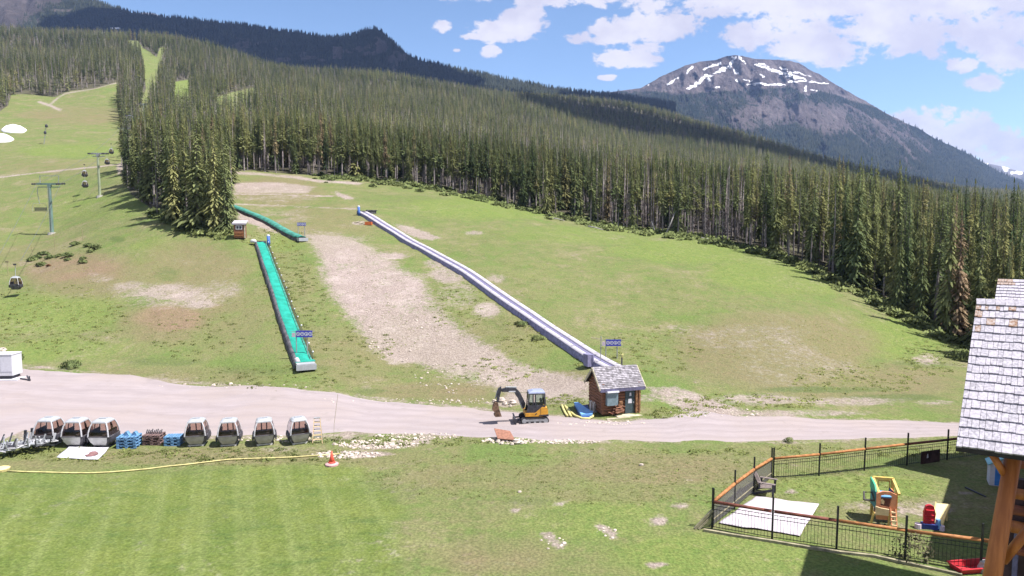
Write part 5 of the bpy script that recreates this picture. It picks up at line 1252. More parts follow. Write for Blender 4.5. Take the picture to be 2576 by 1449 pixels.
for q in range(12):
    m = MB(); x0 = rd.uniform(-.45, .45); z0 = .08+.06*q*.9*rd.random(); a_ = rd.uniform(-.7, .7); L_ = rd.uniform(.25, .42); y_ = rd.uniform(-.2, .2)
    m.tube([(x0-L_*math.cos(a_), y_, z0+.15-L_*.5*math.sin(a_)), (x0+L_*math.cos(a_), y_+.05, z0+.15+L_*.5*math.sin(a_))], rd.uniform(.04, .065), 6); m.build('log', M['log_wall'] if q % 3 else M['rail_red'], t_)
for dx_, hp, lab in ((-.02, 33, 'left'), (.22, 30, 'right')):
    b_ = G(1486+dx_*30, 1043); m = MB(); hh = hp/ppm(b_); m.tube([(0, 0, -.15), (0, 0, hh)], .085, 8); m.box((0, 0, hh+.03), (.26, .2, .1))
    tag(m.build('bollard_post', M['dead_wood'], loc=b_), '%s of the twin grey posts at the hut corner beside the blue mats' % lab, 'post', 'twin posts at the hut corner')
b_ = G(1497, 1037); m = MB(); m.box((0, 0, .35), (.34, .2, .7)); m.box((.12, -.02, .62), (.42, .24, .1)); tag(m.build('utility_box', M['dead_wood'], loc=b_), 'small grey utility box at the left corner of the log hut', 'box')
# blue mats and foam tubes
A4 = [G(1445, 1024), G(1478, 1024), G(1492, 1052), G(1461, 1056)]
c_ = sum(A4, Vector())/4
m = MB(); m.loft([[q-c_+Vector((0, 0, z)) for q in A4] for z in (0.0, .16)]); tag(m.build('crash_mat', M['mat_dark'], loc=c_), 'dark blue crash mat lying under the lighter one by the hut', 'mat', 'blue crash mats')
B4 = [G(1444, 1022), G(1455, 1021), G(1476, 1037), G(1492, 1045), G(1490, 1051), G(1462, 1053)]; c_ = sum(B4, Vector())/6
m = MB(); m.loft([[q-c_+Vector((0, 0, z)) for q in B4] for z in (.165, .33)]); tag(m.build('crash_mat', M['mat_blue'], loc=c_), 'light blue folded crash mat lying on top beside the hut', 'mat', 'blue crash mats')
for pts, lab in (([(1413, 1022), (1417, 1032), (1422, 1042), (1427, 1049)], 'leftmost straight yellow foam tube on the grass by the blue mats'), ([(1421, 1024), (1427, 1032), (1431, 1041), (1436, 1050)], 'middle yellow foam tube beside the blue mats'),
                 ([(1424, 1026), (1434, 1038), (1447, 1049), (1465, 1056), (1482, 1056), (1491, 1051), (1494, 1044)], 'long curved yellow foam tube looping round the blue mats')):
    q = [G(*a_)+Vector((0, 0, .10)) for a_ in pts]; m = MB(); m.tube([a_-q[0] for a_ in q], .10, 7); tag(m.build('foam_tube', M['foam'], smooth=True, loc=q[0]), lab, 'foam tube', 'yellow foam tubes by the hut')

# little attendant cabin by the stand of trees
p = G(605, 598); k = ppm(p); s = 44/k/3.0
r = thing('attendant_cabin', 'tiny brown log cabin with a white framed window beside the stand of trees', 'cabin', p, R(10), scale=s)
m = MB(); m.box((0, 0, 1.2), (1.7, 1.6, 2.5)); 
for q in range(8): m.tube([(-.87, -.80, .2+q*.3), (.87, -.80, .2+q*.3)], .12, 6)
m.build('wall', M['log_wall'], r); m = MB(); m.box((0, 0, 2.62), (2.25, 2.3, .16), Matrix.Rotation(.25, 3, 'X')); m.box((0, -1.06, 2.34), (2.25, .08, .28)); m.build('roof', M['white_tarp'], r)
m = MB(); m.box((.0, -.93, 1.75), (1.05, .06, .66)); wn = m.build('window', M['sign_white'], r); m = MB()
for s_ in (-1, 1): m.box((s_*.23, -.965, 1.75), (.34, .02, .46))
m.build('pane', M['dark_trim'], wn); m = MB(); m.box((.90, -.86, 1.2), (.16, .16, 2.5)); m.build('corner_post', M['pale_timber'], r)
m = MB()
for q in range(3): m.box((0, -.95, .35+q*.3), (1.5, .05, .1))
m.build('slat', M['rail_log'], r)

# ------------------------------------------------------------------ small excavator
p = G(1342, 1060); k = ppm(p); s = 1.0
r = thing('mini_excavator', 'small yellow and black tracked excavator with its bucket down on the road edge', 'excavator', p, R(6), scale=33.2/k)
def Zp(x, z): return ((x-1435)/393.0, (1300-z)/393.0)
for y0, y1, nm in ((-.80, -.46, 'near'), (.46, .80, 'far')):
    m = MB(); xa, xb, zc, rr_ = -.80, .82, .26, .25; pl = []
    for t_ in np.linspace(math.pi/2, 3*math.pi/2, 9): pl.append((xa+rr_*math.cos(t_), zc+rr_*math.sin(t_)))
    for t_ in np.linspace(-math.pi/2, math.pi/2, 9): pl.append((xb+rr_*math.cos(t_), zc+rr_*math.sin(t_)))
    m.prism(pl, y0, y1); tk = m.build('track', M['track'], r)
    w_ = MB(); yy_ = y0-.015 if nm == 'near' else y1+.015
    for x_ in (-.8, .82): w_.prism([(x_+.17*math.cos(t_), zc+.17*math.sin(t_)) for t_ in np.linspace(0, 6.28, 15)[:-1]], yy_-.01, yy_+.03)
    for x_ in (-.4, 0, .4): w_.prism([(x_+.09*math.cos(t_), .15+.09*math.sin(t_)) for t_ in np.linspace(0, 6.28, 11)[:-1]], yy_-.01, yy_+.03)
    w_.box((0, yy_, .30), (1.4, .03, .14)); w_.build('wheel', M['steel'], tk)
m = MB(); m.box((0, 0, .36), (1.2, .95, .3)); m.loft([m.ring((0, 0), .5, .5, .48, 16), m.ring((0, 0), .5, .5, .62, 16)]); m.build('undercarriage', M['charcoal'], r)
m = MB(); m.prism([(-1.52, .05), (-1.40, .02), (-1.36, .22), (-1.42, .46), (-1.54, .46), (-1.48, .25)], -.82, .82); m.bar((-1.38, -.4, .25), (-.6, -.4, .32), .1); m.bar((-1.38, .4, .25), (-.6, .4, .32), .1); m.build('dozer_blade', M['dark_trim'], r)
hz = MB(); hz.prism([(-.72, .60), (.98, .60), (1.0, .95), (.93, 1.22), (.55, 1.30), (.40, 1.18), (.02, .86), (-.70, .86)], -.80, .80); ho = hz.build('house', M['yellow_paint'], r)
m = MB(); m.prism([(.30, .64), (1.02, .58), (1.04, .72), (.98, .74), (.30, .70)], -.815, .815); m.build('counterweight', M['dark_trim'], ho)
m = MB(); m.box((.43, -.806, .95), (.02, .012, .55)); m.build('panel_gap', M['dark_trim'], ho)
m = MB(); m.prism([(.05, .70), (.16, .80), (.10, .86), (0, .74)], -.812, -.80); m.build('decal', M['dark_trim'], ho)
cb0 = MB()   # cab: four posts, lower door panel, sills
cx0, cx1, cy0, cy1 = -.52, .80, -.74, .22
low = [(-.66, .84), (.06, .84), (.46, 1.22), (.78, 1.32), (.78, 1.40), (.40, 1.42), (-.50, 1.42)]
cb0.prism(low, cy0-.005, cy0+.05); cb0.prism([(a_, b_) for a_, b_ in low], cy1-.05, cy1)
for x_, y_ in ((-.50, cy0+.05), (-.12, cy0+.03), (.05, cy0+.03), (.76, cy0+.05), (-.50, cy1-.04), (.76, cy1-.04)): cb0.bar((x_, y_, 1.0), (x_+(.08 if x_ < -.3 else -.01), y_, 2.28), .09, .09)
for y_ in (cy0+.04, cy1-.04): cb0.bar((-.45, y_, 2.28), (.76, y_, 2.28), .08, .08)
cb0.box((.80, -.26, 1.6), (.06, .9, .5))
cab = cb0.build('cab', M['charcoal'], r)
m = MB(); m.loft([[(-.48, cy0, 2.32), (.80, cy0, 2.32), (.80, cy1, 2.32), (-.48, cy1, 2.32)], [(-.44, cy0+.03, 2.40), (.76, cy0+.03, 2.40), (.76, cy1-.03, 2.40), (-.44, cy1-.03, 2.40)], [(-.1, cy0+.2, 2.52), (.55, cy0+.2, 2.52), (.55, cy1-.2, 2.52), (-.1, cy1-.2, 2.52)]]); m.build('roof', M['cab_roof'], cab)
m = MB(); m.box((.40, cy0+.03, 1.82), (.62, .02, .84)); m.build('side_window', M['clear_glass'], cab); m = MB(); m.box((-.30, cy0+.03, 1.84), (.28, .02, .84)); m.box((-.46, -.26, 1.8), (.02, .8, .9), Matrix.Rotation(.06, 3, 'Y')); m.build('front_window', M['clear_glass'], cab)
m = MB(); m.box((.30, -.26, 1.15), (.45, .5, .2)); m.box((.52, -.26, 1.5), (.12, .48, .6)); m.build('seat', M['dark_trim'], cab)
def arm_poly(pts, y0, y1, nm, mat, par=r):
    m_ = MB(); m_.prism([Zp(*q) for q in pts], y0, y1); return m_.build(nm, M[mat], par)
bm = arm_poly([(1190, 740), (1150, 920), (1110, 850), (1010, 640), (890, 470), (850, 370), (690, 380), (480, 372), (470, 300), (600, 262), (860, 268), (930, 300), (1040, 420), (1120, 590)], -.13, .13, 'boom', 'charcoal')
st_ = arm_poly([(470, 215), (475, 320), (440, 470), (400, 620), (360, 720), (325, 690), (340, 560), (335, 420), (380, 280)], -.11, .11, 'stick', 'charcoal')
bk = arm_poly([(370, 690), (400, 850), (480, 1100), (300, 1110), (250, 1060), (290, 990), (205, 900), (225, 780), (280, 670)], -.26, .26, 'bucket', 'rust')
for (pa, pb, oa, ob, rr_) in (((1030, 600), (1150, 900), (-.08, -.02), (-.10, 0), .07), ((600, 250), (930, 275), (0, .02), (0, .05), .06), ((300, 580), (360, 330), (0, 0), (0, 0), .045)):
    a_, b_ = Zp(*pa), Zp(*pb); m = MB(); m.tube([(a_[0]+oa[0], 0, a_[1]+oa[1]), (b_[0]+ob[0], 0, b_[1]+ob[1])], rr_, 8); m.build('hydraulic_ram', M['steel'], bm)
a_, b_ = Zp(690, 368), Zp(890, 368); m = MB(); m.box(((a_[0]+b_[0])/2, -.135, a_[1]), (b_[0]-a_[0], .012, .09)); m.build('white_stripe', M['sign_white'], bm)
m = MB(); a_, b_ = Zp(820, 450), Zp(1250, 440); m.bar((a_[0], .35, a_[1]), (b_[0], .2, b_[1]), .05, .05); m.build('grab_bar', M['pale_timber'], cab)

# ------------------------------------------------------------------ rocks
def rock(u, v, wpx, lab, grp=None, hk=.7, mat='rock', name='rock'):
    q = G(u, v); k_ = ppm(q); w_ = wpx/k_/2; m_ = MB(); m_.rock((0, 0, w_*hk*.6), w_, w_*.8, w_*hk, int(u*7+v)); tag(m_.build(name, M[mat], loc=q), lab, 'rock', grp)
RG_ = 'pale rocks behind the excavator bucket'
for u, v, w_, lab in ((1244, 1012, 12, 'pale rock left of the excavator arm'), (1262, 1011, 20, 'large cream rock under the excavator boom'), (1270, 1019, 15, 'cream rock in front of the larger one under the boom'), (1282, 1012, 10, 'smaller rock between the two larger ones under the boom'), (1289, 1017, 19, 'pinkish white rock at the right of the rocks under the boom'), (1284, 1024, 10, 'lowest small rock of those under the excavator boom')): rock(u, v, w_, lab, RG_, .8)
for u, v, w_, lab in ((1253, 1113, 14, 'pale rock left of the red brown board'), (1262, 1118, 10, 'small pale rock below the left end of the red brown board'), (1300, 1116, 22, 'big white rock right of the red brown board'), (1312, 1117, 13, 'white rock at the far right of the board'), (1288, 1119, 12, 'pale rock below the right end of the red brown board'), (1245, 1104, 9, 'small rock above the left end of the red brown board')): rock(u, v, w_, lab, 'pale rocks around the red brown board', .7)
rock(1613, 1171, 13, 'lone small white rock out on the grass nearer the road', None, .5); rock(1307, 1239, 12, 'lone small white rock in the middle of the front grass', None, .5); rock(1356, 1134, 10, 'boulder', None) if False else None
A4 = [G(1243, 1100), G(1283, 1100), G(1296, 1112), G(1252, 1112)]; c_ = sum(A4, Vector())/4; hs_ = (.62, .42, .10, .22)
m = MB(); m.loft([[q-c_+Vector((0, 0, z+h_)) for q, h_ in zip(A4, hs_)] for z in (0, .05)]); tag(m.build('wooden_board', M['board'], loc=c_), 'red brown board lying tilted on pale rocks by the road', 'board')
# pebbles scattered along the road edges
def scatter_px(n, regions):
    out = []
    tot = sum(r_[5] for r_ in regions)
    for (u, v, ru, rv, _, wt) in regions:
        kq = int(n*wt/tot); a_ = rng.uniform(0, 6.28, kq); q = np.sqrt(rng.random(kq)); out.append(np.c_[u+ru*q*np.cos(a_), v+rv*q*np.sin(a_)])
    return np.vstack(out)
px = scatter_px(2200, [(950, 1118, 110, 12, 0, 4), (870, 1145, 90, 9, 0, 3), (1050, 1098, 110, 8, 0, 2), (1280, 1110, 70, 8, 0, 2), (1420, 1112, 90, 5, 0, 2), (1130, 950, 90, 40, 0, 1), (1000, 830, 90, 90, 0, 2), (700, 1105, 120, 8, 0, 1), (1500, 1066, 120, 6, 0, 2), (1000, 1010, 300, 8, 0, 1.5), (1800, 1040, 120, 14, 0, 1), (1530, 1340, 28, 16, 0, .12), (1390, 1365, 32, 18, 0, .12), (600, 972, 200, 6, 0, .8)])
Q = Gn(px[:, 0], px[:, 1]); Q = Q[~np.isnan(Q[:, 0])]
mb = MB()
for q in Q:
    s_ = rng.gamma(2.0, .024)+.02; mb.rock((q[0], q[1], q[2]+s_*.2), s_, s_*.8, s_*.55, int(rng.integers(1e6)))
tag(mb.build('pebbles', M['rock']), 'scattered pale stones along the road edges and bare dirt', 'stones', kind='stuff')

# ------------------------------------------------------------------ pallets, ladder, scrap, container
def pallet_stack(u, v, wpx, hpx, mat, lab, n, grp, rz=8, tilt=0.0):
    q = G(u, v); k_ = ppm(q); W_ = wpx/k_; Hh = hpx/k_; lh = Hh/n; rd = random.Random(int(u))
    for i in range(n):
        r_ = thing('pallet', lab % ('top' if i == n-1 else 'bottom' if i == 0 else 'middle'), 'pallet', (q.x+rd.uniform(-.03, .03), q.y, q.z+i*lh), R(rz+rd.uniform(-3, 3)), grp)
        m_ = MB()
        for x_ in np.linspace(-W_/2+.06, W_/2-.06, 6): m_.box((x_, 0, lh*.82), (W_/8, W_*.8, lh*.16))
        m_.build('deck', M[mat], r_); m_ = MB()
        for y_ in (-W_*.36, 0, W_*.36): m_.box((0, y_, lh*.12), (W_, .10, lh*.2))
        for x_ in (-W_/2+.08, 0, W_/2-.08):
            for y_ in (-W_*.36, 0, W_*.36): m_.box((x_, y_, lh*.45), (.16, .12, lh*.5))
        m_.build('foot', M[mat], r_)
    return q, W_, Hh
pg = 'blue pallets stacked between the gondola cabins'
# each stack is named by its neighbours, each pallet by its place in the stack
def stack(u, v, wpx, hpx, mat, names, grp, rz):
    q = G(u, v); k_ = ppm(q); W_ = wpx/k_; n = len(names); lh = hpx/k_/n; rd = random.Random(int(u))
    for i, lab in enumerate(names):
        r_ = thing('pallet', lab, 'pallet', (q.x+rd.uniform(-.03, .03), q.y+.3, q.z+i*lh), R(rz+rd.uniform(-3, 3)), grp)
        m_ = MB()
        for x_ in np.linspace(-W_/2+.06, W_/2-.06, 6): m_.box((x_, 0, lh*.82), (W_/8, W_*.8, lh*.2))
        m_.build('deck', M[mat], r_); m_ = MB()
        for y_ in (-W_*.36, 0, W_*.36): m_.box((0, y_, lh*.12), (W_, .10, lh*.2))
        for x_ in (-W_/2+.08, 0, W_/2-.08):
            for y_ in (-W_*.36, 0, W_*.36): m_.box((x_, y_, lh*.45), (.18, .12, lh*.55))
        m_.build('foot', M[mat], r_)
stack(320, 1127, 46, 30, 'pallet_blue', ['bottom blue pallet of the taller stack right of the close trio of cabins', 'second blue pallet up in the taller stack', 'third blue pallet up in the taller stack', 'topmost blue pallet of the taller stack right of the trio of cabins'], pg, 6)
stack(383, 1119, 42, 26, 'pallet_brown', ['bottom brown pallet of the brown stack between the two blue stacks', 'second brown pallet up in the brown stack', 'third brown pallet up in the brown stack', 'topmost brown pallet of the brown stack'], 'brown pallets between the blue stacks', 4)
stack(434, 1121, 38, 24, 'pallet_blue', ['bottom blue pallet of the low stack left of a grey cabin', 'second blue pallet up in the low stack', 'topmost blue pallet of the low stack left of a grey cabin'], pg, 5)
for u, v, lab in ((312, 1096, 'left dark triangular bracket on the taller blue pallet stack'), (333, 1096, 'right dark triangular bracket on the taller blue pallet stack')):
    q = G(u, 1127); z_ = up_at(q, 1099); m = MB(); m.prism([(-.25, 0), (.25, 0), (.08, .28), (-.02, .28)], -.15, .15)
    tag(m.build('bracket', M['pallet_blue'], loc=(q.x, q.y+.4, q.z+z_)), lab, 'bracket', 'brackets on the blue pallets')
q = G(383, 1119); zt = up_at(q, 1094); m = MB(); rd = random.Random(9)
for i in range(9): x_ = -.55+i*.13; m.tube([(x_, 0, 0), (x_+.05, .1, .22+rd.uniform(0, .12))], .035, 6)
tag(m.build('scrap_bundle', M['dark_trim'], loc=(q.x, q.y+.3, q.z+zt)), 'bundle of dark stubs on top of the brown pallet stack', 'scrap')
b_ = G(799, 1112); k = ppm(b_); h = 62/k; r = thing('stepladder', 'pale aluminium stepladder right of the last parked gondola cabin', 'ladder', b_, R(15))
for sy, nm in ((-1, 'front'), (1, 'rear')):
    m = MB(); w0, w1 = .34, .20
    for s_ in (-1, 1): m.bar((s_*w0, sy*.38, 0), (s_*w1, sy*.05, h), .05, .07)
    for i in range(1, 6): f = i/6; m.box((0, sy*(.38-.33*f), h*f), (2*(w0+(w1-w0)*f), .09, .04))
    m.build('rail_frame', M['silver' if sy > 0 else 'plastic_cream'], r)
m = MB(); m.box((0, 0, h), (.44, .2, .05)); m.build('top_cap', M['steel'], r)

p = G(20, 1150); r = thing('scrap_pile', 'heap of grey steel lift parts at the left edge beside the parked cabins', 'scrap pile', p)
rd = random.Random(21)
for q in range(26):   # frames lying on one another, receding along the pile
    m = MB(); t_ = q/25; c_ = Vector((-1.2+2.4*t_+rd.uniform(-.3, .3), -.9+3.0*t_, .30+.35*(1-abs(t_-.4)))); a_ = rd.uniform(-.6, .6)
    rot = Matrix.Rotation(a_, 3, 'Z') @ Matrix.Rotation(rd.uniform(-.5, .5), 3, 'X'); L_, w_ = rd.uniform(1.0, 1.9), rd.uniform(.4, .7)
    cs = [Vector((-L_/2, -w_/2, 0)), Vector((L_/2, -w_/2, 0)), Vector((L_/2, w_/2, 0)), Vector((-L_/2, w_/2, 0))]; cs = [c_+rot @ x_ for x_ in cs]
    for i in range(4): m.tube([cs[i], cs[(i+1) % 4]], .05, 6)
    for i in range(1, 5): m.tube([cs[0].lerp(cs[1], i/5), cs[3].lerp(cs[2], i/5)], .035, 5)
    for s_ in (0, 1): m.tube([cs[s_], cs[s_]+rot @ Vector((.1, 0, rd.uniform(.3, .8)))], .045, 6)
    m.build('steel_frame', [M['silver'], M['frame_grey'], M['steel'], M['charcoal']][q % 4], r)
for u, v0, v1, lab in ((62, 1118, 1082, 'left short grey post behind the scrap heap'), (79, 1115, 1077, 'right short grey post behind the scrap heap')):
    b_ = G(u, v0); m = MB(); m.bar((0, 0, -.1), (.12, 0, up_at(b_, v1)), .14, .12); tag(m.build('steel_post', M['charcoal'], loc=b_), lab, 'post', 'posts behind the scrap heap')
b_ = G(79, 1126); m = MB()
for s_ in (-.16, .16): m.tube([(s_, 0, 0), (s_*.8, 0, .45), (s_*.3, 0, .72)], .06, 6)
tag(m.build('steel_yoke', M['charcoal'], loc=b_), 'dark two legged steel yoke standing right of the scrap heap', 'yoke')

p = G(42, 957); k = ppm(p); r = thing('equipment_container', 'white equipment container on a pale base at the left edge of the road', 'container', p, R(4))
W_, Dd = 4.6, 1.5; hb = up_at(p, 945); ht = up_at(p, 893)
m = MB(); m.box((-W_/2-.35, Dd/2, hb+(ht-hb)/2), (W_, Dd, ht-hb)); m.box((-W_/2-.35, Dd/2, ht+.04), (W_+.08, Dd+.08, .08)); ct = m.build('shell', M['white_paint'], r)
m = MB()
for x_ in (-.9, -2.2, -3.4): m.box((x_, -.012, hb+(ht-hb)*.55), (1.0, .02, (ht-hb)*.7))
m.build('panel', M['sign_white'], r)
m = MB(); m.box((-W_/2-.35, Dd/2, hb*.62), (W_-.3, Dd-.3, hb*.7)); m.build('undercarriage', M['dark_trim'], r)
m = MB(); m.box((-W_/2-.1, Dd/2-.1, hb*.14), (W_+.6, Dd+.4, hb*.30)); m.build('base', M['sign_white'], r)
m = MB(); m.bar((.1, .3, .15), (1.5, -.4, .1), .1); m.bar((.1, 1.4, .15), (1.5, -.4, .1), .1); m.tube([(1.45, -.4, 0), (1.45, -.4, .5)], .05, 6); m.build('tow_bar', M['charcoal'], r)
rock(4, 885, 26, 'pale boulder behind the white container', None, .6)

# white sheet with a bag on it
def sheet(cs, lab, name, mat, z=.05, n=14, wave=.05, th=.04):
    P4 = [G(*c_) for c_ in cs]; c0 = sum(P4, Vector())/4; V_ = []; F_ = []
    for i in range(n+1):
        for j in range(n+1):
            s_, t_ = i/n, j/n; q = P4[0]*(1-s_)*(1-t_)+P4[1]*s_*(1-t_)+P4[2]*s_*t_+P4[3]*(1-s_)*t_
            eg = .12*wave/.05*(fbm(np.array([q.x*1.3]), np.array([q.y*1.3]), 1, 2, 5)[0]-.5) if i in (0, n) or j in (0, n) else 0
            V_.append((q.x-c0.x+eg, q.y-c0.y+eg, float(H(q.x, q.y))-c0.z+z+wave*float(fbm(np.array([q.x*1.1]), np.array([q.y*1.1]), 1, 3, 7)[0])))
    for i in range(n):
        for j in range(n): a_ = i*(n+1)+j; F_.append((a_, a_+n+1, a_+n+2, a_+1))
    m_ = MB(); m_.add(V_, F_); o_ = m_.build(name, M[mat], smooth=True, loc=c0); so_ = o_.modifiers.new('thick', 'SOLIDIFY'); so_.thickness = th; so_.offset = -1
    return tag(o_, lab, 'sheet')
sheet([(174, 1126), (274, 1129), (248, 1159), (143, 1154)], 'white flat sheet on the grass in front of the close trio of cabins', 'white_sheet', 'sign_white', .05, 14, .03, .04)
M['sheet_lilac'] = simple('stained_white_sheet', (0.42, 0.385, 0.42), 0.8, 0.10, 1.2, 0.3)
b_ = G(234, 1149); m = MB(); m.rock((0, 0, .20), .36, .30, .14, 2); m.rock((-.1, -.15, .15), .38, .28, .10, 5); tag(m.build('brown_sack', M['bag'], loc=b_, smooth=True), 'brown sack lying on the front corner of the white sheet', 'sack')
# yellow hose and bucket lid
pts = [(19, 1187), (60, 1189), (125, 1190.5), (180, 1192), (230, 1192), (275, 1190), (320, 1186.5), (370, 1182), (425, 1175), (475, 1170), (532, 1163), (575, 1158), (640, 1155.5), (690, 1154), (741, 1152), (780, 1149), (819, 1146.7), (856, 1143.5)]
q = [G(*a_)+Vector((0, 0, .06)) for a_ in pts]; m = MB(); m.tube([a_-q[0] for a_ in q], .045, 7); tag(m.build('yellow_hose', M['hose'], smooth=True, loc=q[0]), 'long yellow hose lying along the edge of the mown lawn', 'hose')
b_ = G(4, 1184); m = MB(); m.loft([m.ring((0, 0), .42, .42, 0, 14), m.ring((0, 0), .46, .46, .16, 14), m.ring((0, 0), .30, .30, .22, 14)]); tag(m.build('yellow_disc', M['plastic_pale'], loc=b_), 'pale yellow round disc at the left end of the yellow hose', 'disc')
# traffic cone on a pale base, thin pole behind it
b_ = G(835, 1170); k = ppm(b_); h = 36/k; r = thing('traffic_cone', 'orange traffic cone on a pale round base at the edge of the lawn', 'traffic cone', b_)
m = MB(); m.loft([m.ring((0, 0), .43, .43, 0, 18), m.ring((0, 0), .43, .43, .10, 18), m.ring((0, 0), .30, .30, .17, 18)]); m.build('base', M['cone_base'], r)
m = MB(); m.loft([m.ring((0, 0), .20, .20, .17, 14), m.ring((0, 0), .12, .12, h*.55, 14), m.ring((0, 0), .045, .045, h, 14)]); m.loft([m.ring((0, 0), .24, .24, .17, 14), m.ring((0, 0), .21, .21, .26, 14)]); m.build('cone', M['cone'], r, smooth=True)
b_ = G(838, 1139); m = MB(); hh = up_at(b_, 992); m.tube([(0, 0, 0), (.12, 0, hh*.5), (.42, 0, hh)], .012, 5); tag(m.build('thin_pole', M['bamboo'], loc=b_), 'very thin tall marker pole behind the traffic cone', 'pole')

# orange crate, pale scraps and boards near the top of the lilac conveyor
b_ = G(927, 566); k = ppm(b_); r = thing('orange_crate', 'orange crate open at its left end beside the upper lilac conveyor', 'crate', b_, R(-4)); w_ = 17/k; h = 7.5/k
m = MB()
for z_ in (.03, h): m.box((0, 0, z_), (w_, .7, .06))
for y_ in (-.35, .35): m.box((0, y_, h/2), (w_, .05, h))
m.box((w_/2, 0, h/2), (.05, .7, h)); m.build('shell', M['orange'], r); m = MB(); m.box((-w_/2+.3, 0, h/2), (.05, .62, h-.1)); m.build('inside', M['dark_trim'], r)  # dark sheet stands in for the shade inside the open end
for u, v, wd, lab in ((899, 561, 14, 'left pale scrap of timber near the orange crate'), (909, 564, 12, 'right pale scrap of timber near the orange crate')):
    b_ = G(u, v); k = ppm(b_); m = MB(); m.bar((-wd/k/2, 0, .1), (wd/k/2, .3, .25), .25, .15); m.bar((-wd/k/3, -.3, .1), (wd/k/4, .2, .35), .2, .12); tag(m.build('timber_scrap', M['pale_timber'], loc=b_), lab, 'timber', 'timber scraps near the crate')
# marker poles on the left slope
for u, v0, v1, lab, top in ((209, 607, 575, 'thin marker pole above the low shrubs', 0), (139, 627, 589, 'thin marker pole left of the low shrubs', 0), (82, 644, 621, 'short thin marker pole among the left shrubs', 0), (21, 693, 657, 'thin pole with a crosspiece left of the nearest hanging cabin', 1)):
    b_ = G(u, v0); m = MB(); hh = up_at(b_, v1); m.tube([(0, 0, -.2), (-.08, 0, hh)], .045, 5)
    if top: m.box((-.08, 0, hh-.1), (.55, .08, .26))
    tag(m.build('marker_pole', M['bamboo'], loc=b_), lab, 'pole', 'marker poles on the left slope')

# snow left on the upper meadow
for cs, lab in (([(2, 329), (10, 322), (34, 318), (58, 323), (68, 329), (60, 334), (30, 335), (8, 333)], 'upper oval snow patch on the left meadow'), ([(-40, 352), (-20, 345), (0, 341), (20, 344), (36, 352), (25, 357), (0, 359), (-30, 358)], 'lower snow patch cut by the left edge')):
    P_ = Gn(*np.array(cs, float).T); c0 = P_.mean(0); loops = []
    for f, z in ((1.0, -.5), (.97, .5), (.75, 1.3), (.3, 1.9)): loops.append([(float((q[0]-c0[0])*f), float((q[1]-c0[1])*f), float(H(c0[0]+(q[0]-c0[0])*f, c0[1]+(q[1]-c0[1])*f)-c0[2]+z)) for q in P_])
    m = MB(); m.loft(loops); tag(m.build('snow_patch', M['snow'], smooth=True, loc=c0), lab, 'snow patch', 'snow patches on the meadow')

# ------------------------------------------------------------------ shrubs, undergrowth, fallen logs
def leaf_bush(n, rx, ry, rz, seed, leaf=.12):
    rd = np.random.default_rng(seed); V_ = np.zeros((n, 4, 3)); th = rd.uniform(0, 6.28, n); ph = np.arccos(rd.uniform(0, 1, n)); q = rd.uniform(.45, 1, n)**.5
    lump = 1+.25*np.sin(th*3+seed)+.15*np.sin(th*5+2*seed)
    c_ = np.c_[rx*q*lump*np.sin(ph)*np.cos(th), ry*q*lump*np.sin(ph)*np.sin(th), rz*q*np.cos(ph)+.05]
    for i in range(n):
        a_ = rd.normal(size=3); a_ /= np.linalg.norm(a_); b__ = np.cross(a_, rd.normal(size=3)); b__ /= np.linalg.norm(b__); l_ = leaf*rd.uniform(.6, 1.5)
        V_[i] = [c_[i]-a_*l_, c_[i]-b__*l_*.5, c_[i]+a_*l_, c_[i]+b__*l_*.5]
    V_ = V_.reshape(-1, 3); F_ = np.arange(4*n).reshape(n, 4); g_ = np.cross(V_[F_[:, 2]]-V_[F_[:, 0]], V_[F_[:, 3]]-V_[F_[:, 1]]); w_ = c_/[rx, ry, rz]+[0, 0, .3]; k_ = (g_*w_).sum(1) < 0; F_[k_] = F_[k_][:, ::-1]
    nv_ = np.repeat(w_+rd.normal(size=w_.shape)*.25, 4, axis=0); nv_ /= np.linalg.norm(nv_, axis=1, keepdims=True)
    return V_, F_, nv_
def bush_mesh(nm, dat, mt, link=False): return np_mesh(nm, dat[0], dat[1], [mt], smooth=True, link=link, normals=dat[2])
bush_me = [bush_mesh('leaves', leaf_bush(420, .55, .5, .5, s_), M['shrub']) for s_ in (1, 2, 3)]
bush_red = bush_mesh('leaves', leaf_bush(300, .5, .4, .6, 9), M['shrub_red'])
bl_ = [(190, 616, 26), (222, 619, 22), (243, 625, 30), (229, 634, 20), (112, 641, 26), (126, 650, 26), (93, 650, 26), (80, 656, 26), (105, 668, 26), (209, 652, 20), (210, 661, 22), (122, 670, 14), (172, 645, 30), (150, 645, 20), (170, 655, 18)]
for i, (u, v, wpx) in enumerate(bl_):
    b_ = G(u, v); o_ = bpy.data.objects.new('shrub', bush_red if i == 11 else bush_me[i % 3]); COL.objects.link(o_); o_.location = b_; s_ = wpx/ppm(b_)/1.15; o_.scale = (s_, s_, s_*.72); o_.rotation_euler[2] = i
    tag(o_, 'small reddish shrub on the brown bank below the others' if i == 11 else 'low rounded green shrub on the brown bank left of the slope', 'shrub', None if i == 11 else 'low green shrubs on the brown bank')
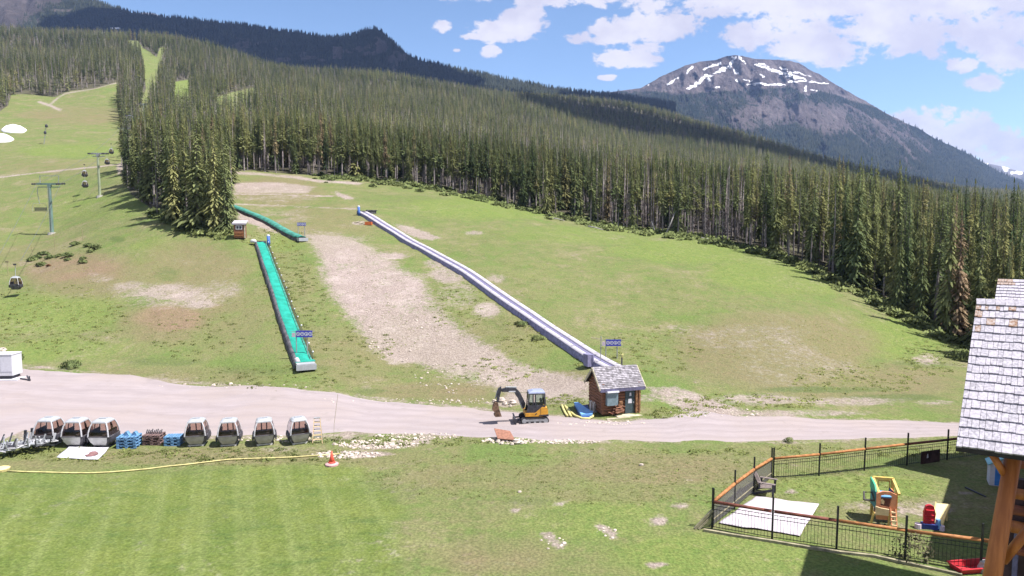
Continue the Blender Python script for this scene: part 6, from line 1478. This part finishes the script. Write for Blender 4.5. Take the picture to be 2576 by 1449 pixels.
for u, v, wpx, lab, hk in ((2300, 1410, 90, 'brownish scrubby bush at the foot of the near playground fence', .75), (180, 925, 46, 'green bush at the roadside right of the white container', .35), (1345, 800, 1, '', 0), (1353, 853, 36, 'low leafy bush left of the lilac conveyor', .22), (1313, 818, 34, 'low grey green bush close against the lilac conveyor', .25), (2420, 905, 60, 'leafy bush beside the left edge of the shingle roof', .4), (1985, 1113, 24, 'small weed tuft on the lower road edge', .5), (40, 903, 40, 'dark green bush behind the white container', .35), (600, 1026, 1, '', 0)):
    if wpx < 2: continue
    b_ = G(u, v); s_ = wpx/ppm(b_); V_, F_, N_ = leaf_bush(320 if u == 2300 else 700, .5, .4, .8*hk/.75, int(u), .045); o_ = bush_mesh('bush', (V_*s_, F_, N_), M['scrub' if u == 2300 else 'shrub'], True); o_.location = b_; tag(o_, lab, 'bush')
# undergrowth along the forest edge and weedy tussocks on the slope
def tussocks(name, px, lo, hi, flat, mat, lab, leafn=14):
    Q_ = Gn(px[:, 0], px[:, 1]); Q_ = Q_[~np.isnan(Q_[:, 0])]; k_ = len(Q_); n_ = leafn
    s_ = rng.uniform(lo, hi, k_)[:, None]; th = rng.uniform(0, 6.28, (k_, n_)); q_ = np.sqrt(rng.random((k_, n_))); c_ = np.stack([np.cos(th)*q_*s_, np.sin(th)*q_*s_*.8, rng.uniform(.1, 1, (k_, n_))*(1-q_*.6)*s_*flat], -1)+Q_[:, None]
    a_ = rng.normal(size=(k_, n_, 3)); a_ /= np.linalg.norm(a_, axis=-1, keepdims=True); b__ = np.cross(a_, rng.normal(size=(k_, n_, 3))); b__ /= np.linalg.norm(b__, axis=-1, keepdims=True); l_ = (s_*.28)[..., None]*rng.uniform(.6, 1.4, (k_, n_, 1))
    V_ = np.stack([c_-a_*l_, c_-b__*l_*.6, c_+a_*l_, c_+b__*l_*.6], 2).reshape(-1, 3)
    F_ = np.arange(len(V_)).reshape(-1, 4); g_ = np.cross(V_[F_[:, 2]]-V_[F_[:, 0]], V_[F_[:, 3]]-V_[F_[:, 1]]); F_[g_[:, 2] < 0] = F_[g_[:, 2] < 0][:, ::-1]
    nv_ = np.repeat(rng.normal(size=(len(F_), 3))*.3+[0, -.15, 1], 4, axis=0); nv_ /= np.linalg.norm(nv_, axis=1, keepdims=True)
    tag(np_mesh(name, V_, F_, [mat], smooth=True, normals=nv_), lab, name.replace('_', ' '), kind='stuff')
edge_pts = np.array([(560, 590), (470, 575), (420, 555), (380, 530)]); e2 = np.array([(800, 446), (900, 453), (1050, 471), (1200, 500), (1300, 523), (1400, 551), (1500, 571), (1600, 584), (1700, 597), (1800, 612), (1900, 634), (2000, 666), (2100, 710), (2180, 748), (2250, 790), (2340, 836), (2440, 880)])
def along(P_, n): s_ = np.r_[0, np.cumsum(np.hypot(*(P_[1:]-P_[:-1]).T))]; q_ = rng.uniform(0, s_[-1], n); return np.c_[np.interp(q_, s_, P_[:, 0]), np.interp(q_, s_, P_[:, 1])]
pe = np.vstack([along(e2, 620)+np.c_[rng.normal(0, 5, 620), rng.normal(-4, 5, 620)], along(edge_pts, 130)+np.c_[rng.normal(0, 8, 130), rng.normal(0, 5, 130)]])
tussocks('undergrowth', pe, .5, 1.5, .8, M['shrub'], 'leafy undergrowth along the foot of the forest edge', 60)
wp = scatter_px(2600, [(720, 690, 60, 70, 0, 3), (760, 800, 70, 110, 0, 2), (690, 600, 90, 25, 0, 2), (550, 590, 60, 14, 0, 1), (900, 870, 90, 60, 0, .8), (1330, 850, 80, 50, 0, 1.2), (1150, 770, 80, 60, 0, 1), (120, 800, 200, 90, 0, 4), (500, 850, 120, 60, 0, 1), (1650, 880, 120, 60, 0, 1.4), (2350, 900, 90, 50, 0, 2), (2150, 960, 160, 40, 0, 1.5), (1500, 900, 60, 30, 0, .5), (700, 950, 200, 30, 0, 1), (1420, 1010, 60, 16, 0, .7), (1700, 1040, 80, 14, 0, .8), (1900, 1010, 200, 20, 0, 1), (1250, 930, 120, 30, 0, .6), (2100, 1135, 500, 14, 0, 1), (1000, 1110, 250, 12, 0, 1), (200, 1140, 250, 20, 0, 1), (620, 1145, 300, 16, 0, 1)])
tussocks('weeds', wp, .12, .40, .32, M['grass_blade'], 'low weedy tussocks on the slope and road verges', 16)
gp_ = scatter_px(9000, [(1000, 720, 420, 160, 0, 3), (1700, 760, 520, 150, 0, 3), (400, 720, 380, 130, 0, 3), (200, 560, 220, 60, 0, .8), (1200, 560, 420, 60, 0, 1.2), (2200, 880, 230, 90, 0, 1), (1600, 1200, 700, 70, 0, 1.6), (2050, 1240, 300, 60, 0, .5), (900, 950, 500, 40, 0, .8), (500, 1150, 480, 26, 0, .8)])
gp_ = gp_[(poly_sd(gp_[:, 0], gp_[:, 1], CLEAR) > 2)]
tussocks('grass_tufts', gp_, .05, .20, .3, M['grass_blade'], 'small scattered grass tufts over the meadow', 9)
for (u0, v0, u1, v1, z0, z1, lab, rr_) in ((1480, 573, 1517, 582, .3, .3, 'fallen pale log at the forest edge below the leaning trunk', .16), (1380, 551, 1420, 557, .3, .2, 'fallen log at the forest edge near the top of the slope', .15), (1590, 584, 1622, 589, .2, .3, 'short fallen log in the undergrowth of the forest edge', .14), (1760, 601, 1800, 612, .3, .3, 'fallen log in the undergrowth right of the leaning trunk', .15), (2290, 800, 2330, 818, .3, .6, 'grey fallen log in the shade of the right forest', .16), (990, 459, 1010, 463, .3, .5, 'fallen log on the crest at the top of the slope', .15)):
    a_ = G(u0, v0)+Vector((0, 0, z0)); b_ = G(u1, v1)+Vector((0, 0, z1)); m = MB(); m.tube([(0, 0, 0), (b_-a_)*.5+Vector((0, 0, .1)), b_-a_], [rr_, rr_*.8, rr_*.4], 7); tag(m.build('fallen_log', M['dead_wood'], loc=a_, smooth=True), lab, 'log')
for (u0, v0, u1, v1, lab) in ((1650, 589, 1640, 557, 'bleached leaning broken trunk at the forest edge'), (1673, 591, 1698, 534, 'thin pale trunk leaning right against the forest edge')):
    a_ = G(u0, v0); k = ppm(a_); m = MB(); m.tube([(0, 0, -.2), ((u1-u0)/k*.6, .2, (v0-v1)/k*.55), ((u1-u0)/k, .4, (v0-v1)/k)], [.17, .14, .06], 7); tag(m.build('leaning_trunk', M['dead_wood'], loc=a_, smooth=True), lab, 'trunk')

# ------------------------------------------------------------------ playground fence
def fence(name, lab, posts, rails, infill, extra=None):
    B = [G(u, v) for u, v, _ in posts]; Hs = [up_at(b_, t_) for b_, (_, _, t_) in zip(B, posts)]
    r = thing(name, lab, 'fence', B[0], group='fences around the playground'); O = B[0]
    for b_, h in zip(B, Hs): m = MB(); m.bar(b_-O-Vector((0, 0, .15)), b_-O+Vector((0, 0, h)), .075, .075); m.build('post', M['black_iron'], r)
    for i in range(len(B)-1):
        a_, b_ = B[i]-O, B[i+1]-O; ha, hb = Hs[i]*.66, Hs[i+1]*.66; up = Vector((0, 0, 1)); d = (b_-a_).normalized(); a2, b2 = a_+d*.06, b_-d*.06
        if rails[i]: m = MB(); m.tube([a2+up*ha, (a2+b2)/2+up*((ha+hb)/2), b2+up*hb], .085, 8); m.build('rail', M[rails[i]], r, smooth=True)
        m = MB(); n_ = max(6, int((b_-a_).length/.155))
        if infill[i] == 'bars':
            for f in (.86, .72): m.bar(a2+up*ha*f, b2+up*hb*f, .025, .026)
            m.bar(a2+up*.10, b2+up*.10, .025, .026)
            for q in range(1, n_):
                f = q/n_; c_ = a2.lerp(b2, f); hh = (ha+(hb-ha)*f); m.bar(c_+up*.05, c_+up*hh*.88, .013, .013)
            m.build('bar_panel', M['black_iron'], r)
        else:
            c0, c1 = a2+up*.12, b2+up*.12; c2, c3 = b2+up*hb*.9, a2+up*ha*.9; nr = d.cross(up)*.006
            m.add([c0+nr, c1+nr, c2+nr, c3+nr, c0-nr, c1-nr, c2-nr, c3-nr], [(0, 1, 2, 3), (7, 6, 5, 4)]); m.build('net_panel', M['net'], r)
            m = MB(); m.bar(c3, c2, .03, .03); m.bar(a2+up*.3*ha, b2+up*.3*hb, .06, .05); m.build('net_rail', M['timber'], r)
    return B, Hs, r
nf, nh, nr_ = fence('playground_fence', 'black bar fence with log rail on the near side of the playground', [(1791, 1329, 1227), (1942, 1356, 1250), (2104, 1380, 1273), (2276, 1406, 1297), (2466, 1438, 1317), (2670, 1475, 1340)], ['rail_red', 'rail_red', 'rail_log', 'rail_log', 'rail_log'], ['bars']*5)
sf, sh, _ = fence('playground_fence', 'netted fence with orange log rail slanting back along the left side of the playground', [(1793, 1326, 1228), (1847, 1282, 1182), (1895.5, 1241, 1149), (1940, 1205, 1127)], ['rail_log']*3, ['net']*3)
ff_, fh_, _ = fence('playground_fence', 'black bar fence with log rail on the far side of the playground', [(1945, 1205, 1127), (2060, 1197, 1115), (2174, 1184, 1101), (2281, 1171, 1089), (2382, 1157, 1080), (2470, 1145, 1070), (2600, 1130, 1060)], ['rail_log', 'rail_log', 'rail_log', 'rail_red', 'rail_red', 'rail_red'], ['bars']*6)
a_, b_ = G(1791, 1329), G(1748, 1331); hh = up_at(a_, 1284); m = MB(); m.bar((0, 0, .02), (a_.x-b_.x, a_.y-b_.y, hh), .10, .13); m.bar((.18, -.05, .02), (a_.x-b_.x, a_.y-b_.y, hh-.25), .07, .09); tag(m.build('corner_brace', M['timber'], loc=b_), 'slanted grey timber brace propping the left corner post of the fence', 'brace')
a_, b_ = G(2313, 1170), G(2360, 1163); m = MB(); hh = 32/ppm(a_); vx = b_-a_; m.bar((0, -.12, hh/2+.1), (vx.x, vx.y-.12, hh/2+.1), .04, hh); r = thing('fence_board', 'brown board with a small white mark hung on the far fence', 'board', a_)
m.build('panel', M['lodge_dark'], r); m = MB(); m.prism([(-.05, -.14), (.05, -.10), (.02, .16), (-.03, .1)], -.02, .0); mk = m.build('white_mark', M['sign_white'], r, loc=(vx.x*.33, vx.y*.33-.15, hh*.72))
q = [G(u, v) for u, v in ((1770, 1336), (1850, 1350), (1940, 1364), (2040, 1381), (2110, 1392), (2200, 1402), (2300, 1424), (2420, 1450))]; m = MB()
for i in range(len(q)-1): m.bar(q[i]-q[0]+Vector((0, 0, .06)), q[i+1]-q[0]+Vector((0, 0, .06)), .14, .12)
tag(m.build('timber_kerb', M['timber'], loc=q[0]), 'pale timber edging along the foot of the near playground fence', 'edging')

M['plastic_pink'] = simple('plastic_pink', (0.42, 0.17, 0.12), 0.5, 0.1)
# ------------------------------------------------------------------ in the playground
sheet([(1902, 1252), (2060, 1272), (2012, 1352), (1808, 1318)], 'big crumpled white sheet on the playground grass behind the near fence', 'ground_sheet', 'sheet_lilac', .03, 22, .09, .02)
p = G(1930, 1243); r = thing('garden_chair', 'weathered brown slatted garden chair beside the left fence', 'chair', p, R(62), scale=1.25)
m = MB()
for q in range(5): m.box(((q-2)*.115, .06-.0*q, .36), (.10, .5, .025), Matrix.Rotation(-.18, 3, 'X'))
m.build('seat', M['chair_wood'], r); m = MB()
for q in range(5): m.box(((q-2)*.118, .46, .72+.05*(2-abs(q-2))), (.105, .03, .85), Matrix.Rotation(-.42, 3, 'X'))
m.build('backrest', M['chair_wood'], r)
for s_ in (-1, 1):
    m = MB(); m.box((s_*.36, .0, .62), (.13, .75, .03)); m.build('armrest', M['chair_wood'], r)
    m = MB(); m.bar((s_*.34, -.28, 0), (s_*.34, -.28, .62), .05, .09); m.build('leg', M['charcoal'], r); m = MB(); m.bar((s_*.33, -.25, .34), (s_*.33, .60, .02), .04, .1); m.bar((s_*.34, .30, .3), (s_*.34, .30, .62), .04, .07); m.build('leg', M['charcoal'], r)

p = G(2222, 1318); k = ppm(p); r = thing('toddler_climber', 'tall plastic climber with peach front, yellow frame and teal side', 'play climber', p, R(-12), scale=1.12)
X = lambda x: (x-800)/6.44/1.4907/k            # from the close-up, in metres
def Zc(z): return (1150-z)/6.44/1.4907/k
m = MB()   # front arch panel
out = [(650, 1050), (640, 480), (760, 425), (900, 425), (1030, 480), (1000, 1050)]; inn = [(720, 740), (725, 520), (800, 495), (900, 500), (945, 540), (900, 770)]
o3 = [(X(a_), Zc(b_)) for a_, b_ in out]; i3 = [(X(a_), Zc(b_)) for a_, b_ in inn]; n6 = 6
for y0, y1 in ((-.04, .04),):
    vs = [(a_, y0, b_) for a_, b_ in o3]+[(a_, y0, b_) for a_, b_ in i3]+[(a_, y1, b_) for a_, b_ in o3]+[(a_, y1, b_) for a_, b_ in i3]
    fs = []
    for i in range(6):
        j = (i+1) % 6
        fs += [(i, j, 6+j, 6+i), (12+i, 18+i, 18+j, 12+j), (i, 12+i, 12+j, j), (6+i, 6+j, 18+j, 18+i)]
    m.add(vs, fs)
m.build('front_panel', M['plastic_peach'], r)
m = MB(); m.prism([(X(660), .3), (X(660), Zc(560)), (X(1000), Zc(560)), (X(1000), .3)], .40, .46); m.build('inner_panel', M['plastic_pink'], r)
m = MB(); m.prism([(X(600), Zc(900)), (X(595), Zc(720)), (X(690), Zc(750)), (X(860), Zc(770)), (X(855), Zc(910))], -.30, -.22); m.box((X(730), -.13, Zc(905)), (X(860)-X(600), .22, .05)); m.build('balcony', M['plastic_cream'], r)
m = MB(); m.prism([(X(740), Zc(700)), (X(720), Zc(620)), (X(760), Zc(590)), (X(800), Zc(640)), (X(790), Zc(720))], -.02, .04); m.build('steering_wheel', M['plastic_cream'], r)
for xa in (905, 1005): m = MB(); m.bar((X(xa), -.42, 0), (X(xa)+.02, -.08, Zc(780)), .05, .09); m.build('ladder_side', M['plastic_peach'], r)
for q in range(4): m = MB(); m.box((X(955), -.38+.08*q, .12+q*Zc(800)/4.4), (.22, .13, .07)); m.build('ladder_step', M['plastic_cream'], r)
for xa in (560, 870): m = MB(); m.bar((X(xa)-(.08 if xa < 700 else 0), -.20, 0), (X(xa)+.06, -.1, Zc(880)), .07, .07); m.build('leg', M['plastic_yellow'], r)
m = MB(); dd = .95; zt = Zc(135)-.34
for x_ in (X(690), X(1090)): m.bar((x_, dd, 0), (x_, dd, zt), .11); m.bar((x_, .05, Zc(480)), (x_, dd, zt), .10)
m.bar((X(690), dd, zt), (X(1100), dd, zt), .13, .12); m.bar((X(800), dd, zt-.1), (X(800), dd, .7), .05); m.bar((X(1030), dd, zt-.1), (X(1030), dd, .7), .05); m.bar((X(800), dd, zt-.12), (X(1030), dd, zt-.12), .05); m.bar((X(1110), .5, .2), (X(1110), .5, zt-.25), .09); m.build('back_frame', M['plastic_yellow'], r)
m = MB(); m.prism([(.10, Zc(470)), (dd, Zc(470)-.1), (dd, zt+.03), (.35, zt-.12), (.1, Zc(330)-.3)], X(650)-.03, X(650)+.05, axis='x'); m.build('side_panel', M['plastic_green'], r)
m = MB(); m.prism([(.05, .62), (dd, .62), (dd, Zc(470)-.1), (.05, Zc(470))], X(660)-.02, X(660)+.05, axis='x'); m.build('side_panel', M['plastic_teal'], r)
m = MB(); m.box((X(860), dd*.55, Zc(440)-.3), (X(1000)-X(720), dd*.8, .06)); m.build('platform', M['plastic_blue'], r)
m = MB(); m.prism([(.1, .3), (dd*.9, .3), (dd*.9, zt-.42), (.1, Zc(520))], X(1040), X(1040)+.05, axis='x'); m.build('side_panel', M['plastic_peach'], r)
m = MB(); m.box((X(1010), dd*.7, Zc(420)-.35), (.06, .3, .4)); m.build('panel_insert', M['plastic_navy'], r)
m = MB(); pts = [(X(420), .15, Zc(670)), (X(455), .5, Zc(560)), (X(620), .5, Zc(550)), (X(620), .15, Zc(675)), (X(420), .15, Zc(670))]; m.tube(pts, .05, 6); m.build('step_ring', M['plastic_grey'], r)

p = G(2335, 1328); k = ppm(p); r = thing('toddler_slide', 'small red and blue toy slide with a pale yellow chute', 'toy slide', p, R(-14))
m = MB(); V_ = []; nS_ = 8
for i in range(nS_+1):
    f = i/nS_; W_ = .44+.20*f; y_ = .05+1.15*f; z_ = .16+.72*f**.8; xc = .42+.62*f
    for x_, dz in ((-W_/2-.04, .12), (-W_/2, 0), (W_/2, 0), (W_/2+.04, .12), (W_/2+.04, -.05), (-W_/2-.04, -.05)): V_.append((xc+x_, y_, z_+dz))
F_ = []
for i in range(nS_):
    for q in range(6): a_ = i*6+q; b_ = i*6+(q+1) % 6; F_.append((a_, b_, b_+6, a_+6))
F_ += [(5, 4, 3, 2, 1, 0), tuple(nS_*6+q for q in range(6))]; m.add(V_, F_); m.build('chute', M['plastic_pale'], r)
for x_ in (.86, 1.22): m = MB(); m.bar((x_, 1.15, 0), (x_-.02, 1.15, .82), .06, .06); m.build('chute_leg', M['plastic_pale'], r)
m = MB(); m.prism([(-.24, .22), (.24, .22), (.28, .8), (.18, 1.15), (.05, 1.22), (-.05, 1.22), (-.18, 1.15), (-.26, .8)], -.10, .06); 
for z_ in (.45, .7, .95): m.box((0, -.13, z_), (.36, .10, .06))
m.build('ladder', M['plastic_red'], r)
m = MB(); m.prism([(-.45, 0), (.5, 0), (.34, .26), (-.30, .26)], -.22, .14); m.build('base', M['plastic_navy'], r)
for x_ in (-.5, .55): m = MB(); m.loft([m.ring((x_, -.1), .16, .2, 0, 10), m.ring((x_, -.1), .15, .18, .22, 10)]); m.build('foot', M['sign_pale'], r)
m = MB(); m.loft([m.ring((.42, -.05), .14, .2, .1, 10), m.ring((.42, .0), .10, .14, .5, 10)]); m.build('side_support', M['plastic_blue'], r)

p = G(2500, 1222); k = ppm(p); r = thing('playhouse', 'white toy playhouse with a blue door and teal roof behind the log pillar', 'playhouse', p, R(-28), scale=1.0)
m = MB(); m.box((.35, .5, .62), (1.15, 1.0, 1.24)); m.prism([(-.22, 1.24), (.92, 1.24), (.35, 1.62)], .02, .98); m.build('wall', M['sign_white'], r)
m = MB()
for s_ in (-1, 1): m.box((.35+s_*.34, .5, 1.46), (.86, 1.16, .06), Matrix.Rotation(s_*.58, 3, 'Y'))
m.build('roof', M['play_roof'], r); m = MB(); m.box((.38, -.02, .62), (.72, .05, 1.12)); dr = m.build('door', M['play_door'], r)
m = MB()
for x_ in (.26, .50): m.box((x_, -.05, .98), (.09, .02, .12)); m.box((x_+.01, -.05, .72), (.12, .02, .03))
m.build('cutout', M['plastic_navy'], dr)
a_ = G(2448, 1434); r = thing('red_sled', 'red plastic sled lying in the shade at the foot of the lodge', 'sled', a_, R(8))
m = MB(); m.loft([[(-.85, -.3, .02), (.85, -.3, .02), (.85, .3, .02), (-.85, .3, .02)], [(-.95, -.4, .26), (1.0, -.4, .26), (1.0, .4, .26), (-.95, .4, .26)]], cap1=False); m.build('shell', M['plastic_red'], r)
m = MB(); m.tube([(-.95, -.4, .27), (1, -.4, .27), (1, .4, .27), (-.95, .4, .27), (-.95, -.4, .27)], .035, 6); m.build('rim', M['plastic_red'], r)
rock(2482, 1440, 46, 'grey boulder at the foot of the log pillar', None, .9, 'concrete')
a_, b_ = G(2428, 1228), G(2480, 1252); m = MB(); m.bar((0, 0, .06), (b_-a_)+Vector((0, 0, .06)), .07, .07); tag(m.build('dark_stick', M['charcoal'], loc=a_), 'dark stick lying on the shaded grass of the playground', 'stick')

# ------------------------------------------------------------------ lodge at the right
A_ = Vector(pd(2405, 1124, 15.5)); B_ = Vector(pd(2456, 763, 19.0)); e = Vector((1.07, -.65, 0)).normalized(); upv = (B_-A_); SL = upv.length; upv.normalize(); nn = e.cross(upv).normalized()
if nn.z < 0: nn = -nn
r = thing('lodge', 'timber lodge with weathered shake roof and varnished log pillar at the right edge', 'building', (A_.x, A_.y, 0)); O = Vector((A_.x, A_.y, 0))
rd = random.Random(12); rf = MB(); W_ = 6.5; o0 = A_-O
c0 = [o0, o0+e*W_, o0+e*W_+upv*SL, o0+upv*SL]; rf.add([q-nn*.14 for q in c0]+c0, [(3, 2, 1, 0), (4, 5, 6, 7), (0, 1, 5, 4), (1, 2, 6, 5), (2, 3, 7, 6), (3, 0, 4, 7)], 3)
def pick(j, x):
    if j >= 13 and rd.random() < (j-11.5)/6*max(0, 1-x/1.1): return 2
    return 0 if rd.random() < .5 else 1
shingles(rf, o0+nn*.005, e, upv, W_, SL, 17, .07, .22, 2, rd, .024, pick)
for i in range(30): w_ = .22; x_ = i*w_; q = o0+upv*(SL+.01)+e*x_; rf.bar(q+nn*.05, q+e*(w_-.01)+nn*(.05+rd.uniform(0, .02)), .24, .04, 1, up=nn)
main_roof = rf.build('roof', [M['shingle'], M['shingle2'], M['shingle3'], M['under']], r)
m = MB(); m.bar(o0-nn*.20+upv*.12, o0+e*W_-nn*.20+upv*.12, .06, .12); m.build('fascia', M['under'], main_roof)
C_ = Vector(pd(2501, 764, 26.4)); D_2 = Vector(pd(2510, 704, 29.0)); up2 = D_2-C_; SL2 = up2.length; up2.normalize(); n2_ = e.cross(up2).normalized(); n2_ = -n2_ if n2_.z < 0 else n2_
rf = MB(); o1 = C_-O; W2_ = 7.0; c0 = [o1, o1+e*W2_, o1+e*W2_+up2*SL2, o1+up2*SL2]; rf.add([q-n2_*.14 for q in c0]+c0, [(3, 2, 1, 0), (4, 5, 6, 7), (0, 1, 5, 4), (1, 2, 6, 5), (2, 3, 7, 6), (3, 0, 4, 7)], 3)
shingles(rf, o1+n2_*.005, e, up2, W2_, SL2, 8, .08, .24, 2, rd, .028, lambda j, x: 2 if (j > 5 and x < .6) else (0 if rd.random() < .35 else 1)); rf.build('roof', [M['shingle'], M['shingle2'], M['shingle3'], M['under']], r)
# pillar, brace, rail logs and wall
t_ = Vector(pd(2551, 1136, 15.7)); b_ = Vector(pd(2493, 1470, 15.7)); dl = (b_-t_); ft = t_+dl*(t_.z/(t_.z-b_.z)); m = MB(); m.tube([ft-O, t_+(ft-t_)*.35-O, t_-O], [.235, .20, .17], 18); m.build('log_pillar', M['pillar_log'], r, smooth=True)
q0, q1 = Vector(pd(2496, 1143, 15.75)), Vector(pd(2534, 1204, 15.72)); m = MB(); m.tube([q0-O, q1-O], .085, 10); m.build('log_brace', M['pillar_log'], r, smooth=True)
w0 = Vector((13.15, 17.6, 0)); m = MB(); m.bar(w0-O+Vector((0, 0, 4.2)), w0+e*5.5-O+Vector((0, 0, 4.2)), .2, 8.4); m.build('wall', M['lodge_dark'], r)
wf = w0-e*.25+Vector((.2, -.55, 0))
for zc, rr_, mt in ((8.95, .16, 'lodge_wood'), (8.1, .14, 'pillar_log'), (7.66, .13, 'lodge_wood'), (7.2, .16, 'pillar_log'), (6.6, .13, 'lodge_wood'), (10.0, .14, 'lodge_wood'), (9.45, .12, 'lodge_wood')):
    m = MB(); m.tube([wf-O+Vector((0, 0, zc)), wf+e*5-O+Vector((0, 0, zc-.05))], rr_, 10); m.build('rail_log', M[mt], r, smooth=True)
for q in range(5): m = MB(); c_ = wf+e*(.35+q*.6); m.tube([c_-O+Vector((0, 0, 8.1)), c_-O+Vector((.05, 0, 8.95))], .07, 8); m.build('baluster', M['log_end'], r, smooth=True)
q0, q1 = Vector(pd(2522, 1412, 15.9)), Vector(pd(2600, 1318, 15.6)); m = MB(); m.tube([q0-O, q1-O], .11, 10); m.build('log_brace', M['pillar_log'], r, smooth=True)
for q in range(3): c_ = wf+e*(.2+.55*q); m = MB(); m.tube([c_-O+Vector((0, .1, 5.2)), c_-O+Vector((0, .1, 7.1))], .06, 8); m.build('downpipe', M['lilac_groove'], r)
m = MB(); m.bar(w0-O+Vector((.2, -1.0, 2.6)), w0+e*5-O+Vector((.2, -1.0, 2.6)), 1.6, 5.2); m.build('plinth', M['concrete'], r)
# unseen wing beyond the frame, added and shaped to cast the playground's shadow
m = MB(); ft_ = [(24.3, 28.5), (27.4, 32.5), (32.9, 39.7), (35.5, 43.1), (47, 37.6), (35, 21.6)]; m.prism(ft_[::-1], 0, 10, axis='z'); m.v = [tuple(Vector(v_)-O) for v_ in m.v]; m.build('unseen_wing', M['lodge_wood'], r)
m = MB(); m.prism([(37.4, 10), (43.0, 10), (40.2, 16)], 32.5, 44, axis='x'); m.v = [tuple(Vector(v_)-O) for v_ in m.v]; m.build('unseen_gable', M['shingle'], r)

# ------------------------------------------------------------------ air
zs_ = [float(GZ.min())] + [min(v_[2] for v_ in o_.bound_box) for o_ in S.objects if o_.type == 'MESH' and o_.get('category') == 'mountain']
zb, ztop = min(zs_)-1, max(max(v_[2] for v_ in o_.bound_box) for o_ in S.objects if o_.type == 'MESH' and o_.get('category') == 'mountain')+25
hm = bpy.data.materials.new('air'); hm.use_nodes = True; t = NT(hm.node_tree)
pv = t.n('ShaderNodeVolumePrincipled'); pv.inputs['Color'].default_value = (0.38, 0.56, 1.0, 1); pv.inputs['Density'].default_value = 5.0e-5
o = t.n('ShaderNodeOutputMaterial'); t.l(pv.outputs[0], o.inputs['Volume'])
m = MB(); m.box((0, 4000, (zb+ztop)/2), (14000, 8400, ztop-zb)); hz_ = m.build('haze', hm); tag(hz_, 'thin blue mountain haze filling the valley', 'haze', kind='stuff')
